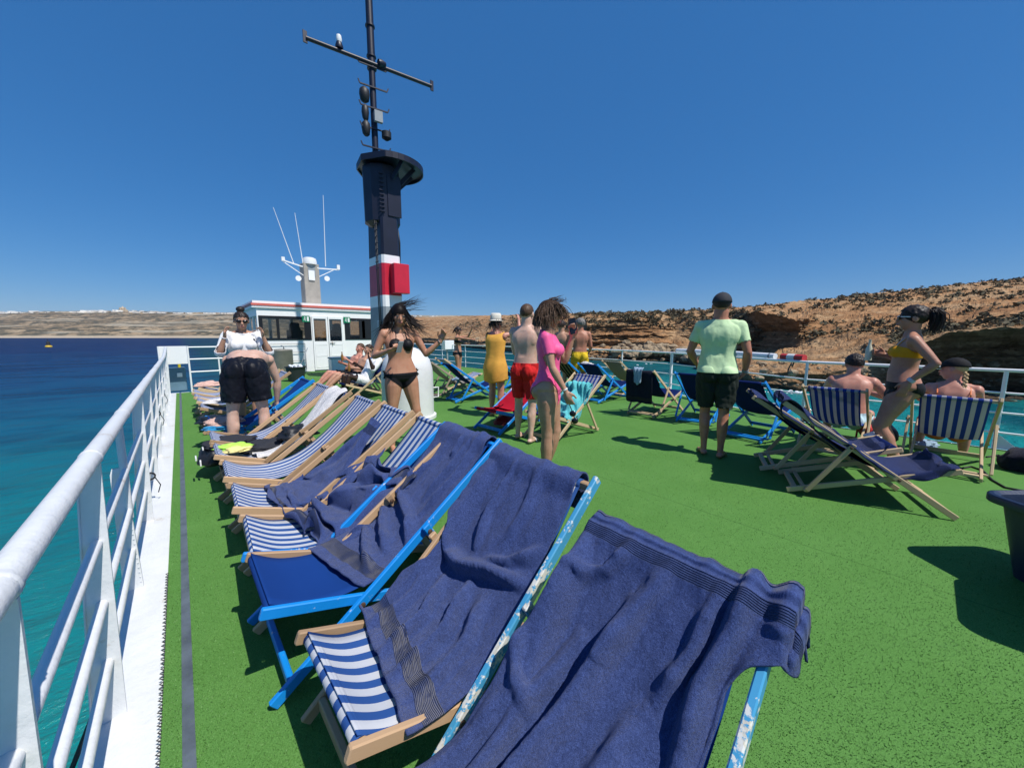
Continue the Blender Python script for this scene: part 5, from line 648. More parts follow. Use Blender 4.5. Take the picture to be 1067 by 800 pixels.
def right_rail():
    t = empty('side_railing', (7.55, 1.3, 0)); off = Vector((-7.55, -1.3, 0))
    def bld(mb, n_, m_=M['white'], sm=True):
        o = mb.build(n_, m_, t, sm, 40); o.location = off; return o
    path = [(7.56, -3.6), (7.56, -.68), (7.56, 1.27), (9.18, 4.25), (9.66, 5.95), (9.66, 8), (9.66, 10), (9.66, 12), (9.66, 14), (9.66, 16), (9.66, 18), (9.66, 20)]
    for i in range(len(path)-1):
        a, b = path[i], path[i+1]
        for z, r_ in ((.98, .022), (.7, .013), (.45, .013), (.2, .013)):
            bld(MB().tube([(*a, z), (*b, z)], r_, 10), 'top_rail' if z > .9 else 'mid_rail')
    for i, (x, y) in enumerate(path):
        bld(MB().tube([(x, y, -.02), (x, y, .98)], .034 if i == 3 else .02, 12), 'stanchion')
        if i in (0, 1, 2): bld(MB().add([(x-.01, y-.02, 0), (x-.01, y-.2, 0), (x-.01, y-.02, .18), (x+.01, y-.02, 0), (x+.01, y-.2, 0), (x+.01, y-.02, .18)], [(0, 1, 2), (5, 4, 3), (0, 3, 4, 1), (1, 4, 5, 2), (2, 5, 3, 0)]), 'gusset', sm=False)
    tag(t, 'thin white four bar railing along the right side facing the cliffs', 'railing')
    a = Vector((7.64, 1.3, 1.04)); b = Vector((9.26, 4.2, 1.04)); d = b-a
    r = empty('rolled_awning', a+d*.5)
    MB().tube([a+d*.17-(a+d*.5), a+d*.5-(a+d*.5)+Vector((0, 0, .01)), d*.48], .05, 16).build('roll', M['white'], r, True, 40)
    for k in (.2, .42, .64, .86): MB().tube([d*(k-.5)-d*.005, d*(k-.5)+d*.005], .054, 16).build('strap', M['grey_paint'], r, True, 40)
    tag(r, 'long white rolled awning lashed to the top of the right railing', 'awning')
    c = empty('rescue_canister', a+d*.06)
    MB().tube([-d*.05, d*.07], .055, 18).build('case', mat('faded red plastic', (.5, .03, .03), .5, var=.1), c, True, 40)
    MB().tube([-d*.005, d*.035], .0565, 18).build('label_band', mat('white label', (.7, .7, .68), .5), c, True, 40)
    MB().tube([(0, 0, -.06), (.02, .03, -.16), (.05, .05, -.1), (.09, .09, -.2), (.06, .1, -.32)], .012, 6).build('hanging_line', M['black'], c, True)
    tag(c, 'red cylinder with a white label lying on the right railing', 'rescue canister')
    q = empty('electrical_box', (9.5, 15.2, 0))
    MB().box((0, 0, .98), (.5, .3, .42), 0, .01).build('box', M['white'], q); MB().box((-.05, 0, .4), (.06, .06, .8)).build('post', M['grey_paint'], q)
    tag(q, 'small white box on a post by the far right railing', 'box')
right_rail()
# ================================================================= wheelhouse
def cabin():
    Y0 = 16.3; X0, X1 = 2.16, 7.35; Z1 = 2.42; t = empty('wheelhouse', (4.7, 16.3, 0)); off = Vector((-4.7, -16.3, 0))
    wh = mat('white cabin paint', (.85, .85, .84), .35, var=.03, bump=.1, bscale=5)
    def bld(mb, n_, m_, par=t, sm=False):
        o = mb.build(n_, m_, par, sm, 40 if sm else None)
        if par is t: o.location = off
        return o
    def xz(px, py):   # point of the aft wall seen at px, py
        k = PD(px, py, 10.)-Vector((0, 0, CH)); s = Y0/k.y; return k.x*s, CH+k.z*s
    dk = mat('black window surround', (.012, .012, .014), .35)
    # aft wall: built round its openings
    def xs(px): return xz(px, 340)[0]
    zt, zb = 2.14, 1.24
    bands = [(xs(269.8), xs(324)), (xs(359), X1-.1)]
    dl, dm, dr = xs(325), xs(341.5), xs(357.5)
    w = MB(); th = .08
    def wall(x0, x1, z0, z1, y=Y0): w.box(((x0+x1)/2, y+th/2, (z0+z1)/2), (x1-x0, th, z1-z0))
    wall(X0, dl, 0, zb); wall(dr, X1, 0, zb); wall(X0, X1, zt, Z1); wall(X0, bands[0][0], zb, zt); wall(bands[0][1], dl, zb, zt); wall(dr, bands[1][0], zb, zt); wall(X1-.1, X1, zb, zt)
    # port, starboard and forward walls
    YF = 19.6
    for x in (X0+th/2, X1-th/2):
        for z0, z1 in ((0, zb), (zt, Z1)): w.box((x, (Y0+YF)/2+.04, (z0+z1)/2), (th, YF-Y0-.08, z1-z0))
        for y in (Y0+.16, 17.4, 18.5, YF-.06): w.box((x, y, (zb+zt)/2), (th, .13, zt-zb))
    for z0, z1 in ((0, zb), (zt, Z1)): w.box(((X0+X1)/2, YF, (z0+z1)/2), (X1-X0, th, z1-z0))
    for k in range(7): w.box((X0+.06+(X1-X0-.12)*k/6, YF, (zb+zt)/2), (.11, th, zt-zb))
    w.box(((X0+X1)/2, (Y0+YF)/2, .02), (X1-X0-.2, YF-Y0-.2, .04))
    bld(w, 'wall', wh)
    # dark window frames with panes
    gl = bpy.data.materials.new('tinted cabin glass'); gl.use_nodes = True; nt = gl.node_tree; nt.nodes.remove(nt.nodes['Principled BSDF'])
    tr = node(nt, 'ShaderNodeBsdfTransparent'); tr.inputs[0].default_value = (.62, .64, .62, 1); gs = node(nt, 'ShaderNodeBsdfGlossy'); gs.inputs['Roughness'].default_value = .03
    mx = node(nt, 'ShaderNodeMixShader'); mx.inputs[0].default_value = .07
    nt.links.new(tr.outputs[0], mx.inputs[1]); nt.links.new(gs.outputs[0], mx.inputs[2]); nt.links.new(mx.outputs[0], nt.nodes['Material Output'].inputs[0])
    def window(x0, x1, z0, z1, panes, y=Y0):
        f = MB(); fy = y-.004; edges = [x0]+[e for p in panes for e in p]+[x1]
        pz0, pz1 = z0+.06, z1-.1
        f.box(((x0+x1)/2, fy, (z0+pz0)/2), (x1-x0, .03, pz0-z0)); f.box(((x0+x1)/2, fy, (z1+pz1)/2), (x1-x0, .03, z1-pz1))
        for a, b in zip(edges[0::2], edges[1::2]): f.box(((a+b)/2, fy, (pz0+pz1)/2), (b-a, .03, pz1-pz0))
        fo = bld(f, 'window', dk)
        for a, b in panes:
            g_ = MB().box(((a+b)/2, y+.02, (pz0+pz1)/2), (b-a, .006, pz1-pz0)).build('pane', gl, fo)
    window(*bands[0], zb, zt, [(xs(273.8), xs(288)), (xs(291), xs(317))])
    b1 = bands[1]; window(*b1, zb, zt, [(xs(364), xs(374)), (xs(380), xs(387)), (5.9, 6.6), (6.7, 7.1)])
    # double doors
    for a, b, p0, p1 in ((dl, dm, xs(326.8), xs(339.5)), (dm, dr, xs(343), xs(355.5))):
        d = MB(); z1 = zt+.04; y = Y0-.012
        a += .01; b -= .01
        d.box(((a+b)/2, y, .06+.56), (b-a, .04, 1.14)); d.box(((a+b)/2, y, z1-.05), (b-a, .04, .1))
        d.box(((a+p0)/2, y, (1.19+z1-.1)/2), (p0-a, .04, z1-.1-1.19)); d.box(((b+p1)/2, y, (1.19+z1-.1)/2), (b-p1, .04, z1-.1-1.19))
        for k in range(3): d.box(((a+b)/2, y-.024, .15+k*.45), (b-a-.14, .008, .02))
        for x in (a+.07, b-.07): d.box((x, y-.024, .6), (.02, .008, .92))
        do = bld(d, 'door', wh)
        MB().box(((p0+p1)/2, Y0+.01, 1.6), (p1-p0, .006, .9)).build('pane', gl, do)
        if a > dl+.1:
            MB().tube([(a+.03, y-.05, 1.12), (a+.22, y-.06, 1.12)], .012, 8).tube([(a+.12, y-.05, 1.02), (a+.12, y-.05, 1.2)], .012, 8).build('handle', M['metal'], do, True)
    # roof with red stripe
    bld(MB().prism([(X0-.14, Y0-.06), (X1+.3, Y0-.06), (X1+.3, YF+.4), (X0-.14, YF+.4)], Z1, Z1+.03).prism([(X0-.12, Y0-.04), (X1+.28, Y0-.04), (X1+.28, YF+.38), (X0-.12, YF+.38)], Z1+.03, Z1+.08)
        .prism([(X0-.1, Y0-.02), (X1+.26, Y0-.02), (X1+.26, YF+.36), (X0-.1, YF+.36)], Z1+.16, Z1+.25), 'roof', wh)
    bld(MB().prism([(X0-.15, Y0-.07), (X1+.31, Y0-.07), (X1+.31, YF+.41), (X0-.15, YF+.41)], Z1+.081, Z1+.159), 'roof_stripe', M['red_stripe'])
    # green exit signs: a running figure and an arrow on each
    for px in (319, 361.5):
        x = xs(px); s = bld(MB().box((x, Y0-.035, 2.06), (.27, .012, .24)), 'exit_sign', M['green_sign'])
        q = MB(); y = Y0-.044
        q.box((x+.07, y, 2.06), (.07, .004, .17)).ell((x-.035, y, 2.125), (.017, .003, .017), n=8, m=6)
        for a, b in (((-.035, 2.105), (-.045, 2.045)), ((-.045, 2.045), (-.015, 2.02)), ((-.015, 2.02), (-.02, 1.98)), ((-.045, 2.045), (-.08, 2.0)), ((-.035, 2.09), (-.0, 2.075)), ((-.035, 2.09), (-.075, 2.07))):
            q.bar((x+a[0], y, a[1]), (x+b[0], y, b[1]), .004, .017, .001, (0, 1, 0))
        q.build('pictogram', M['white'], s)
    # helm seats and console inside
    for px, sc in ((303, 1.), (351, .8)):
        x = xz(px, 340)[0]+.4; bld(MB().grid([[(x-.28*sc, 17.6, .9), (x+.28*sc, 17.6, .9)], [(x-.26*sc, 17.6, 1.5), (x+.26*sc, 17.6, 1.5)], [(x-.13*sc, 17.6, 1.95), (x+.13*sc, 17.6, 1.95)]]).box((x, 17.7, 1.2), (.56*sc, .18, .9)).box((x, 17.7, 1.72), (.36*sc, .16, .4)).box((x, 17.5, .6), (.5, .5, .3)).box((x, 17.6, .25), (.1, .1, .5)), 'helm_seat', M['black'])
    bld(MB().box((5.9, 18.2, .9), (1.6, .7, 1.1)).box((5.6, 18.1, 1.55), (.7, .3, .5)), 'console', M['black'])
    # pipe outlines standing off the wall
    p = MB()
    gm = mat('dark grey pipe', (.12, .12, .13), .4)
    for a in (((2.15, 1.1), (3.65, 1.1), (3.65, .1)), ((2.2, .78), (3.62, .78)), ((2.2, .45), (3.62, .45)), ((6.15, .3), (6.15, 1.05), (6.9, 1.05))):
        bld(MB().tube([(x, Y0-.06, z) for x, z in a], .011, 6), 'grab_rail', gm, sm=True)
    # radar mast on the roof
    mm = MB(); d = 18.
    cx, cy = 4.42, 18.0
    o_ = lambda z: (cx, cy, z)
    bld(MB().box(o_(3.55), (.62, .5, 1.8), .1, .02), 'mast_pillar', mat('beige grey pillar', (.33, .3, .26), .6, var=.15))
    bld(MB().box(o_(4.15), (.3, .52, .5), .1, .01), 'lamp_board', M['grey_paint'])
    bld(MB().bar((cx-1.0, cy-.2, 4.45), (cx-.3, cy-.2, 4.28), .05, .05).bar((cx+.3, cy-.2, 4.28), (cx+1.15, cy-.2, 4.32), .05, .05).bar((cx-.3, cy-.2, 4.3), (cx+.3, cy-.2, 4.3), .05, .05).bar((cx-1.0, cy-.2, 4.4), (cx-.25, cy-.2, 3.9), .03, .03).bar((cx+.95, cy-.2, 4.3), (cx+.25, cy-.2, 3.9), .03, .03)
        .box((cx-1.0, cy-.2, 4.5), (.12, .1, .16)).box((cx+1.12, cy-.2, 4.42), (.12, .1, .2)), 'crossarm', M['white'])
    bld(MB().lathe([(.27, 0), (.28, .1), (.25, .24), (.16, .28), (.01, .29)], (cx, cy-.1, 4.42), 24), 'radar_dome', M['white'], sm=True)
    for s_ in (-1, 1): bld(MB().lathe([(.02, -.2), (.05, -.05), (.11, .12), (.11, .14), (.01, .14)], (cx+s_*.55, cy-.35, 3.8+.05*s_), 16, M=Matrix.Rotation(R(90), 3, 'X')), 'horn', M['white'], sm=True)
    bld(MB().box((cx, cy-.28, 3.95), (.24, .04, .4), .1), 'floodlight', M['white'])
    for a, b in ((( -.62, 4.35), (-1.2, 6.45)), ((-.28, 4.4), (-.45, 6.4)), ((.6, 4.4), (.68, 7.35))):
        bld(MB().tube([(cx+a[0], cy-.2, a[1]), (cx+b[0], cy-.2, b[1])], [.018, .009], 6), 'whip_antenna', M['white'], sm=True)
    tag(t, 'white wheelhouse with dark windows, double doors and a red stripe under its roof', 'wheelhouse')
cabin()
# things standing by the wheelhouse
def by_cabin():
    p = P(290, 399); t = empty('water_tank', (p.x+.4, p.y+1.6, 0))
    MB().lathe([(.34, 0), (.35, .04), (.35, .9), (.36, .92), (.33, .95), (.05, .97)], n=28).build('drum', M['tank'], t, True, 30)
    MB().tube([(.1, 0, .96), (.1, 0, 1.05), (.02, 0, 1.08)], .02, 8).build('valve', M['grey_paint'], t, True)
    tag(t, 'dull grey drum beside the wheelhouse wall', 'drum')
    p = P(309, 397); t = empty('bucket', (p.x, p.y, 0))
    MB().lathe([(.2, 0), (.22, .02), (.27, .42), (.3, .43), (.3, .46), (.26, .46), (.22, .12), (.01, .1)], n=28).build('pail', M['bin_black'], t, True, 30)
    mb = MB(); r = random.Random(4)
    for k in range(26): rock_blob(mb, (r.uniform(-.17, .17), r.uniform(-.17, .17), r.uniform(.4, .5)), r.uniform(.03, .06), k, 1)
    tag(t, 'black plastic bucket heaped with crushed ice near the wheelhouse doors', 'bucket')
    i = mb.build('ice_heap', mat('crushed ice', (.75, .8, .85), .2)); i.location = t.location
    tag(i, 'pale crushed ice heaped in the black bucket', 'ice', kind='stuff')
    s = MB().tube([t.location+Vector((.1, .05, .35)), t.location+Vector((.42, .2, 1.02))], .014, 8).build('mop_handle', M['grey_paint'], None, True)
    tag(s, 'thin grey mop handle leaning out of the black bucket', 'mop')
    p = P(358, 391); c = empty('cool_box', (p.x+.2, p.y+1., 0))
    MB().box((0, 0, .3), (.7, .45, .5), 0, .03).build('box', M['white'], c); MB().box((0, 0, .58), (.74, .49, .06), 0, .02).build('lid', M['denim'], c)
    tag(c, 'pale cool box standing at the wheelhouse doors behind the reclining men', 'cool box')
by_cabin()
# ================================================================= big mast
def mast():
    cx, cy = 4.72, 10.95; t = empty('ship_mast', (cx, cy, 0)); nv = M['navy_paint']
    def trunk(z0, z1, w0, w1, d0, d1, m_, n_='trunk_band'):
        mb = MB(); rs = []
        for z, w, d in ((z0, w0, d0), (z1, w1, d1)):
            w /= 2; d /= 2; c = .06
            rs.append([(-w+c, -d, z), (w-c, -d, z), (w, -d+c, z), (w, d-c, z), (w-c, d, z), (-w+c, d, z), (-w, d-c, z), (-w, -d+c, z)])
        mb.grid(rs, True); mb.add(rs[1], [tuple(range(8))]); mb.build(n_, m_, t)
    wd = lambda z: .68-.035*z; dd = lambda z: 1.12-.03*z
    for z0, z1, m_ in ((0, 2.24, M['grey_paint']), (2.24, 2.56, M['white']), (2.56, 3.45, M['red_paint']), (3.45, 3.68, M['white']), (3.68, 4.7, nv)):
        trunk(z0, z1, wd(z0), wd(z1), dd(z0), dd(z1), m_)
    MB().box((.16, -.66, 3.02), (.46, .26, .82), 0, .01).build('red_locker', M['red_paint'], t)
    MB().box((-.325, -.2, 1.75), (.02, .22, .2)).build('notice_plate', mat('pale notice', (.5, .55, .6), .4), t)
    mb = MB()
    for k in range(5): mb.box((-.338, -.2, 1.68+k*.03), (.004, .15-.03*(k % 2), .008))
    mb.build('notice_lines', M['navy_paint'], t)
    # boxed drum under the platform
    mb = MB(); n = 10
    mb.lathe([(.01, 4.55), (.3, 4.5), (.5, 4.62), (.51, 6.1), (.4, 6.16), (.01, 6.16)], n=n, M=None); mb.build('drum_housing', nv, t)
    mb = MB()
    for k in range(10): mb.box((-.2, -.49, 4.85+k*.11), (.14, .03, .03))
    mb.build('vent_slats', nv, t)
    MB().box((.16, -.485, 5.3), (.4, .04, 1.1), 0, .01).build('hatch', nv, t)
    # half-round platform with rim and lightening hole
    mb = MB(); pts = []
    for k in range(25): a = -2.0+3.9*k/24; pts.append((.2+1.02*math.cos(a), .0+.98*math.sin(a)))
    pts.append((-.5, .45)); pts.append((-.62, -.25))
    mb.prism(pts, 6.2, 6.28)
    rim = [(x, y) for x, y in pts]
    for (x0, y0), (x1, y1) in zip(rim, rim[1:]+rim[:1]): mb.bar((x0, y0, 6.2), (x1, y1, 6.2), .16, .03, .003, (0, 0, 1))
    mb.build('platform', nv, t)
    mb = MB()
    for a in (-1.4, -.7, 0, .7): mb.bar((.55*math.cos(a), .55*math.sin(a), 5.75), (.12+.85*math.cos(a), .85*math.sin(a), 6.18), .03, .12)
    mb.build('bracket', nv, t)
    MB().tube([(-.12, 0, 6.1), (-.12, 0, 8.8)], .085, 16).tube([(-.12, 0, 8.8), (-.12, 0, 12.6)], [.1, .085], 16).build('pole', nv, t, True, 40)
    for z in (8.7, 9.0, 9.75, 11.2): MB().lathe([(.105, -.03), (.125, -.02), (.125, .02), (.105, .03)], (-.12, 0, z), 16).build('collar', nv, t, True, 40)
    dx = Vector((.989, -.146, 0)); sp = Vector((-.12, 0, 0))
    def pt(s, z, o=0): return sp+dx*s+Vector((-.146, -.989, 0))*o+Vector((0, 0, z))
    ZC = PD(392, 68, 11.2).z
    MB().tube([pt(-1.6, ZC, .1), pt(1.68, ZC, .1)], .05, 12).bar(pt(-1.62, ZC-.12, .1), pt(-1.62, ZC+.16, .1), .1, .03).bar(pt(1.7, ZC-.12, .1), pt(1.7, ZC+.16, .1), .1, .03).build('yard', nv, t, True, 40)
    MB().lathe([(.09, 0), (.1, .05), (.07, .14), (.06, .16)], pt(-.83, ZC+.05, .1), 14).build('lamp_base', nv, t, True, 40)
    MB().lathe([(.06, 0), (.075, .06), (.06, .16), (.01, .18)], pt(-.83, ZC+.2, .1), 14).build('lamp', M['white'], t, True, 40)
    MB().lathe([(.09, -.08), (.1, 0), (.06, .12), (.01, .13)], pt(.22, ZC+.05, .15), 14, M=Matrix.Rotation(R(80), 3, 'Y')).build('siren', nv, t, True, 40)
    for z in (8.95-.25, 8.18, 7.65, 7.12, 6.62):
        MB().bar(pt(-.36, z, .1), pt(.36, z, .1), .035, .035).bar(pt(-.36, z, .1), pt(-.4, z+.1, .1), .03, .03).bar(pt(.36, z, .1), pt(.4, z+.1, .1), .03, .03).build('rung', nv, t)
    for z, r_ in ((7.95, .14), (7.5, .1), (7.1, .12)): MB().lathe([(.05, -.2), (r_*.8, -.15), (r_, 0), (r_*.9, .12), (.05, .19)], pt(-.24, z, .05), 9).build('signal_lamp', M['black'], t, True, 40)
    MB().box(pt(.06, 7.4, .22), (.22, .1, .28), -.1).build('junction_box', M['grey_paint'], t)
    MB().lathe([(.04, -.12), (.13, -.06), (.13, .1), (.02, .14)], pt(.3, 7.02, .1), 14).build('signal_lamp', M['black'], t, True, 40)
    mb = MB()
    for x in (-.32, -.36): mb.tube([(x, -.35, 1.), (x-.02, -.35, 3.), (x-.01, -.32, 4.6)], .014, 6)
    mb.tube([(.34, -.3, 3.4), (.33, -.36, 4.1), (.3, -.3, 4.6)], .025, 6).build('cable', M['black'], t, True)
    mb = MB()
    for k in range(8): mb.tube([(-.38, -.5, 3.3+k*.17), (-.38, -.28, 3.3+k*.17)], .012, 6)
    mb.build('ladder', nv, t, True)
    tag(t, 'tall navy mast with red and white bands, drum platform and crossed yard', 'mast')
mast()
# white dome topped ventilator behind the woman in the black bikini
c = P(423, 441); t = empty('ventilator', (c.x+.24, c.y+.38, 0))
MB().lathe([(.47, 0), (.47, .05), (.43, .06), (.43, .72), (.42, .85), (.38, 1.0), (.29, 1.12), (.15, 1.2), (.01, 1.23)], n=40).build('body', M['white_paint'], t, True, 40)
MB().tube([(.4, -.16, .5), (.5, -.16, .5), (.5, -.16, .33), (.4, -.16, .33)], .012, 8).build('handle', M['white'], t, True)
tag(t, 'waist high white ventilator with a domed top behind the woman in black bikini', 'ventilator')
# ================================================================= two navy plastic tubs
def tub(x, y, lab, rz=0.):
    t = empty('plastic_tub', (x, y, 0), rz); mb = MB()
    def ring(w, d, r_, z, n=8):
        pts = []
        for cx, cy, a0 in ((w-r_, d-r_, 0), (-w+r_, d-r_, 90), (-w+r_, -d+r_, 180), (w-r_, -d+r_, 270)):
            for k in range(n): a = R(a0+90*k/(n-1)); pts.append(Vector((cx+r_*math.cos(a), cy+r_*math.sin(a), z)))
        return pts
    rs = [ring(.2, .26, .07, .0), ring(.26, .33, .09, .44), ring(.3, .37, .1, .443), ring(.3, .37, .1, .47), ring(.285, .355, .09, .475), ring(.262, .332, .08, .46), ring(.25, .32, .08, .4), ring(.19, .25, .06, .02)]
    mb.grid(rs, True); mb.add(rs[-1], [tuple(range(len(rs[-1])))]); mb.add(rs[0], [tuple(range(len(rs[0])-1, -1, -1))])
    mb.build('tub_body', M['bin_navy'], t, True, 35)
    rr = MB(); rr.grid([ring(.302, .372, .1, .425), ring(.305, .375, .1, .43), ring(.305, .375, .1, .465), ring(.302, .372, .1, .47)], True); rr.build('rim', M['bin_navy'], t, True, 35)
    tag(t, lab, 'tub')
q_ = Vector((3.53, -.29, 0))+RD*.31-FD*.36
tub(q_.x, q_.y, 'dark navy plastic tub standing on the turf at the right edge', -CY)
tub(3.05, -.89, 'navy plastic tub nearer the photographer, only its shadow in view')
# black cables on the turf by the right railing
def cable(pts, name, lab, r_=.009):
    tag(MB().tube([P(x, y, r_) for x, y in pts], r_, 8).build(name, M['black'], None, True), lab, 'cable')
cable([(1000, 488), (1012, 486), (1024, 490), (1034, 500), (1048, 508), (1066, 511), (1100, 512)], 'deck_cable', 'black cable curling over the turf from under the end deck chair')
cable([(1028, 476), (1040, 474), (1052, 478), (1060, 488), (1075, 486)], 'deck_cable', 'shorter black cable looping near the foot of the right railing')
p = P(1060, 492); mb = MB(); rock_blob(mb, (p.x+.12, p.y-.05, .1), .17, 3, 3, .8); tag(mb.build('cloth_bundle', M['towel_black'], None, True), 'dark crumpled bag lying at the right edge by the railing', 'bag')
# ================================================================= deck chairs
def catmull(pts, n=6):
    out = []; P_ = [pts[0]]+list(pts)+[pts[-1]]
    for i in range(1, len(P_)-2):
        p0, p1, p2, p3 = [np.array(k, float) for k in P_[i-1:i+3]]
        for k in range(n):
            t = k/n; out.append(.5*((2*p1)+(p2-p0)*t+(2*p0-5*p1+4*p2-p3)*t*t+(3*p1-p0-3*p2+p3)*t**3))
    out.append(np.array(P_[-2], float)); return out
HW = .275
def chair_geo(ztop=.8, sag=0., sx=1.):
    L = 1.36; fx = .5; dx = math.sqrt(L*L-ztop**2)
    A0 = Vector((fx, 0, .02)); A1 = Vector((fx-dx, 0, ztop))
    B1 = Vector((.47, 0, .37)); B0 = Vector((-.52, 0, .04))
    if ztop < .76: B1.z = .33
    prof = catmull([(A1.x, ztop), (A1.x*.55+.02, ztop*.6+.03), (-.06-sag*.1, .34-sag*.03), (.16, .285-sag*.03), (.35, .31), (.475, B1.z+.012)], 7)
    if sx != 1:
        for q in (A0, A1, B0, B1): q.x *= sx
        prof = [np.array([p[0]*sx, p[1]]) for p in prof]
    return A0, A1, B0, B1, prof
def make_chair(lab, x, y, rz, frame='wood', fab='stripe', ztop=.8, grp='striped and plain deck chairs set out on the turf', sling=True, second=None, sag=0., sx=1.):
    A0, A1, B0, B1, prof = chair_geo(ztop, sag, sx); t = empty('deck_chair', (x, y, 0), rz); fm = M[frame]; f2 = M[second] if second else fm
    w, h = .022, .044
    for s in (-1, 1):
        yy = Vector((0, s*HW, 0)); yi = Vector((0, s*(HW-.035), 0)); mm = fm if s < 0 else f2
        MB().bar(A0+yy, A1+(A1-A0).normalized()*.045+yy, w, h, .004, (0, 1, 0)).build('back_rail', mm, t)
        MB().bar(B0-(B1-B0).normalized()*.03+yi, B1+(B1-B0).normalized()*.04+yi, w, h, .004, (0, 1, 0)).build('seat_rail', fm, t)
        C1 = A1.lerp(A0, .40); yo = Vector((0, s*(HW+.026), 0)); C0 = Vector((-.42*sx, 0, .07))
        MB().bar(C1+(C1-C0).normalized()*.035+yo, C0+yo, w, .036, .004, (0, 1, 0)).build('prop_leg', mm, t)
        for q in (C1, Vector((.155*sx, 0, .262))):
            MB().lathe([(.001, -.004), (.011, -.003), (.011, .006), (.006, .009), (.001, .009)], q+Vector((0, s*(HW+(.037 if q is C1 else .011)), 0)), 10, M=Matrix.Rotation(R(-90*s), 3, 'X')).build('bolt', M['rust'], t, True, 40)
    b = lambda p, hw, ww, hh: MB().bar(p+Vector((0, -hw, 0)), p+Vector((0, hw, 0)), ww, hh, .004, (1, 0, 0))
    b(A1, HW-.011, .03, .03).build('crossbar', fm, t)
    b(A0.lerp(A1, .06)+Vector((0, 0, .0)), HW-.011, .024, .045).build('crossbar', fm, t)
    b(B1, HW-.046, .032, .028).build('crossbar', fm, t)
    b(Vector((-.49*sx, 0, .052)), HW-.046, .04, .03).build('crossbar', fm, t)
    b(Vector((-.42*sx, 0, .062)), HW+.015, .03, .022).build('crossbar', fm, t)
    if sling:
        hw = HW-.05; rows = []
        for i, (px, pz) in enumerate(prof):
            k = i/(len(prof)-1); row = []
            for j in range(9):
                v = j/4.-1; bow = .022*math.sin(math.pi*k)*(1-v*v)
                row.append((px-.3*bow, v*hw*(1-.02*math.sin(math.pi*k)), pz-bow+.018))
            rows.append(row)
        mb = MB(); mb.grid(rows)
        # hems wrapped round the bars
        for cpt, sg in ((A1, -1), (B1, 1)):
            mb.grid([[(cpt.x+.021*math.cos(a)*1., v, cpt.z+.021*math.sin(a)) for v in np.linspace(-hw, hw, 9)] for a in np.linspace(0, 2*math.pi, 13)])
        n0 = len(rows)*9
        for q in range(n0, len(mb.uv)): mb.uv[q] = (mb.uv[q][0], .5)
        o = mb.build('sling', M[fab], t, True, 70)
        md = o.modifiers.new('thick', 'SOLIDIFY'); md.thickness = .003
    tag(t, lab, 'deck chair', grp); return t
PI = math.pi; ROW = 'deck chairs in the close row by the left railing'; RG = 'deck chairs scattered over the right side'
X0 = .64
CH_ = {}
def ch(k, *a, **kw): CH_[k] = (make_chair(*a, **kw), a, kw)
ch('c1', 'nearest deck chair in the row, worn blue frame almost hidden under a thick navy towel', .557, .462, PI-.0, sx=.8, frame='blue_worn', fab='canvas_blue', ztop=.70, grp=ROW, sag=.3)
ch('c2', 'striped deck chair second from the camera, with one chipped pale blue rail', .655, 1.10, PI+.02, sx=.86, frame='wood', second='blue_worn', fab='stripe', grp=ROW)
ch('c3', 'bright blue painted deck chair with chipped frame and plain blue canvas', .64, 1.79, PI+.01, frame='blue_paint', fab='canvas_blue', grp=ROW)
ch('c4', 'striped deck chair next beyond the bright blue one, crumpled towels heaped on its seat', .66, 2.23, PI-.04, frame='wood', fab='stripe', grp=ROW)
ch('c5', 'striped deck chair with a narrow towel hanging down its back', .66, 2.86, PI-.03, frame='wood', fab='stripe', grp=ROW)
ch('c6', 'empty striped deck chair with its whole sling in view, beyond the crumpled towels', .66, 3.50, PI-.02, frame='wood', fab='stripe', grp=ROW)
ch('c7', 'striped deck chair covered by a long white cloth and a black bag', .64, 4.18, PI, frame='wood', fab='stripe', grp=ROW)
ch('c8', 'striped deck chair just in front of the bending man with black clothes on its seat', .64, 4.78, PI, frame='wood', fab='stripe', grp=ROW)
ch('c9', 'blue framed deck chair beside the bending man', .66, 5.76, PI, frame='blue_paint', fab='canvas_blue', grp=ROW, ztop=.78)
ch('c10', 'wooden striped deck chair right behind the bending man', .64, 7.0, PI, frame='wood', fab='stripe', grp=ROW)
ch('c11', 'wooden striped deck chair beyond the bending man, its seat end showing past his hip', .62, 7.7, PI, frame='wood_pale', fab='stripe', grp=ROW)
ch('c12', 'striped deck chair with a pale folded cloth, second from the far end of the row', .60, 8.3, PI, frame='wood', fab='stripe', grp=ROW)
ch('c13', 'pale wood deck chair third from the far end of the row', .60, 8.95, PI-.05, frame='wood_pale', fab='stripe', grp=ROW)
ch('c14', 'farthest deck chair of the row, angled by the corner railing with a pink towel', .72, 9.6, PI-.1, frame='wood_pale', fab='stripe', ztop=.95, grp=ROW)
TR = 'deck chairs with the three reclining people'
for k, (x, y, lab, fab) in enumerate([(3.02, 8.30, 'pale wooden deck chair under the person in the straw hat', 'canvas_navy'), (3.12, 9.0, 'wooden deck chair under the man holding a bottle on his lap', 'stripe'), (3.15, 9.7, 'wooden deck chair under the farthest of the three reclining people', 'stripe')]):
    ch('t%d' % k, lab, x, y, PI+.03, frame='wood_pale', fab=fab, grp=TR, ztop=.84)
ch('r1', 'wooden deck chair in profile draped in navy towelling, nearest on the right', 4.38, .29, -1.22, frame='wood_pale', fab='canvas_navy', grp=RG)
ch('r2', 'wooden deck chair with a navy towel standing just beyond the profile chair', 4.82, .62, -1.20, frame='wood_pale', fab='canvas_navy', grp=RG, ztop=.76)
ch('r3', 'wide striped deck chair seen from behind at the seated man\'s back', 6.06, .66, .0, frame='wood_pale', fab='stripe_wide', grp=RG)
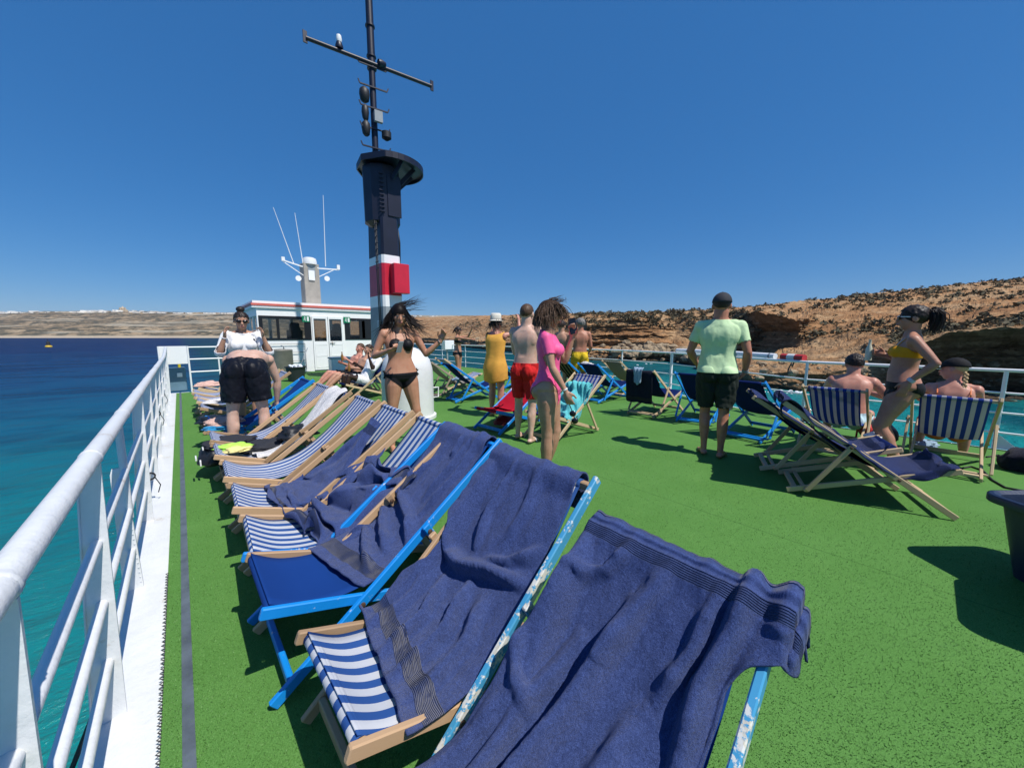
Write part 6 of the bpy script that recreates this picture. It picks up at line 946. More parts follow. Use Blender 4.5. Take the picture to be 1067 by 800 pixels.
ch('r4', 'wide striped deck chair seen from behind under the woman in the black cap', 6.14, -.24, -.03, frame='wood_pale', fab='stripe_wide', grp=RG)
ch('b1', 'blue deck chair half hidden by the man in the lime shirt', 6.50, 2.42, .08, frame='blue_paint', fab='canvas_navy', grp=RG)
ch('b2', 'blue deck chair with navy canvas just right of the man in the lime shirt', 6.06, 1.50, -.12, frame='blue_paint', fab='canvas_navy', grp=RG)
ch('k1', 'wooden deck chair with a black towel and a small pale blue cloth over its back', 6.42, 3.22, -.02, frame='wood_pale', fab='canvas_navy', grp=RG)
ch('k2', 'olive and cream striped deck chair behind the one with the black towel', 8.02, 4.75, -.15, frame='wood_pale', fab='stripe_olive', grp=RG)
ch('b3', 'navy canvas deck chair with blue frame left of the olive striped one', 6.92, 4.62, -.1, frame='blue_paint', fab='canvas_navy', grp=RG)
ch('k3', 'black and tan striped deck chair behind the turquoise towel', 6.95, 5.4, -.1, frame='blue_paint', fab='stripe_dark', grp=RG)
ch('s1', 'striped wooden deck chair with a turquoise towel in the middle of the deck', 3.96, 3.36, PI+.02, frame='wood_pale', fab='stripe_wide', grp=RG)
ch('red', 'blue framed deck chair with red canvas beside the man in red shorts', 3.72, 4.2, PI+.05, frame='blue_paint', fab='canvas_red', grp=RG, ztop=.74)
ch('b4', 'blue deck chair with navy canvas behind the woman in the mustard dress', 4.75, 6.6, -.15, frame='blue_paint', fab='canvas_navy', grp=RG)
ch('k5', 'wooden beige striped deck chair just right of the white ventilator', 4.75, 7.45, -.1, frame='wood_grey', fab='stripe_beige', grp=RG)
ch('b5', 'striped deck chair beyond the blue ones, near the far woman in black bikini', 5.6, 8.3, -.1, frame='wood_pale', fab='stripe', grp=RG)
ch('b6', 'blue deck chair far off between the mustard dress and the red shorts', 6.6, 7.4, -.1, frame='blue_paint', fab='canvas_blue', grp=RG)
# ================================================================= people
def V3(*a): return np.array(a if len(a) > 1 else a[0], float)
def nrm(v): v = np.array(v, float); return v/(np.linalg.norm(v)+1e-9)
def mk_skin(name, c):
    g = G(name); o = g.tc()
    a = g.noise(o, 9., 5., .6); b = g.noise(o, 160., 3.)
    g.base(g.mix(g.ramp(a, [(.3, (0, 0, 0)), (.7, (1, 1, 1))]), (c[0]*.86, c[1]*.76, c[2]*.72), (min(1, c[0]*1.1), c[1]*1.1, c[2]*1.1))).set(Roughness=.48, Specular_IOR_Level=.4)
    g.b.inputs['Subsurface Weight'].default_value = .12; g.b.inputs['Subsurface Radius'].default_value = (.02, .007, .004); g.b.inputs['Subsurface Scale'].default_value = .5
    g.bump(b, .12, .002); return g.m
SK = {k: mk_skin('skin '+k, c) for k, c in dict(tan=(.46, .24, .15), pale=(.6, .4, .31), pink=(.52, .25, .18), brown=(.42, .21, .14), dark=(.035, .018, .012), red=(.42, .19, .12), olive=(.47, .27, .18)).items()}
def mk_hair(name, c):
    g = G(name); g.base(g.mix(g.noise(g.map(g.tc(), (60, 60, 12)), 2., 4.), c, tuple(k*2.2 for k in c))).set(Roughness=.5, Specular_IOR_Level=.3); return g.m
HR = {k: mk_hair('hair '+k, c) for k, c in dict(black=(.012, .008, .007), dark=(.018, .012, .009), brown=(.05, .028, .016), grey=(.12, .11, .1), blonde=(.3, .2, .1)).items()}
EYE = mat('eye white', (.42, .4, .38), .3)
def cloth(name, c, rough=.8, b=.35, sc=25.): return mat(name, c, rough, bump=b, bscale=sc, var=.12, vscale=9., spec=.2)
CL_ = dict(black=cloth('black swimwear', (.01, .01, .012), .55), navyshort=cloth('black swim shorts', (.006, .007, .012), .5), pink=cloth('hot pink swimsuit', (.9, .12, .31), .5, .12),
    mustard=cloth('mustard cotton', (.66, .34, .06)), red=cloth('red shorts', (.52, .015, .015)), lime=cloth('lime cotton', (.52, .69, .4)), darkgreen=cloth('dark camouflage shorts', (.018, .025, .02)),
    yellow=cloth('yellow shorts', (.62, .42, .02)), ybik=cloth('mustard bikini', (.62, .27, .008), .6, .1), white=cloth('white shirt', (.75, .75, .76)), orange=cloth('orange bikini', (.7, .2, .07), .6, .1), grey=cloth('grey shorts', (.12, .12, .13)),
    blackcap=cloth('black cap', (.014, .014, .016)), greycap=cloth('charcoal cap', (.04, .042, .05)), straw=cloth('straw', (.5, .36, .18), .9, .9, 120.), cream=cloth('cream hat', (.66, .63, .55), .9, .5, 80.), patterned=cloth('pale swim trunks', (.45, .6, .66)))
def remesh(mb, voxel, smooth_it=5, name='tmp'):
    me = bpy.data.meshes.new(name); me.from_pydata(mb.v, [], mb.f)
    bm = bmesh.new(); bm.from_mesh(me); bmesh.ops.remove_doubles(bm, verts=bm.verts, dist=1e-6); bmesh.ops.recalc_face_normals(bm, faces=bm.faces); bm.to_mesh(me); bm.free()
    o = bpy.data.objects.new(name, me); col.objects.link(o)
    m = o.modifiers.new('r', 'REMESH'); m.mode = 'VOXEL'; m.voxel_size = voxel; m.use_smooth_shade = True
    if smooth_it: s = o.modifiers.new('s', 'SMOOTH'); s.factor = .5; s.iterations = smooth_it
    dg = bpy.context.evaluated_depsgraph_get(); out = bpy.data.meshes.new_from_object(o.evaluated_get(dg))
    bpy.data.objects.remove(o); bpy.data.meshes.remove(me); return out
def limb(mb, a, b, prof, side=None, flat=1., n=14):
    """tapered limb a->b with radii prof [(t, r)], rounded ends; flat squeezes across 'side'"""
    a = V3(a); b = V3(b); d = b-a; L = np.linalg.norm(d); t = d/L
    s = nrm(np.cross(t, [0, 0, 1]) if side is None else V3(side)-t*np.dot(side, t)) if abs(t[2]) < .97 or side is not None else nrm(np.cross(t, [0, 1, 0]))
    u = np.cross(t, s); rs = []
    r0 = prof[0][1]; r1 = prof[-1][1]
    tt = [(-r0*math.cos(q)/L, r0*math.sin(q)+1e-5) for q in (0., .5, 1.0)]+[(k, interp(prof, k)) for k in np.linspace(0, 1, 11)]+[(1+r1*math.cos(q)/L, r1*math.sin(q)+1e-5) for q in (1.0, .5, 0.)]
    for k, r_ in tt:
        c = a+d*k; rs.append([c+(s*math.cos(w)+u*math.sin(w)*flat)*r_ for w in np.linspace(0, 2*math.pi, n, endpoint=False)])
    mb.grid(rs, True); mb.add(rs[0], [tuple(range(n-1, -1, -1))]); mb.add(rs[-1], [tuple(range(n))])
def frame_of(y, z):
    z = nrm(z); y = nrm(np.array(y)-z*np.dot(y, z)); x = np.cross(y, z); return Matrix((x, y, z)).transposed()
class Human:
    """local frame: x to the person's right, y forward, z up. Units are metres once multiplied by height."""
    def __init__(s, H, sex='m', skin='tan', build=1., vox=.009, lean=(0, 0, 1), chest=None, face=(0, 1, 0), headup=(0, 0, 1), fwd=(0, 1, 0), chest_fwd=None,
                 armR=None, armL=None, legR=None, legL=None, seat=None, fingers=True, neckdir=None, belly=0.):
        s.H = H; s.sex = sex; f = sex == 'f'; s.vox = vox; s.skin = SK[skin]; s.parts = {}
        mb = MB(); h = H; bw = build
        up = nrm(lean); ch = nrm(chest) if chest is not None else up
        fw = nrm(V3(fwd)-up*np.dot(fwd, up)); rt = np.cross(fw, up)
        cf = V3(chest_fwd) if chest_fwd is not None else V3(fwd)
        cf = nrm(cf-ch*np.dot(cf, ch)) if np.linalg.norm(cf-ch*np.dot(cf, ch)) > .05 else fw; cr = np.cross(cf, ch)
        pel = V3(0, 0, 0)
        waist = pel+up*.105*h; neck = waist+nrm(up*.35+ch*.65)*.06*h+ch*.155*h
        s.pel = pel; s.neck = neck; s.up = up; s.ch = ch; s.cr = cr; s.cf = cf; s.rt = rt; s.fw = fw
        # torso loft: (t, half width, half depth, forward shift)
        if f: pr = [(-.14, .03, .03, 0), (-.1, .072, .055, 0), (-.02, .098, .066, -.004), (.1, .094, .062, -.004), (.22, .08, .054, .0), (.36, .069, .048, .002), (.5, .074, .05, .003), (.64, .083, .054, .002), (.76, .088, .053, -.002), (.86, .08, .043, -.006), (.94, .055, .035, -.008), (1., .032, .03, -.006), (1.06, .028, .028, -.002)]
        else: pr = [(-.14, .03, .03, 0), (-.1, .07, .055, 0), (-.02, .09, .063, -.004), (.1, .09, .06, -.002), (.22, .087, .059, .002), (.36, .084, .056, .003), (.5, .089, .059, .002), (.64, .1, .064, 0), (.76, .108, .062, -.003), (.86, .1, .05, -.007), (.94, .065, .039, -.008), (1., .04, .035, -.004), (1.06, .034, .034, 0)]
        def spine(t):
            a, b, c, d = pel, pel+up*.12*h, neck-ch*.13*h, neck
            return a*(1-t)**3+3*b*t*(1-t)**2+3*c*t*t*(1-t)+d*t**3
        rows = []; T_ = [(k[0], k[1:]) for k in pr]; cmr = catmull([k for k in pr], 4)
        for t, w_, d_, sh in [tuple(k) for k in cmr]:
            tc = min(max(t, 0), 1); e = .02
            tg = nrm(spine(min(tc+e, 1))-spine(max(tc-e, 0))); c = spine(tc)+(up*(t*.3*h) if t < 0 else (ch*(t-1)*.3*h if t > 1 else 0))
            lx = nrm(rt*(1-tc)+cr*tc); lx = nrm(lx-tg*np.dot(lx, tg)); ly = np.cross(tg, lx)
            w_ *= h*(bw if .0 < t < .9 else 1+(bw-1)*.5); d_ *= h*(bw if 0 < t < .9 else 1+(bw-1)*.5); bel = belly*h*math.exp(-((t-.3)/.16)**2)
            row = []
            for q in np.linspace(0, 2*math.pi, 26, endpoint=False):
                ca, sa = math.cos(q), math.sin(q); ex = .86
                x = abs(ca)**ex*np.sign(ca)*w_; y = abs(sa)**ex*np.sign(sa)*(d_+(bel if sa > 0 else 0))
                if sa < 0 and .3 < t < .9: y *= 1-.12*math.exp(-(ca/.18)**2)      # spine groove
                row.append(c+lx*x+ly*(y+sh*h))
            rows.append(row)
        mb.grid(rows, True); mb.add(rows[0], [tuple(range(25, -1, -1))]); mb.add(rows[-1], [tuple(range(26))])
        Mc = frame_of(cf, ch); Mp = frame_of(fw, up)
        s.Mc = Mc; s.Mp = Mp; sw = (.096 if f else .106)*h*(.5+.5*bw)
        s.spine = spine
        chestc = spine(.7)
        if f:
            for q in (-1, 1): mb.ell(chestc+cr*q*.041*h+cf*.045*h-ch*.008*h, (.036*h, .036*h, .036*h), Mc)
        else:
            for q in (-1, 1): mb.ell(spine(.74)+cr*q*.05*h+cf*.03*h, (.05*h, .032*h, .04*h), Mc); mb.ell(spine(.72)+cr*q*.055*h-cf*.03*h, (.045*h, .028*h, .06*h), Mc)
        for q in (-1, 1): mb.ell(pel+rt*q*.045*h-fw*(.036 if f else .028)*h-up*.008*h, (.05*h, .05*h*(1.05 if f else 1), .056*h), Mp)
        # head
        g = h*1.12; s.hs = g
        nd = nrm(neckdir if neckdir is not None else ch*.7+V3(headup)*.3)
        hu = nrm(headup); fc = nrm(V3(face)-hu*np.dot(face, hu)); hc = neck+nd*.036*h+hu*.05*h+fc*.008*h
        Mh = frame_of(fc, hu); s.hc = hc; s.Mh = Mh; s.fc = fc; s.hu = hu; s.hr = np.cross(fc, hu)
        X = lambda x, y, z: hc+s.hr*x*g+fc*y*g+hu*z*g
        s.X = X
        limb(mb, neck-ch*.02*g, X(0, -.008, -.03), [(0, (.034 if f else .04)*g), (.5, (.028 if f else .035)*g), (1, (.03 if f else .036)*g)])
        mb.ell(X(0, -.006, .014), (.042*g, .053*g, .05*g), Mh, 18, 14); mb.ell(X(0, .012, -.014), (.034*g, .038*g, .046*g), Mh, 16, 12)
        mb.ell(X(0, .022, -.044), (.02*g, .02*g, .016*g), Mh); mb.ell(X(0, .036, .014), (.026*g, .012*g, .008*g), Mh)
        limb(mb, X(0, .044, .008), X(0, .057, -.013), [(0, .0045*g), (1, .0075*g)], n=10)
        mb.ell(X(0, .049, -.03), (.0135*g, .007*g, .0062*g), Mh)
        for q in (-1, 1): mb.ell(X(q*.043, -.008, -.004), (.006*g, .012*g, .018*g), Mh, 10, 8); mb.ell(X(q*.022, .036, -.01), (.012*g, .01*g, .011*g), Mh)
        s.seg = [('torso', pel, waist, .09*h), ('torso', waist, neck, .09*h), ('head', neck+nd*.03*h, hc+hu*.03*h, .06*h)]
        # arms
        s.J = {}
        for sd, A in ((1, armR), (-1, armL)):
            A = A or ((.12*sd, -.05, -1), (.06*sd, .2, -1))
            sh = neck-ch*.036*h+cr*sd*sw; ua = nrm(A[0]); fa = nrm(A[1]); mu = 1. if not f else .84
            mu *= (.6+.4*bw)
            el = sh+ua*.165*h; wr = el+fa*.142*h; k = 'R' if sd > 0 else 'L'
            limb(mb, neck-ch*.004*h+cr*sd*.018*h, sh-ch*.004*h, [(0, .02*h), (.5, .024*h*mu), (1, .029*h*mu)])
            mb.ell(sh-ch*.01*h, (.033*h*mu, .035*h*mu, .036*h*mu), Mc)
            limb(mb, sh, el, [(0, .031*h*mu), (.35, .0295*h*mu), (.6, .0275*h*mu), (1, .0215*h*mu)])
            limb(mb, el, wr, [(0, .0225*h*mu), (.25, .0255*h*mu), (.6, .0205*h*mu), (1, .0145*h*mu)])
            hd = nrm(A[2]) if len(A) > 2 and A[2] is not None else fa; pn = nrm(A[3]) if len(A) > 3 and A[3] is not None else nrm(np.cross(hd, ua)+V3(0, 0, .01)+V3(-sd, 0, 0)*.6)
            curl = A[4] if len(A) > 4 else .35
            s.hand(mb, wr, hd, pn, sd, curl, fingers)
            s.J['sh'+k], s.J['el'+k], s.J['wr'+k] = sh, el, wr; s.J['hand'+k] = wr+hd*.06*h; s.J['hd'+k] = hd; s.J['pn'+k] = pn
            s.seg += [('arm'+k, sh+ua*.02*h, el, .028*h), ('fore'+k, el, wr+hd*.1*h, .022*h)]
        # legs
        low = 0
        for sd, A in ((1, legR), (-1, legL)):
            A = A or ((.02*sd, .02, -1), (0, -.05, -1)); k = 'R' if sd > 0 else 'L'; q = (1.08 if f else 1.)*(.55+.45*bw)
            hp = pel+rt*sd*.05*h-up*.018*h; th = nrm(A[0]); sn = nrm(A[1]); kn = hp+th*.238*h; an = kn+sn*.232*h
            limb(mb, hp, kn, [(0, .052*h*q), (.2, .052*h*q), (.5, .043*h*q), (.85, .031*h*q), (1, .03*h*q)])
            mb.ell(kn, (.03*h*q,)*3)
            bk = nrm(np.cross(np.cross(th, sn), sn)) if np.linalg.norm(np.cross(th, sn)) > .05 else V3(0, -1, 0)
            if np.dot(bk, th) < 0: bk = -bk
            limb(mb, kn, an, [(0, .029*h*q), (.25, .032*h*q), (.5, .028*h*q), (.8, .019*h*q), (1, .0175*h*q)])
            mb.ell(kn+sn*.075*h-(-bk if np.dot(bk, V3(0, 1, 0)) < 0 else bk)*.012*h, (.024*h*q, .024*h*q, .05*h), frame_of((0, 1, .01), sn))
            ft = nrm(A[2]) if len(A) > 2 and A[2] is not None else V3(0, 1, 0)
            side = nrm(np.cross(ft, [0, 0, 1])) if abs(ft[2]) < .9 else V3(1, 0, 0); dn = nrm(np.cross(ft, side)); dn = dn if np.dot(dn, sn) > 0 else -dn
            heel = an+dn*.022*h-ft*.018*h
            limb(mb, heel, an+dn*.026*h+ft*.075*h, [(0, .019*h), (.5, .021*h), (1, .019*h)], side, .75)
            limb(mb, an, an+dn*.018*h+ft*.05*h, [(0, .018*h), (1, .017*h)], side, .9)
            for j, (o_, l_) in enumerate(((-.016, .112), (-.008, .11), (0, .106), (.008, .1), (.015, .093))):
                o2 = o_*sd*1.; st = an+dn*.03*h+ft*.07*h+side*o2*h*sd*(1 if np.dot(side, rt)*1 > 0 else -1)
                limb(mb, st, an+dn*.034*h+ft*l_*h+side*o2*1.1*h*sd*(1 if np.dot(side, rt) > 0 else -1), [(0, .009*h), (1, .0075*h if j else .0095*h)], n=8)
            s.J['hp'+k], s.J['kn'+k], s.J['an'+k] = hp, kn, an; s.J['ft'+k] = ft; s.J['dn'+k] = dn
            s.seg += [('thigh'+k, hp+th*.07*h, kn, .045*h), ('shin'+k, kn, an+ft*.08*h, .026*h)]
            low = min(low, (an+dn*.043*h)[2], (an+dn*.04*h+ft*.1*h)[2], (heel+dn*.018*h)[2])
        s.dz = -low if seat is None else seat
        s.mb = mb
    def hand(s, mb, wr, hd, pn, sd, curl, fingers):
        h = s.H; ac = nrm(np.cross(hd, pn))   # across the palm
        pc = wr+hd*.028*h
        mb.ell(pc, (.023*h, .0105*h, .031*h), Matrix((ac, pn, hd)).transposed(), 14, 10)
        limb(mb, wr-hd*.01*h, pc, [(0, .0135*h), (1, .012*h)])
        # thumb side: the side facing forward/inward
        ts = 1 if np.dot(ac, V3(-sd*.6, .8, .3)) > 0 else -1
        rr = .0056*h
        if not fingers: mb.ell(wr+hd*.065*h+pn*.01*h, (.02*h, .012*h, .03*h), Matrix((ac, pn, hd)).transposed()); return
        for j, (o_, l_) in enumerate(((.0165, .041), (.006, .045), (-.005, .042), (-.0155, .033))):
            b = wr+hd*.05*h+ac*ts*o_*h; d = nrm(hd+ac*ts*o_*4.); p = b; ang = curl*(.5+.1*j)
            for q, fr in enumerate((.45, .32, .23)):
                d2 = d*math.cos(ang)+pn*math.sin(ang); nx = p+d2*l_*fr*h; limb(mb, p, nx, [(0, rr*(1-.08*q)), (1, rr*(.94-.1*q))], n=8); p = nx; ang += curl*(.75+.1*j)
        b = wr+hd*.014*h+ac*ts*.017*h; d = nrm(hd*.75+ac*ts*.65+pn*.3); k = b+d*.024*h; limb(mb, b, k, [(0, .0085*h), (1, .0068*h)], n=8)
        d = nrm(hd*.95+ac*ts*.25+pn*(.3+curl*.4)); limb(mb, k, k+d*.024*h, [(0, .0065*h), (1, .0056*h)], n=8)
    def labels(s, co):
        best = None; n = len(co)
        D = []
        for nm, a, b, r in s.seg:
            d = b-a; t = np.clip(((co-a)@d)/np.dot(d, d), 0, 1); D.append(np.linalg.norm(co-(a+t[:, None]*d), axis=1)-r)
        return np.argmin(np.array(D), 0)
    def make(s, name, label, loc, yaw, cat='person'):
        s.root = empty(name, (loc[0], loc[1], loc[2] if len(loc) > 2 else 0), yaw)
        tag(s.root, label, cat)
        me = remesh(s.mb, s.vox, 4, 'body'); me.materials.clear(); me.materials.append(s.skin)
        s.me = me; o = bpy.data.objects.new('body', me); col.objects.link(o); o.parent = s.root; o.location = (0, 0, s.dz); s.body = o
        n = len(me.vertices); co = np.empty(n*3); me.vertices.foreach_get('co', co); s.co = co.reshape(-1, 3)
        no = np.empty(n*3); me.vertices.foreach_get('normal', no); s.no = no.reshape(-1, 3); s.lab = s.labels(s.co)
        s.names = [q[0] for q in s.seg]; return s
    def add(s, mb, name, m_, smooth=True, ang=50, par=None):
        o = mb.build(name, m_, par or s.root, smooth, ang)
        if par is None: o.location = (0, 0, s.dz)
        return o
    def garment(s, name, m_, groups, planes, off=.006, wrinkle=0., wscale=9., flare=None, thick=.003, smooth=0):
        """cloth lifted off the body: faces of the named regions, trimmed by planes (point, normal kept side)"""
        okv = np.array([any(s.names[l].startswith(g_) for g_ in groups) for l in s.lab])
        bm = bmesh.new(); bm.from_mesh(s.me); bm.verts.ensure_lookup_table()
        bmesh.ops.delete(bm, geom=[v for v in bm.verts if not okv[v.index]], context='VERTS')
        for p, n_ in planes:
            g_ = list(bm.verts)+list(bm.edges)+list(bm.faces)
            bmesh.ops.bisect_plane(bm, geom=g_, plane_co=Vector(p), plane_no=Vector(nrm(n_)), clear_inner=True)
        bm.normal_update()
        for _ in range(smooth): bmesh.ops.smooth_vert(bm, verts=bm.verts, factor=.5, use_axis_x=True, use_axis_y=True, use_axis_z=True)
        nn = [v.normal.copy() for v in bm.verts]
        for v, n_ in zip(bm.verts, nn):
            k = off
            if wrinkle: k += wrinkle*(noise.fractal(Vector((v.co.x*wscale, v.co.y*wscale, v.co.z*wscale*.45)), .8, 2., 3)+.45*(noise.ridged_multi_fractal(Vector((v.co.x*wscale*.7+v.co.z*2, v.co.y*wscale*.7, v.co.z*wscale*.35)), 1., 2., 3, 1., 2.)-.8)+.3)
            v.co += n_*max(k, .002)
            if flare: v.co += Vector(flare(V3(v.co), V3(n_)))
        me = bpy.data.meshes.new(name); bm.to_mesh(me); bm.free(); me.materials.clear(); me.materials.append(m_)
        me.polygons.foreach_set('use_smooth', [True]*len(me.polygons))
        o = bpy.data.objects.new(name, me); col.objects.link(o); o.parent = s.root; o.location = (0, 0, s.dz)
        md = o.modifiers.new('t', 'SOLIDIFY'); md.thickness = thick; md.offset = -1
        return o
    def patch(s, name, m_, cs, rad, off=.004):
        bm = bmesh.new(); bm.from_mesh(s.me); nn = {v: v.normal.copy() for v in bm.verts}
        kill = []
        for v in bm.verts:
            c = V3(v.co)
            if s.names[s.lab[v.index]] != 'torso' or min(np.linalg.norm((c-q)/np.array(rad)) for q in cs) > s.H: kill.append(v)
            else: v.co += nn[v]*off
        bmesh.ops.delete(bm, geom=kill, context='VERTS'); me = bpy.data.meshes.new(name); bm.to_mesh(me); bm.free(); me.materials.clear(); me.materials.append(m_)
        me.polygons.foreach_set('use_smooth', [True]*len(me.polygons)); o = bpy.data.objects.new(name, me); col.objects.link(o); o.parent = s.root; o.location = (0, 0, s.dz)
        md = o.modifiers.new('t', 'SOLIDIFY'); md.thickness = .003; md.offset = -1; return o
    def face(s, glasses=None, mouth=True, brow='dark'):
        X, h = s.X, s.hs
        if not glasses:
            for q in (-1, 1):
                e = s.add(MB().ell(X(q*.0165, .0445, .0055), (.006*h, .005*h, .0032*h), s.Mh, 10, 8), 'eye', EYE)
                i = MB().ell(X(q*.0165, .0488, .0055), (.0032*h, .0022*h, .0032*h), s.Mh, 8, 6).build('iris', HR['black'], e, True)
        for q in (-1, 1):
            s.add(MB().tube([X(q*.008, .0485, .0155), X(q*.017, .0485, .0185), X(q*.026, .043, .016)], [.0016*h, .0022*h, .0012*h], 6, flat=.6), 'eyebrow', HR[brow])
        if mouth: s.add(MB().ell(X(0, .0535, -.0285), (.0115*h, .0035*h, .0024*h), s.Mh, 10, 6).ell(X(0, .053, -.0325), (.0095*h, .0035*h, .003*h), s.Mh, 10, 6), 'lips', mat('lips', (.42, .13, .12) if s.skin != SK['dark'] else (.09, .03, .03), .4))
        if glasses:
            g_ = MB()
            for q in (-1, 1):
                g_.ell(X(q*.018, .051, .004), (.0155*h, .0045*h, .012*h), s.Mh, 14, 8)
            g_.bar(X(-.006, .054, .008), X(.006, .054, .008), .003*h, .003*h, .001)
            o = s.add(g_, 'sunglasses', M['black_gloss']); fr = MB()
            for q in (-1, 1): fr.bar(X(q*.032, .047, .009), X(q*.044, -.008, .006), .0022*h, .0045*h, .0005)
            fr.build('temple', M[glasses] if glasses in M else M['black'], o)
            if glasses == 'white':
                b = MB().bar(X(-.034, .053, .013), X(.034, .053, .013), .0035*h, .0035*h, .001); b.build('rim', M['white'], o)
    def shorthair(s, m_='dark', vol=.004, low=-.02, seed=0, crop=False):
        bm = bmesh.new(); bmesh.ops.create_icosphere(bm, subdivisions=5, radius=1.)
        kill = []
        for v in bm.verts:
            n_ = v.co.copy(); y, z = n_.y, n_.z
            k = 1+(.02 if crop else .06)*noise.fractal(n_*4+Vector((seed, 0, 0)), .6, 2., 3)
            # hairline: forehead high, nape low
            lim = -.15+.62*max(0, y)**.8 if y > 0 else -.15-.45*min(1, -y*1.4)
            if z < lim: kill.append(v)
            v.co = Vector(s.X(n_.x*(.0425+vol)*k, -.006+n_.y*(.0535+vol)*k, .0145+n_.z*(.0505+vol)*k))
        bmesh.ops.delete(bm, geom=kill, context='VERTS')
        me = bpy.data.meshes.new('hair'); bm.to_mesh(me); bm.free(); me.polygons.foreach_set('use_smooth', [True]*len(me.polygons)); me.materials.append(HR[m_])
        o = bpy.data.objects.new('hair', me); col.objects.link(o); o.parent = s.root; o.location = (0, 0, s.dz)
        md = o.modifiers.new('t', 'SOLIDIFY'); md.thickness = .006; md.offset = -1; return o
    def longhair(s, m_, flow, n=150, length=.2, r0=.0035, seed=1, spread=.35, wave=.012, clump=None, name='hair', front=.45):
        """scalp shell plus many tapering locks that leave the scalp and follow flow(root direction, t)"""
        h = s.hs; r = random.Random(seed); mb = MB(); X = s.X
        mb.ell(X(0, -.009, .016), (.0455*h, .0565*h, .053*h), s.Mh, 18, 12)
        for k in range(n):
            th = r.uniform(0, 2*math.pi); ph = r.uniform(-.1, 1.35)
            d = V3(math.cos(th)*math.cos(ph), math.sin(th)*math.cos(ph), math.sin(ph))
            if d[1] > front and d[2] < .75: continue
            p = X(d[0]*.044, -.008+d[1]*.054, .015+d[2]*.052); L = length*r.uniform(.55, 1.1); pts = [p]; st = 9
            ph0 = r.uniform(0, 6.28); am = wave*r.uniform(.4, 1.3)
            jit = V3(r.gauss(0, 1), r.gauss(0, 1), r.gauss(0, 1))*spread
            for q in range(st):
                t = (q+1)/st; v = V3(flow(d, t))+jit*t*.6; v = nrm(v)
                w = math.sin(ph0+t*9)*am; p = p+v*L/st+np.array([w, math.cos(ph0+t*8)*am, 0])*.5; pts.append(p)
            rr = [r0*(1-.15*j/st if j < st*.5 else 1-.95*(j-st*.5)/(st*.5)*.95) *r.uniform(.8, 1.1) for j in range(st+1)]
            mb.tube(pts, rr, 5, True)
        return s.add(mb, name, HR[m_], True, 80)
def sandal(hm, k, colr, strap=True):
    """flat sole and strap under a foot"""
    an, ft, dn = hm.J['an'+k], hm.J['ft'+k], hm.J['dn'+k]; h = hm.H; sd = nrm(np.cross(ft, dn)); mb = MB()
    c = an+dn*.0455*h; pts = []
    for y, w in ((-.042, .012), (-.03, .02), (0, .021), (.04, .022), (.075, .027), (.1, .024), (.118, .012)):
        pts.append((y, w))
    ring = [c+ft*y*h+sd*w*h for y, w in pts]+[c+ft*y*h-sd*w*h for y, w in pts[::-1]]
    n = len(ring); mb.add([p for p in ring]+[p+dn*.016 for p in ring], [tuple(range(n)), tuple(range(2*n-1, n-1, -1))]+[(i, (i+1) % n, n+(i+1) % n, n+i) for i in range(n)])
    o = hm.add(mb, 'sandal', colr, False)
    if strap: MB().tube([c+ft*.06*h+sd*.026*h, c+ft*.055*h-dn*.03*h+sd*.014*h, c+ft*.052*h-dn*.034*h, c+ft*.055*h-dn*.03*h-sd*.014*h, c+ft*.06*h-sd*.026*h], .011*1.2, 8, flat=.35).build('strap', colr, o, True)
    return o
def bracelet(hm, k, m_, name='bracelet', r_=.017, w=.012):
    wr = hm.J['wr'+k]; el = hm.J['el'+k]; d = nrm(wr-el); Mx = frame_of((0, 1, .1) if abs(d[1]) < .9 else (1, 0, .1), d)
    return hm.add(MB().lathe([(r_*hm.H*.9, -w/2), (r_*hm.H, -w/2), (r_*hm.H, w/2), (r_*hm.H*.9, w/2)], wr-d*.012*hm.H, 16, M=Mx), name, m_)
def cap(hm, m_, brim=True, back=False, name='cap'):
    X, h = hm.X, hm.hs; mb = MB(); rows = []
    for ph in np.linspace(-.02, 1.5, 9):
        rows.append([X(math.cos(t)*math.cos(ph)*.0485, -.007+math.sin(t)*math.cos(ph)*.0605, .016+math.sin(ph)*.0555) for t in np.linspace(0, 2*math.pi, 24, endpoint=False)])
    mb.grid(rows, True).ell(X(0, -.006, .0705), (.004*h, .004*h, .003*h))
    o = hm.add(mb, name, m_, True, 60); md = o.modifiers.new('t', 'SOLIDIFY'); md.thickness = .004
    if brim:
        b = MB(); sg = -1 if back else 1; rs = []
        for k in np.linspace(0, 1, 6):
            rs.append([X(math.sin(a)*(.046+.003*k), sg*(math.cos(a)*.0525+k*.042*math.cos(a*.95))-.006, .0165-.008*k*math.cos(a)-.004*k) for a in np.linspace(-1.1, 1.1, 12)])
        b.grid(rs); q = b.build('peak', m_, o, True); q.modifiers.new('t', 'SOLIDIFY').thickness = .004
    return o
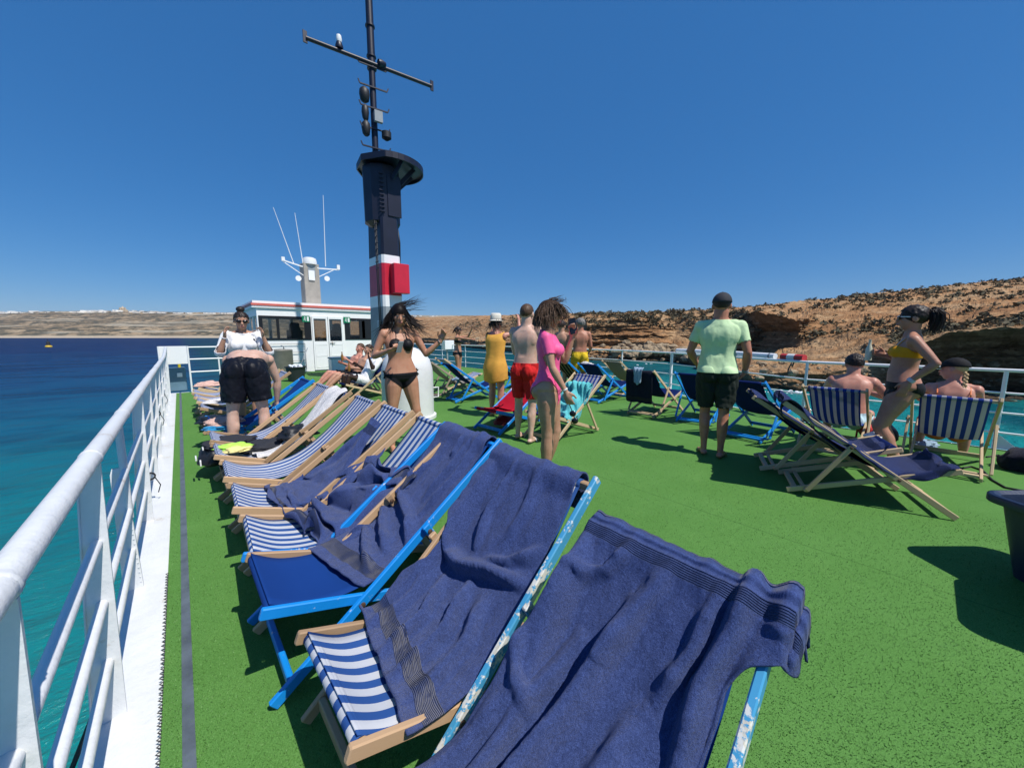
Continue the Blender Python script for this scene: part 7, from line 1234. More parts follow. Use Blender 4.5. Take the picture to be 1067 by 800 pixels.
def brimhat(hm, m_, band, rb=.085, crown=.05, name='hat', tilt=0.):
    X, h = hm.X, hm.hs; mb = MB(); rows = []
    for r_, z in ((rb, .018), (rb*.8, .02), (.05, .026), (.05, .03), (.0495, .05), (.047, .026+crown), (.038, .033+crown), (.02, .031+crown), (.001, .028+crown)):
        rows.append([X(math.cos(t)*r_*.9, -.01+math.sin(t)*r_*1.08, z+(tilt*math.sin(t)*r_)) for t in np.linspace(0, 2*math.pi, 28, endpoint=False)])
    mb.grid(rows, True); o = hm.add(mb, name, m_, True, 70); o.modifiers.new('t', 'SOLIDIFY').thickness = .004
    b = MB(); b.grid([[X(math.cos(t)*.0505*.91, -.01+math.sin(t)*.0505*1.09, z+(tilt*math.sin(t)*.05)) for t in np.linspace(0, 2*math.pi, 28, endpoint=False)] for z in (.0285, .04)], True); b.build('hatband', band, o, True)
    return o
def trunks(hm, m_, leg=.6, off=.012, wr=.012, top=.16, name='shorts', flare=.0):
    """loose swim shorts: waist to part way down the thigh"""
    h = hm.H; pl = [(hm.spine(top), -hm.up)]
    def fl(co, n_):
        d = np.linalg.norm(co-hm.pel)/(.24*h); return n_*flare*max(0, d-.3)
    o = hm.garment(name, m_, ['torso', 'thigh'], pl, off, wr, 14., fl if flare else None, .004, 1)
    # cut each leg at its hem
    bm = bmesh.new(); bm.from_mesh(o.data)
    hpR, hpL = hm.J['hpR'], hm.J['hpL']
    kill = []
    for v in bm.verts:
        c = V3(v.co); sd = 'R' if np.linalg.norm(c-(hpR+hm.J['knR'])/2) < np.linalg.norm(c-(hpL+hm.J['knL'])/2) else 'L'
        a, b = hm.J['hp'+sd], hm.J['kn'+sd]; t = np.dot(c-a, b-a)/np.dot(b-a, b-a)
        if t > leg: kill.append(v)
    # flatten the hem ring first so that it is a clean line
    for v in bm.verts:
        c = V3(v.co); sd = 'R' if np.linalg.norm(c-(hpR+hm.J['knR'])/2) < np.linalg.norm(c-(hpL+hm.J['knL'])/2) else 'L'
        a, b = hm.J['hp'+sd], hm.J['kn'+sd]; t = np.dot(c-a, b-a)/np.dot(b-a, b-a)
        if leg-.04 < t <= leg: v.co = Vector(c+(b-a)*(leg-t))
    bmesh.ops.delete(bm, geom=kill, context='VERTS'); bm.to_mesh(o.data); bm.free(); return o
def briefs(hm, m_, top=.12, name='bikini_bottom', high=.55, off=.004, low=None):
    """waist plane plus two slanting leg openings"""
    h = hm.H; c = hm.pel; P_ = [(hm.spine(top), -hm.up)]
    for sd in (-1, 1):
        P_.append((c+hm.rt*sd*.022*h-hm.up*.075*h, hm.up-hm.rt*sd*high*1.3*0+(-hm.rt*sd)*.0+hm.up*.0+(-hm.rt*sd)*high*-0.0+V3(0, 0, 0)) if False else (c+hm.rt*sd*.028*h-hm.up*.07*h, nrm(hm.up*1.-hm.rt*sd*high)))
    return hm.garment(name, m_, ['torso', 'thigh'], P_, off, thick=.002)
def face_to(p, q):  # yaw so that local +Y points from p to q
    d = Vector(q)-Vector(p); return math.atan2(-d.x, d.y)
LEFTV = lambda a: a   # bearing helper
def yaw_of(dx, dy): return math.atan2(-dx, dy)
def held(mb, hm, name, m_, lab, cat):
    o = mb.build(name, m_, None, True, 40); o.matrix_world = Matrix.Translation(hm.root.location) @ Matrix.Rotation(hm.root.rotation_euler[2], 4, 'Z') @ Matrix.Translation((0, 0, hm.dz))
    tag(o, lab, cat); return o
# viewer-relative unit vectors on deck
def vdir(px, fwd=0., right=0.):
    """deck direction given in the view's own forward/right terms at bearing px"""
    a = math.atan((px-533.5)/385.); f = FD*math.cos(a)+RD*math.sin(a); r_ = RD*math.cos(a)-FD*math.sin(a)
    return f*fwd+r_*right
def yv(px, fwd, right): d = vdir(px, fwd, right); return yaw_of(d.x, d.y)
# --- woman in black bikini with phone, wind in her hair
p = P(421, 469)
h = Human(1.76, 'f', 'tan', 1.12, .0075, lean=(.03, -.02, 1), chest=(.0, .03, 1), face=(.12, 1, -.42), headup=(.02, .3, 1),
    armR=((.38, -.1, -.92), (-.42, .84, .28), (-.5, .75, .2), (-.1, -.3, 1), .9), armL=((-.42, .22, -.88), (-.6, .45, .66), (-.3, .25, .95), (.3, .6, .2), .9),
    legR=((.10, .05, -1), (.03, -.06, -1)), legL=((-.16, .1, -1), (-.04, -.1, -1)))
h.make('person', 'woman in a black bikini looking at a phone, long dark hair blowing sideways', p, yv(414, -1, .28))
h.face(brow='black')
briefs(h, CL_['black'], .05, high=.9)
for s_ in (-1, 1):
    b = MB(); c = h.pel+h.rt*s_*.098*h.H+h.up*.018*h.H
    for a in ((.03, .02), (-.02, .035), (.035, -.04), (-.01, -.06)): b.tube([c, c+h.rt*s_*.02+h.up*a[1]*.7+h.fw*a[0]*.6, c+h.rt*s_*.035+h.up*a[1]+h.fw*a[0]], [.008, .014, .004], 6)
    h.add(b, 'side_bow', CL_['black'])
cc = h.spine(.7)
for s_ in (-1, 1):
    q = cc+h.cr*s_*.041*h.H+h.cf*.045*h.H-h.ch*.01*h.H
    h.add(MB().tube([q+h.cf*.025*h.H+h.ch*.025*h.H, q+h.ch*.06*h.H-h.cr*s_*.008*h.H+h.cf*.0*h.H, h.neck+h.cr*s_*.03*h.H+h.ch*.01*h.H], .004, 6), 'strap', CL_['black'])
for s_ in (-1, 1): h.patch('bikini_cup', CL_['black'], [cc+h.cr*s_*.043*h.H+h.cf*.07*h.H-h.ch*.008*h.H], (.042, .05, .048))
h.add(MB().tube([cc-h.ch*.035*h.H+h.cr*.0885*h.H*math.cos(t)+h.cf*.057*h.H*math.sin(t) for t in np.linspace(.0, 2*math.pi, 24)], .004, 6), 'back_string', CL_['black'])
h.longhair('black', lambda d, t: ((-.75*t if d[0] < .1 else .1)+d[0]*.5*(1-t), d[1]*.3*(1-t)-(.1 if d[0] < .1 else .3), -.9+.6*t*(1 if d[0] < .1 else .0)), n=480, length=.46, r0=.0034, front=.05, seed=3, spread=.42, wave=.012)
h.longhair('black', lambda d, t: (-1., .15+.3*math.sin(3*t), .1+.25*t+d[2]*.25*(1-t)), n=60, length=.3, r0=.0022, seed=9, spread=.6, wave=.018, name='blown_locks')
bracelet(h, 'L', mat('pale wristband', (.55, .55, .5), .5)); bracelet(h, 'L', M['black_gloss'], 'watch', .0175, .008)
w_ = h.J['handR']; held(MB().bar(w_+V3(-.03, .01, -.045), w_+V3(-.055, .05, .08), .072, .009, .003, (1, .5, 0)), h, 'mobile_phone', M['grey_paint'], 'grey phone held by the woman in the black bikini', 'phone')
# --- woman in pink swimsuit
p = P(570, 500)
h = Human(1.71, 'f', 'olive', 1.1, .0075, lean=(.0, .03, 1), chest=(.0, -.05, 1), face=(.1, 1, -.1), headup=(0, .1, 1),
    armR=((.14, .22, -.95), (-.05, .5, -.86), (-.02, .35, -.95), (-1, .1, 0), .7), armL=((-.12, .5, -.8), (.1, .28, .95), (.1, -.05, 1), (.9, -.2, .3), 1.1),
    legR=((.03, .03, -1), (.0, -.04, -1)), legL=((-.04, .16, -1), (0, -.22, -1)))
h.make('person', 'woman in a hot pink swimsuit with short sleeves holding a phone to her mouth', p, yv(568, -.12, 1))
h.face('black')
hh = h.H
o = h.garment('swimsuit', CL_['pink'], ['torso', 'armR', 'armL'], [(h.neck-h.ch*.012*hh, -h.ch-h.cf*.5), (h.J['shR']+V3(.0, .05, -.06)*hh, (-.1, -.35, 1)) if False else (h.pel-h.up*.5, h.up)], .006, .003, 14., None, .003)
bm = bmesh.new(); bm.from_mesh(o.data); kill = []
for v in bm.verts:
    c = V3(v.co); dead = False
    for k in 'RL':
        a, b = h.J['sh'+k], h.J['el'+k]; t = np.dot(c-a, b-a)/np.dot(b-a, b-a); dist = np.linalg.norm(c-(a+(b-a)*t))
        if t > .58 and dist < .05*hh: dead = True
    for s_ in (-1, 1):
        if np.dot(c-(h.pel+h.rt*s_*.03*hh-h.up*.075*hh), nrm(h.up-h.rt*s_*1.9)) < 0: dead = True
    if dead: kill.append(v)
bmesh.ops.delete(bm, geom=kill, context='VERTS'); bm.to_mesh(o.data); bm.free()
briefs(h, CL_['pink'], .3, 'swimsuit_bottom', high=1.75, off=.0065)
h.longhair('brown', lambda d, t: (d[0]*.7*(1-t), d[1]*.5*(1-t)+.18*t+(.5*(1-t) if d[2] > .75 else 0), -1+.75*(d[2] > .8)*(1-t)), n=760, length=.22, r0=.0034, seed=5, spread=.3, wave=.016)
h.longhair('brown', lambda d, t: (.0, .9, .35-.5*t), n=46, length=.15, r0=.0028, seed=15, spread=.7, wave=.03, name='blown_locks')
bracelet(h, 'R', mat('white wristband', (.7, .7, .66), .5))
h.add(MB().tube([h.J['knR']+V3(-.03, .03, .16), h.J['hpR']+V3(.03, .05, -.12), h.pel+V3(.04, .06, -.05)], .003, 5), 'tie_string', CL_['pink'])
w_ = h.J['handL']; held(MB().bar(w_+V3(.01, .02, -.07), w_+V3(.0, -.01, .08), .012, .072, .003, (1, .1, 0)), h, 'mobile_phone', M['black_gloss'], 'black phone held to her mouth by the woman in pink', 'phone')
w_ = h.J['handR']; g_ = MB(); g_.ell(w_+V3(.0, .03, -.1), (.012, .03, .028)).ell(w_+V3(.0, .05, -.165), (.012, .03, .028)).tube([w_+V3(0, .0, -.02), w_+V3(0, .03, -.09)], .004, 6).tube([w_+V3(0, .04, -.12), w_+V3(0, .045, -.14)], .004, 6)
held(g_, h, 'sunglasses', M['black_gloss'], 'black sunglasses dangling from the hand of the woman in pink', 'sunglasses')
# --- man in red shorts
p = P(547, 459)
h = Human(1.80, 'm', 'pale', 1.02, .009, lean=(0, .02, 1), chest=(0, .08, 1), face=(-.1, 1, -.1), armR=((.1, .35, -.93), (-.1, .9, .1)), armL=((-.1, .3, -.93), (.1, .85, -.1)),
    legR=((.06, -.05, -1), (.02, -.14, -1)), legL=((-.08, .12, -1), (-.02, -.02, -1)))
h.make('person', 'shirtless man in red shorts seen from behind, partly hidden by the woman in pink', p, yv(538, 1, .55)); h.face(); h.shorthair('brown', .0015, crop=True, seed=2)
trunks(h, CL_['red'], .78, .014, .014); sandal(h, 'L', M['white']); sandal(h, 'R', M['white'])
# --- woman in mustard dress and cream hat
p = P(517, 434)
h = Human(1.73, 'f', 'pink', 1.12, .010, lean=(0, .02, 1), face=(.0, 1, -.05), armR=((.45, .75, .1), (-.3, .3, .95), None, (-1, 0, 0), 1.), armL=((-.45, .8, .0), (.35, .3, .9), None, (1, 0, 0), 1.),
    legR=((.05, .0, -1), (.02, -.04, -1)), legL=((-.05, .1, -1), (-.02, -.06, -1)))
h.make('person', 'woman in a mustard sleeveless dress and cream brimmed hat with raised hands', p, yv(517, .8, .62)); h.face(); hh = h.H
h.longhair('dark', lambda d, t: (d[0]*.5*(1-t), -.2*(1-t), -1), n=170, length=.2, r0=.005, seed=8, spread=.4)
brimhat(h, CL_['cream'], mat('pale band', (.5, .48, .42), .8), .07)
rows = []
for t, w_, d_, z in ((0, .09, .066, .84), (.1, .098, .07, .74), (.2, .086, .066, .64), (.35, .1, .082, .56), (.5, .115, .1, .5), (.7, .112, .094, .44), (.9, .115, .095, .385), (1, .112, .09, .37)):
    zz_ = (z-.53)*1.03*hh; c = h.spine(max(0, min(1, (z-.53)/.31))) if z > .53 else h.pel
    rows.append([V3(c[0]+(w_*1.13*math.cos(a))*hh, c[1]+(d_*1.12*math.sin(a))*hh-.008*hh, zz_+(.012*hh*math.sin(a*2+1) if t > .8 else 0)+(0 if t > .05 else -.03*hh*abs(math.sin(a))))*(1, 1, 1)+V3(math.cos(a), math.sin(a), 0)*.006*math.sin(a*7+t*4)*(.3+t) for a in np.linspace(0, 2*math.pi, 56, endpoint=False)])
dr = MB(); dr.grid(rows, True); o = h.add(dr, 'dress', CL_['mustard'], True, 80); o.modifiers.new('t', 'SOLIDIFY').thickness = .003
for s_ in (-1, 1): h.add(MB().tube([h.J['shR' if s_ > 0 else 'shL']-h.cr*s_*.045*hh+h.cf*s2*.045*hh-h.ch*abs(s2)*.055*hh+h.ch*.035*hh*(1-abs(s2)) for s2 in (-1, -.5, 0, .5, 1)], .016, 8, flat=.5), 'shoulder_strap', CL_['mustard'])
# --- far woman in black bikini, arms forward
p = P(478, 398)
h = Human(1.66, 'f', 'tan', 1.0, .014, chest=(0, .0, 1), face=(.2, 1, 0), armR=((.3, .9, -.1), (.2, .95, -.1)), armL=((-.2, .8, .1), (.4, .5, .8)), fingers=False)
h.make('person', 'distant woman in a black bikini with one arm stretched out', p, yv(478, -.3, 1)); h.face('black'); briefs(h, CL_['black'], .07, high=.7)
h.garment('bikini_top', CL_['black'], ['torso'], [(h.spine(.6), h.ch), (h.spine(.78), -h.ch)], .006); h.longhair('black', lambda d, t: (d[0]*.4, -.5, -1), n=70, length=.16, r0=.007, seed=2)
# --- man in yellow shorts at the far rail
p = P(603, 413.5)
h = Human(1.78, 'm', 'red', 1.0, .012, lean=(0, 0, 1), face=(-.6, .6, 0), armR=((.2, .1, -1), (.0, .7, -.3)), armL=((-.35, .1, -.9), (-.3, .8, .35)), fingers=False)
h.make('person', 'tanned shirtless man in yellow shorts with his back turned at the far railing', p, yv(603, 1, -.05)); h.face(); h.shorthair('grey', .006, seed=3); trunks(h, CL_['yellow'], .75, .014, .012)
# --- person in grey shorts mostly hidden behind the woman in pink
p = P(584, 412)
h = Human(1.74, 'm', 'olive', 1.0, .014, face=(0, 1, 0), fingers=False, armR=((.1, .4, -.8), (-.1, .8, .2)), armL=((-.1, .4, -.8), (.1, .9, .3)))
h.make('person', 'person in grey shorts almost hidden behind the woman in pink', p, yv(584, .8, .4)); h.face(); h.shorthair('dark', .004); trunks(h, CL_['grey'], .7, .012, .01)
# --- man in lime shirt
p = P(741, 474)
h = Human(1.86, 'm', 'red', 1.04, .0085, lean=(.0, .0, 1), chest=(.0, .03, 1), face=(-.05, 1, .02), armR=((.26, -.16, -.95), (.0, .5, -.85), (-.5, .2, -.85), (-.7, .3, 0), .7), armL=((-.3, .1, -.95), (.25, .75, -.55), None, (1, 0, 0), 1.),
    legR=((.0, -.08, -1), (-.02, -.1, -1), (.25, 1, 0)), legL=((-.01, .1, -1), (.03, -.16, -1), (-.1, 1, 0)))
h.make('person', 'man in a lime green shirt, dark shorts and grey cap standing with his back turned', p, yv(741, 1, -.02)); h.face(); h.shorthair('dark', .001, crop=True); hh = h.H
trunks(h, CL_['darkgreen'], .84, .018, .016, top=.03)
o = h.garment('t_shirt', CL_['lime'], ['torso', 'arm'], [(h.neck-h.ch*.002*hh, -h.ch), (h.pel-h.up*.0*hh, h.up)], .006, .010, 7., lambda co, n_: n_*.026*max(0, 1-(co[2]-h.pel[2])/(.16*hh)), .004, 2)
bm = bmesh.new(); bm.from_mesh(o.data); kill = []
for v in bm.verts:
    c = V3(v.co)
    for k in 'RL':
        a, b = h.J['sh'+k], h.J['el'+k]; t = np.dot(c-a, b-a)/np.dot(b-a, b-a)
        if t > .62 and np.linalg.norm(c-(a+(b-a)*t)) < .05*hh: kill.append(v)
bmesh.ops.delete(bm, geom=list(set(kill)), context='VERTS'); bm.to_mesh(o.data); bm.free()
cap(h, CL_['greycap']); sandal(h, 'L', mat('olive slide', (.2, .22, .05), .6)); sandal(h, 'R', bpy.data.materials['olive slide'])
bracelet(h, 'R', M['grey_paint'], 'watch', .0185, .03); bracelet(h, 'R', mat('orange band', (.6, .16, .03), .5), 'bracelet', .0165, .012)
# --- woman in yellow bikini top with bottle
p = Vector((5.47, .13, 0))
h = Human(1.71, 'f', 'brown', 1.16, .0085, lean=(.0, .0, 1), chest=(0, -.05, 1), face=(.0, 1, .0), headup=(0, 0, 1), belly=.012,
    armL=((-.28, -.5, -.72), (.15, .62, -.75), (.1, .3, -.95), (1, .1, -.2), .3), armR=((.16, -.25, -1), (-.1, .9, .42), (-.2, 1, .3), (-.9, .1, .1), 1.2),
    legL=((-.03, .36, -1), (.0, -.5, -1), (0, 1, -.15)), legR=((.03, .24, -1), (.0, -.3, -1), (.05, 1, 0)))
h.make('person', 'woman in a mustard bikini top, black bottoms and white sunglasses holding a bottle', p, yv(951, -.12, -1)); h.face('white'); hh = h.H
briefs(h, CL_['black'], .1, high=.75)
h.garment('bikini_top', CL_['ybik'], ['torso'], [(h.spine(.58), h.ch), (h.spine(.745), -h.ch+h.cf*.25)], .006)
for s_ in (-1, 1): h.add(MB().tube([h.spine(.74)+h.cr*s_*.045*hh+h.cf*.06*hh, h.spine(.86)+h.cr*s_*.055*hh+h.cf*.04*hh, h.J['shR' if s_ > 0 else 'shL']-h.cr*s_*.04*hh+h.ch*.03*hh, h.spine(.8)+h.cr*s_*.05*hh-h.cf*.06*hh], .004, 6), 'strap', CL_['ybik'])
h.shorthair('black', .005, seed=6)
h.longhair('black', lambda d, t: (d[0]*.2, -.8+.9*t, .55-2.0*t), n=0, length=.2)
pt_ = MB(); r = random.Random(3)
for k in range(260):
    a = h.X(r.gauss(0, .008), -.055, .03+r.gauss(0, .006)); jt = V3(r.gauss(0, .02), r.gauss(0, .02), r.gauss(0, .02)); L = r.uniform(.6, 1.15)
    pt_.tube([a, a+(V3(0, -.035, .01)+jt*.6)*L, a+(V3(0, -.06, -.03)+jt)*L, a+(V3(0, -.065, -.1)+jt*1.1)*L, a+(V3(0, -.05, -.18)+jt*1.1)*L], [.004, .0045, .004, .003, .0008], 5)
h.add(pt_, 'ponytail', HR['black'], True, 80)
sandal(h, 'L', M['white']); sandal(h, 'R', mat('pink slipper', (.8, .03, .2), .5)); bracelet(h, 'L', M['denim'], 'watch', .0185, .03)
w_ = h.J['handR']+V3(-.01, .035, 0)
gl_ = mat('pale bottle glass', (.62, .6, .45), .12)
bt = MB().lathe([(.001, -.09), (.028, -.09), (.03, -.08), (.03, .03), (.013, .08), (.012, .13), (.014, .135), (.001, .136)], w_, 16)
o = held(bt, h, 'glass_bottle', gl_, 'clear glass bottle held by the woman in the mustard bikini top', 'bottle')
# --- seated man, shirtless, from behind
h = Human(1.78, 'm', 'pink', 1.05, .009, lean=(0, -.1, 1), chest=(0, .42, 1), face=(-.25, 1, -.25), headup=(0, .2, 1), neckdir=(0, .35, 1), armR=((.55, .5, -.7), (-.75, .65, .1)), armL=((-.25, .85, -.5), (.4, .8, -.2)),
    legR=((.28, .95, .12), (.02, -.1, -1)), legL=((-.28, .95, .1), (0, .05, -1)), seat=.34)
h.make('person', 'shirtless man with sunburnt back sitting forward in a striped deck chair', (6.42, .60, 0), yaw_of(1, .1)); h.face(); h.shorthair('black', .007, seed=4); trunks(h, CL_['patterned'], .62, .012, .012)
# --- seated woman in black cap with braid
h = Human(1.70, 'f', 'pink', 1.12, .009, lean=(0, -.12, 1), chest=(0, .3, 1), face=(-1., .45, -.2), headup=(0, .1, 1), armR=((.2, .7, -.7), (-.3, .9, -.2)), armL=((-.2, .75, -.6), (.4, .85, -.2)),
    legR=((.2, .97, .08), (.05, .1, -1)), legL=((-.2, .97, .14), (-.05, .3, -1)), seat=.35)
h.make('person', 'seated woman in an orange bikini top and black cap with a blonde braid', (6.38, -.24, 0), yaw_of(1, .05)); h.face(); hh = h.H; h.shorthair('blonde', .0, seed=5, crop=True); cap(h, CL_['blackcap'])
h.garment('bikini_band', CL_['orange'], ['torso'], [(h.spine(.56), h.ch), (h.spine(.62), -h.ch)], .005)
for s_ in (-1, 1): h.add(MB().tube([h.spine(.6)+h.cr*s_*.075*hh-h.cf*.035*hh, h.spine(.75)+h.cr*s_*.07*hh-h.cf*.062*hh, h.J['shR' if s_ > 0 else 'shL']-h.cr*s_*.03*hh+h.ch*.032*hh], .006, 6), 'strap', CL_['orange'])
h.add(MB().tube([h.spine(.59)-h.cf*.062*hh, h.spine(.57)-h.cf*.075*hh+h.cr*.02*hh, h.spine(.5)-h.cf*.075*hh+h.cr*.03*hh], .006, 6), 'knot', CL_['orange'])
briefs(h, CL_['orange'], .1)
b = MB(); a = h.X(.0, -.05, -.02)
for k in range(13):
    c = a+(-h.cf*.02-h.ch*.02*k)+h.cr*(.012*math.sin(k*3.14)); b.ell(c+h.cr*(.008 if k % 2 else -.008), (.016-.0005*k, .012, .018), h.Mc)
h.add(b, 'braid', HR['blonde'])
# --- bending man in black shorts, from behind
h = Human(1.88, 'm', 'pale', 1.08, .009, lean=(0, .74, .67), chest=(0, .98, -.16), fwd=(0, .67, -.74), chest_fwd=(0, -.36, -.93), face=(0, -.3, -1), headup=(0, 1, -.5), neckdir=(0, 1, -.6),
    armR=((.25, .25, -1), (-.1, .2, -1)), armL=((-.25, .25, -1), (.1, .2, -1)), legR=((.12, .0, -1), (.05, -.04, -1)), legL=((-.12, .0, -1), (-.05, -.04, -1)))
h.make('person', 'large man in black shorts bending forward with his back to the camera', (.53, 5.2, 0), yv(258, 1, .1)); h.face(); h.shorthair('dark', .003); trunks(h, CL_['navyshort'], .68, .026, .014, top=.16, flare=.02)
# --- woman in white shirt adjusting her sunglasses
p = P(249, 404)
h = Human(1.72, 'f', 'olive', 1.12, .009, face=(0.05, 1, -.3), headup=(0, .2, 1), armR=((.36, .42, -.8), (-.3, .28, 1), (-.1, .0, 1), (-1, .2, 0), .9), armL=((-.36, .42, -.8), (.3, .28, 1), (.1, .0, 1), (1, .2, 0), .9))
h.make('person', 'woman in a white shirt with a hair bun holding her sunglasses with both hands', (.66, 6.38, 0), yv(249, -1, .1)); h.face('black'); hh = h.H; h.shorthair('black', .004, seed=7)
h.add(MB().ell(h.X(0, -.03, .078), (.03*hh, .03*hh, .024*hh), h.Mh).tube([h.X(0, -.028, .055), h.X(0, -.03, .075)], .02*hh, 10), 'hair_bun', HR['black'])
h.garment('shirt', CL_['white'], ['torso', 'arm'], [(h.neck-h.ch*.01*hh+h.cf*.0*hh, -h.ch-h.cf*.2), (h.pel+h.up*-.02*hh, h.up)], .016, .02, 9., None, .004, 2)
h.garment('black_top', CL_['black'], ['torso'], [(h.spine(.5), h.ch), (h.spine(.9), -h.ch-h.cf*.3)], .005); trunks(h, CL_['white'], .5); bracelet(h, 'R', M['white'])
# --- the three reclining people
def recliner(x, y, H, sex, skin, lab, **kw):
    hm = Human(H, sex, skin, kw.pop('build', 1.), kw.pop('vox', .011), lean=(0, -.42, .9), chest=(0, -.62, .8), fwd=(0, 1, .4), face=kw.pop('face', (-.1, 1, .05)), headup=(0, -.2, 1), neckdir=(0, -.1, 1),
        legR=kw.pop('legR', ((.1, .95, .22), (-.05, .75, -.75), (0, .6, .8))), legL=kw.pop('legL', ((-.1, .95, .2), (.05, .8, -.7), (0, .6, .8))), seat=.44, **kw)
    hm.make('person', lab, (x, y, 0), yaw_of(-1, -.05)); return hm
h = recliner(3.02, 8.3, 1.74, 'm', 'dark', 'dark skinned person in a straw hat and white clothes reclining nearest', face=(-.1, 1, -.2), armR=((.3, .3, -.8), (-.1, .75, .5)), armL=((-.25, .55, -.6), (.1, .25, 1.)), legR=((.12, .98, .3), (0, .1, -1), (0, 1, 0)), legL=((-.1, .98, .34), (.0, .25, -1), (0, 1, 0)))
h.face(); h.shorthair('black', .002, crop=True); brimhat(h, CL_['straw'], CL_['blackcap'], .095, name='straw_hat'); trunks(h, CL_['white'], .6, .014, .014)
h.garment('shirt', CL_['white'], ['torso', 'arm'], [(h.neck, -h.ch), (h.pel+h.up*-.02, h.up)], .012, .012, 9., None, .004, 2)
h = recliner(3.08, 9.0, 1.78, 'm', 'olive', 'reclining dark haired man holding a bottle, in the middle of the three', armR=((.25, .3, -.8), (-.3, .95, .1)), armL=((-.25, .4, -.75), (.35, .9, .15), None, (.9, 0, 0), 1.2))
h.face(); h.shorthair('dark', .003, seed=8); trunks(h, CL_['navyshort'], .6)
w_ = h.J['handL']+V3(0, .03, .0); held(MB().lathe([(.001, -.08), (.028, -.08), (.03, -.07), (.03, .03), (.013, .08), (.012, .13), (.001, .131)], w_, 14), h, 'beer_bottle', mat('brown bottle', (.25, .13, .03), .15), 'bottle in the hand of the middle reclining man', 'bottle')
h = recliner(3.12, 9.7, 1.82, 'm', 'pink', 'reclining man with short cropped hair, farthest of the three', face=(-.3, 1, .1), armR=((.3, .3, -.8), (-.3, .9, .4)), armL=((-.3, .5, -.6), (.3, .7, .6), None, (.9, 0, 0), 1.2))
h.face(); h.shorthair('brown', .002, crop=True, seed=9); trunks(h, CL_['black'], .6)
w_ = h.J['handL']+V3(0, .03, .0); held(MB().lathe([(.001, -.08), (.028, -.08), (.03, -.07), (.03, .03), (.013, .08), (.012, .13), (.001, .131)], w_, 14), h, 'beer_bottle', bpy.data.materials['brown bottle'], 'bottle held up by the farthest reclining man', 'bottle')
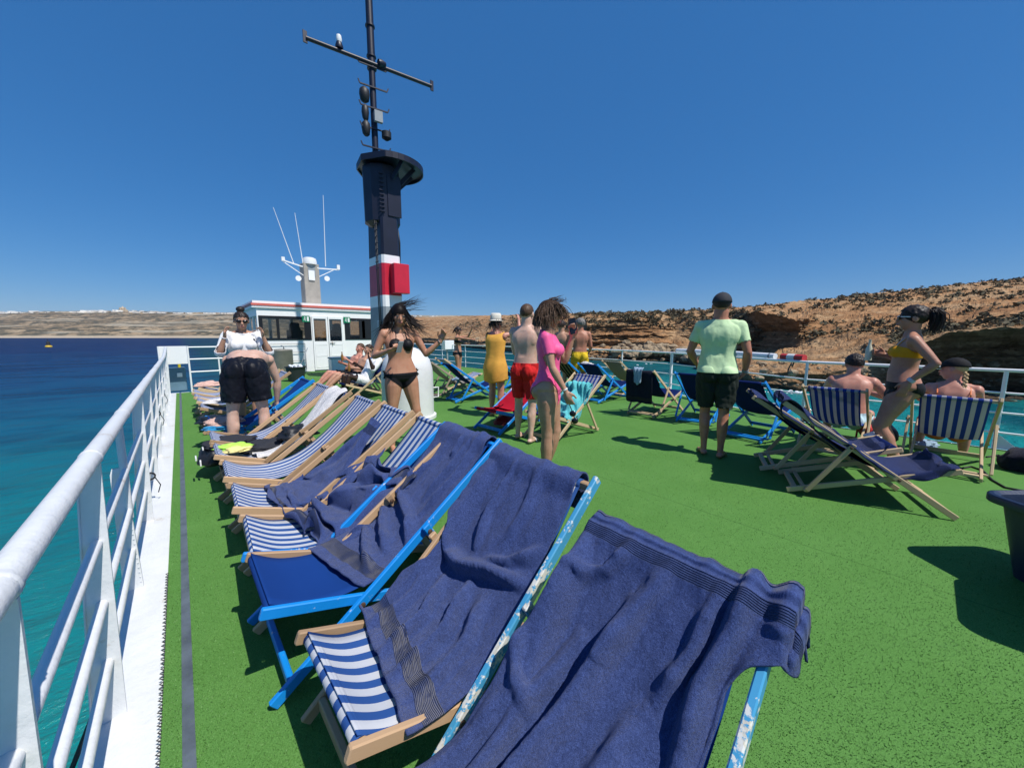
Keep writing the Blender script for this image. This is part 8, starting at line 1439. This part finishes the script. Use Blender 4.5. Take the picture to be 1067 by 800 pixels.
# ================================================================= towels laid over a sling, fold by fold
def sstep(a, b, x): t = min(1, max(0, (x-a)/(b-a))); return t*t*(3-2*t)
def lay_towel(key, d0, d1, ylo, yhi, ridges, seed, name, m_, lab, nu=96, nv=150, over=(False, False), small=.006, grp=None, uvflip=False, lump=.010):
    """ridges: (list of (y, d) points, width, height, sharpness)"""
    root, a, kw = CH_[key]; A0, A1, B0, B1, prof = chair_geo(kw.get('ztop', .8), kw.get('sag', 0.), kw.get('sx', 1.))
    pts = [np.array([p[0], p[1]], float) for p in prof]; S = [0.]
    for p, q in zip(pts, pts[1:]): S.append(S[-1]+float(np.linalg.norm(q-p)))
    ca, sa = math.cos(root.rotation_euler[2]), math.sin(root.rotation_euler[2]); ox, oy = root.location.x, root.location.y
    def base(d):
        if d < 0:
            r_ = .044
            if -d < r_*math.pi: an = -d/r_; return pts[0][0]-r_*math.sin(an), pts[0][1]-r_+.046+r_*math.cos(an), np.array([-math.sin(an), math.cos(an)])
            e = -d-r_*math.pi; return pts[0][0]-.012-e*.04, pts[0][1]+.046-2*r_-e, np.array([-1., 0.])
        if d >= S[-1]: e = d-S[-1]; return pts[-1][0]+.03+.02*min(1, e*20), pts[-1][1]+.02-e, np.array([1., .05])
        k = max(i for i in range(len(S)-1) if S[i] <= d); t = (d-S[k])/(S[k+1]-S[k]); p = pts[k]*(1-t)+pts[k+1]*t
        j0, j1 = max(0, k-1), min(len(pts)-1, k+2); g = pts[j1]-pts[j0]; n_ = np.array([-g[1], g[0]])/np.linalg.norm(g); n_ = n_ if n_[1] > 0 else -n_
        o_ = .026+.020*(1-sstep(0., .1, d)); return p[0]+n_[0]*o_, p[1]+n_[1]*o_, n_
    def fold(y, d):
        h = 0.
        for line, w_, A, sh in ridges:
            best = 9.; sgn = 1; tt = 0; n_ = len(line)-1
            for i in range(n_):
                ay, ad = line[i]; by, bd = line[i+1]; vy, vd = by-ay, bd-ad; t = ((y-ay)*vy+(d-ad)*vd)/(vy*vy+vd*vd+1e-9); tc = min(1, max(0, t))
                dy, dd = y-(ay+vy*tc), d-(ad+vd*tc); q = math.hypot(dy, dd)
                if q < best: best = q; sgn = 1 if vd*dy-vy*dd > 0 else -1; tt = (i+tc)/n_
            ww = w_*(1+.35*noise.noise(Vector((seed+tt*4, w_*90, 0))))*(1 if sgn > 0 else sh)
            h += 1.8*A*math.exp(-(best/(ww*1.25))**2)*min(1, 3.2*tt+.25)*min(1, 3.2*(1-tt)+.3)
        return h
    rows = []
    for j in range(nv):
        v = j/(nv-1); row = []
        for i in range(nu):
            u = i/(nu-1); d = d0+(d1(u)-d0)*v; d += .010*noise.noise(Vector((u*6, seed, v)))*(1 if v > .9 else 0)
            lo, hi = ylo(d), yhi(d); y = lo+(hi-lo)*u; y += .006*noise.noise(Vector((d*9, seed+3, u*.5)))*(1 if u in (0, 1) or u < .06 or u > .94 else .3)
            x, z, n_ = base(d); yy = y; drop = 0.; lift = 0.
            for side, sg in ((0, -1), (1, 1)):
                if over[side] and y*sg > .205:
                    w_ = sstep(.205, .262, y*sg); zr = A0.z+(A1.z-A0.z)*(x-A0.x)/(A1.x-A0.x)+.04
                    if x > .2: zr = B0.z+(B1.z-B0.z)*(x-B0.x)/(B1.x-B0.x)+.04
                    if zr > z and d > -.02: lift = (zr-z)*w_
                    e = max(0., y*sg-.300); drop = max(0., e-.012); yy = sg*min(y*sg, .300+.03*min(1, e*8)+.02*max(0, noise.noise(Vector((d*14, seed, 0)))))if e > 0 else y
            wr = noise.ridged_multi_fractal(Vector((y*9+seed, d*2.6, seed)), 1., 2., 3, 1., 2.)-1.
            h = fold(y, d)+small*wr+lump*noise.fractal(Vector((y*5, d*4, seed*1.7)), 1., 2., 3)+.0012*noise.noise(Vector((y*70, d*70, seed)))
            edge = min(u, 1-u, 1-v)*14; h = h*min(1, .35+edge) if edge < 1 else h
            h = max(h, -.012)
            X_ = x+n_[0]*h; Z_ = z+n_[1]*h+lift-drop
            if drop > 0: yy += (fold(y, d)*.25+.006*wr)*(1 if y > 0 else -1)
            Z_ = max(Z_, .02)
            row.append((ox+ca*X_-sa*yy, oy+sa*X_+ca*yy, Z_))
        rows.append(row)
    mb = MB(); mb.grid(rows); o = mb.build(name, m_, None, True); tag(o, lab, 'towel', grp)
    t = o.modifiers.new('thick', 'SOLIDIFY'); t.thickness = .007; t.offset = 1
    return o
# ================================================================= towels and cloths lying on the chairs
def towel(key, name, m_, lab, cat='towel', grp=None, thick=.007, sub=1, old=None):
    c = drape(key)
    if old:
        r_ = CH_[key][0]; T = Matrix.Translation(r_.location) @ Matrix.Rotation(r_.rotation_euler[2], 4, 'Z') @ Matrix.Rotation(-old[2], 4, 'Z') @ Matrix.Translation((-old[0], -old[1], 0))
        c = [[T @ Vector(p) for p in r] for r in c]
    mb = MB(); mb.grid([[tuple(p) for p in r] for r in c]); o = mb.build(name, m_, None, True); tag(o, lab, cat, grp)
    if sub: s = o.modifiers.new('sub', 'SUBSURF'); s.levels = sub; s.render_levels = sub
    t = o.modifiers.new('thick', 'SOLIDIFY'); t.thickness = thick; t.offset = 0
    if sub: s = o.modifiers.new('sub2', 'SUBSURF'); s.levels = 1; s.render_levels = 1
    return o
NT = 'navy towels draped over the deck chairs'
towel('t4', 'beach_towel', M['towel'], 'navy towel crumpled in a heap on the striped seat beyond the blue chair', grp=NT)
towel('t5', 'beach_towel', M['towel'], 'narrow navy towel bunched down the sling of the fifth deck chair', grp=NT)
towel('r1', 'beach_towel', M['towel_dark'], 'dark navy towel covering the deck chair seen in profile on the right', grp=NT, old=(4.02, .42, -1.17))
towel('r2', 'beach_towel', M['towel_dark'], 'dark navy towel on the deck chair just behind the profile one', grp=NT, old=(4.55, .80, -1.12))
towel('k1', 'beach_towel', M['towel_black'], 'black towel hanging behind a wooden deck chair near the railing', grp=None)
towel('s1', 'beach_towel', M['towel_turq'], 'turquoise towel crumpled over the striped deck chair mid deck')
towel('w7', 'white_cloth', M['towel_white'], 'long white cloth stretched over a striped deck chair in the row', 'cloth')
towel('red', 'red_towel', M['canvas_red'], 'bright red towel spread over the blue framed chair', 'towel')

lay_towel('c1', -.10, lambda u: 1.25, lambda d: -.292, lambda d: .222+.185*(1-sstep(.05, .25, d)), [
    ([(-.30, -.05), (-.27, .3), (-.30, .6), (-.36, 1.)], .022, .03, .6),
    ([(-.20, .0), (-.235, .25), (-.22, .55), (-.28, .9)], .018, .026, 1.6),
    ([(-.05, .16), (-.075, .42), (-.11, .7), (-.10, 1.1)], .024, .042, .5),
    ([(.02, .02), (-.02, .16), (-.05, .34)], .016, .022, 1.5),
    ([(.06, .4), (.04, .62), (.05, .95)], .03, .026, .6),
    ([(.15, .02), (.13, .2), (.09, .34)], .018, .02, .7),
    ([(.215, -.05), (.2, .12), (.17, .26), (.18, .5)], .02, .034, .7),
    ([(-.15, .34), (-.19, .6), (-.17, .9), (-.2, 1.2)], .016, .03, 1.5),
    ([(-.33, .45), (-.25, .55), (-.16, .58)], .018, .018, .8),
    ([(-.12, .02), (-.16, .12), (-.26, .2)], .016, .024, .8),
    ([(.30, -.06), (.29, .1)], .02, .016, 1.), ([(.38, -.06), (.36, .12)], .018, .014, 1.)], 3.1,
    'beach_towel', M['towel'], 'thick navy towel filling the near foreground, its corner hanging off the nearest deck chair', 120, 190, (True, True), .007, NT)
lay_towel('c2', -.22, lambda u: .93+.10*u, lambda d: -.335+.085*sstep(.38, .5, d)-.06*sstep(.62, .75, d), lambda d: .225+.04*sstep(.6, .75, d), [
    ([(-.12, .02), (-.135, .25), (-.10, .42)], .010, .02, .7),
    ([(-.28, .5), (-.1, .52), (.05, .47), (.2, .44)], .022, .036, .6),
    ([(.2, .3), (.1, .40), (.0, .44)], .018, .022, .7),
    ([(-.15, .6), (-.08, .75), (-.05, 1.0)], .016, .028, .7),
    ([(-.02, .55), (.04, .72), (.06, 1.0)], .018, .032, .6),
    ([(.08, .56), (.14, .7), (.17, .95)], .016, .026, 1.5),
    ([(-.22, .58), (-.2, .8), (-.21, 1.0)], .016, .022, 1.),
    ([(.02, .0), (.05, .2), (.03, .34)], .018, .012, 1.)], 8.4,
    'beach_towel', M['towel'], 'navy towel spread over the second deck chair, showing the striped seat below it', 100, 150, (True, False), .005, NT)
lay_towel('c3', -.26, lambda u: 1.02-.10*u, lambda d: -.232, lambda d: .235+.02*sstep(.6, .8, d), [
    ([(.10, .0), (.09, .2), (.05, .42)], .014, .02, .7), ([(.16, .0), (.165, .25), (.12, .5)], .012, .018, 1.4), ([(.02, .02), (.03, .15)], .012, .014, 1.),
    ([(-.22, .42), (-.08, .5), (.1, .56), (.22, .66)], .018, .03, .6), ([(-.2, .56), (-.05, .66), (.12, .74)], .016, .03, .7), ([(-.18, .72), (.0, .8), (.16, .86)], .018, .024, .6),
    ([(-.1, .2), (-.14, .35), (-.2, .46)], .014, .016, 1.)], 12.7,
    'beach_towel', M['towel'], 'navy towel hung down the bright blue deck chair', 80, 130, (False, False), .005, NT)
# ================================================================= bags, clothes and small things
def heap(cx, cy, cz, sx, sy, sz, seed, rough=.35, n=26, m_=22, rz=0.):
    """crumpled cloth or soft bag: a closed sagging form with creases"""
    mb = MB(); rows = []
    for i in range(m_+1):
        ph = -math.pi/2+math.pi*i/m_; row = []
        for k in range(n):
            t = 2*math.pi*k/n; d = Vector((math.cos(t)*math.cos(ph), math.sin(t)*math.cos(ph), math.sin(ph)))
            f = 1+rough*noise.fractal(d*1.6+Vector((seed, 0, 0)), 1., 2., 3)+rough*.5*(noise.ridged_multi_fractal(d*2.2+Vector((0, seed, 0)), 1., 2., 3, 1., 2.)-1.)*.5
            x, y = d.x*sx*f, d.y*sy*f; z = d.z*sz*f
            if d.z < 0: z *= .35
            c, s_ = math.cos(rz), math.sin(rz); row.append((cx+x*c-y*s_, cy+x*s_+y*c, cz+z))
        rows.append(row)
    mb.grid(rows, True); return mb
dk = mat('black nylon', (.01, .011, .015), .5, bump=.6, bscale=18); dk2 = mat('charcoal cotton', (.018, .02, .028), .85, bump=.5, bscale=30)
# on the white cloth chair and the ones beside the bending man
tag(heap(.82, 4.2, .40, .17, .14, .11, 2.2).build('black_bag', dk, None, True), 'shiny black bag lying against the long white cloth', 'bag')
tag(heap(.56, 4.3, .30, .2, .17, .07, 5.1, .45).build('black_jacket', dk2, None, True), 'black jacket in a heap on the seat beside the shiny black bag', 'jacket')
tag(heap(.28, 4.25, .37, .11, .09, .03, 7.3, .5).build('neon_cloth', mat('neon green mesh', (.45, .85, .1), .6, bump=.5), None, True), 'small neon green cloth on the seat edge of the white cloth chair', 'cloth')
tag(heap(.31, 4.1, .37, .1, .07, .03, 8.8, .5).build('yellow_cloth', mat('pale yellow cloth', (.7, .62, .25), .8, bump=.5), None, True), 'pale yellow cloth beside the neon green one', 'cloth')
tag(heap(.30, 4.72, .31, .2, .2, .05, 3.7, .4).build('black_trousers', dk2, None, True), 'black trousers spread over the seat in front of the bending man', 'clothes')
b = heap(.16, 4.72, .16, .13, .2, .16, 4.4, .25).build('black_rucksack', dk, None, True); tag(b, 'black rucksack hanging off the seat end with white printing', 'rucksack')
q = MB()
for k, (y, z, w_, h_) in enumerate(((4.52, .25, .1, .03), (4.54, .19, .06, .05), (4.66, .3, .08, .02))): q.box((.02+.03*k, y-.0, z), (.012, w_, h_), 0, .002)
tag(q.build('luggage_tag', M['white'], None), 'white tags on the black rucksack', 'tag')
tag(heap(.32, 5.55, .38, .2, .2, .05, 6.1, .4).build('pink_towel', M['towel_pink'], None, True), 'pale pink and white towel folded on the seat left of the bending man', 'towel')
tag(heap(.3, 5.4, .34, .17, .12, .04, 6.9, .4).build('blue_cloth', M['towel_blue'], None, True), 'bright blue cloth under the pale pink towel', 'cloth')
tag(heap(.3, 5.95, .34, .24, .2, .06, 9.4, .35).build('black_clothes', dk, None, True), 'heap of shiny black clothes behind the pale pink towel', 'clothes')
tag(heap(.45, 7.2, .40, .22, .2, .06, 10.4, .35).build('folded_cloth', M['towel_white'], None, True), 'white and pale blue cloth folded on a chair left of the bending man', 'cloth')
tag(heap(.36, 9.55, .42, .22, .16, .08, 11.2, .35).build('pink_towel', M['towel_pink'], None, True), 'pinkish towel rolled on the farthest chair by the corner railing', 'towel')
# behind the nearest chairs: grey straw bag under the bright blue chair's towel
tag(heap(1.42, 2.0, .13, .15, .12, .12, 12.1, .25).build('woven_bag', mat('grey woven straw', (.12, .11, .1), .9, bump=1., bscale=60), None, True), 'grey woven bag on the turf behind the bright blue chair', 'bag')
# red and black rucksack between the striped chairs on the right
def rucksack(x, y, rz):
    t = empty('rucksack', (x, y, 0), rz); rd = mat('red ripstop', (.5, .02, .02), .6, bump=.4, bscale=30)
    b = heap(0, 0, .17, .17, .26, .19, 1.3, .12).build('pack_body', dk, t, True)
    heap(.1, 0, .2, .1, .2, .12, 2.3, .12).build('front_pocket', rd, t, True)
    MB().tube([(-.05, -.18, .3), (.06, -.2, .36), (.15, -.2, .2), (.16, -.18, .05)], .018, 8, flat=.5).build('side_band', rd, t, True)
    MB().tube([(-.05, .1, .3), (-.02, .13, .42), (.02, .02, .45), (-.02, -.06, .32)], .012, 8).build('carry_loop', dk, t, True)
    tag(t, 'red and black rucksack on the turf between the two wide striped chairs', 'rucksack'); return t
p = P(925, 468); rucksack(p.x, p.y+.1, 1.9)
tag(heap(p.x+.42, p.y-.3, .05, .16, .12, .05, 14., .4).build('folded_cloth', M['towel_pale'], None, True), 'pale blue cloth on the turf by the bare feet of the standing woman', 'cloth')
tag(MB().bar((5.28, .3, .36), (5.5, .22, .38), .14, .02).build('book', M['white'], None), 'white booklet lying at the end of a towelled chair', 'booklet')
# pale blue cloth hung over the chair with the black towel
c = MB(); rows = []
for i in range(12):
    d = i/11.; w_ = .07*(1-.5*d)+.02
    rows.append([(5.765-.035*math.sin(min(1, d*6)*1.6)-.012*math.sin(j*2+d*5), 3.22+w_*(j/4.-1), .872-.30*d*(1-.15*abs(j/4.-1))) for j in range(9)])
c.grid(rows); o = c.build('hung_cloth', M['towel_pale'], None, True); o.modifiers.new('t', 'SOLIDIFY').thickness = .005
tag(o, 'small pale blue cloth hung over the black towel', 'cloth')
tag(heap(6.7, 5.0, .78, .06, .16, .05, 15., .4).build('pale_cloth', M['towel_white'], None, True), 'whitish cloth on top of the tan striped chair', 'cloth')
tag(heap(4.75, 7.0, .42, .22, .2, .07, 16., .4).build('pale_cloth', M['towel_pale'], None, True), 'pale patterned cloth on the beige striped chair', 'cloth')
tag(heap(6.35, 1.55, .36, .2, .18, .06, 17., .4).build('teal_cloth', mat('teal cloth', (.02, .2, .28), .8, bump=.5), None, True), 'teal cloth on the seat of the blue chair right of the lime shirt', 'cloth')
# under the red chair
tag(heap(3.62, 4.2, .1, .2, .14, .09, 18., .3).build('red_bag', mat('dark red bag', (.16, .008, .015), .7, bump=.4), None, True), 'dark red bag under the red canvas chair', 'bag')
tag(heap(4.38, 4.12, .68, .12, .2, .14, 19., .25).build('red_bundle', M['canvas_red'], None, True), 'red fabric bundle at the head of the red canvas chair', 'cloth')
# ================================================================= the air between the ship and the far shore
hz = MB().box((0, 0, 95), (9000, 9000, 208)); hm_ = bpy.data.materials.new('sea haze'); hm_.use_nodes = True; nt = hm_.node_tree
nt.nodes.remove(nt.nodes['Principled BSDF']); pv = node(nt, 'ShaderNodeVolumePrincipled'); pv.inputs['Color'].default_value = (.78, .86, 1, 1); pv.inputs['Density'].default_value = .00004; pv.inputs['Anisotropy'].default_value = .2
nt.links.new(pv.outputs[0], nt.nodes['Material Output'].inputs['Volume'])
h_ = hz.build('haze', hm_); tag(h_, kind='stuff')
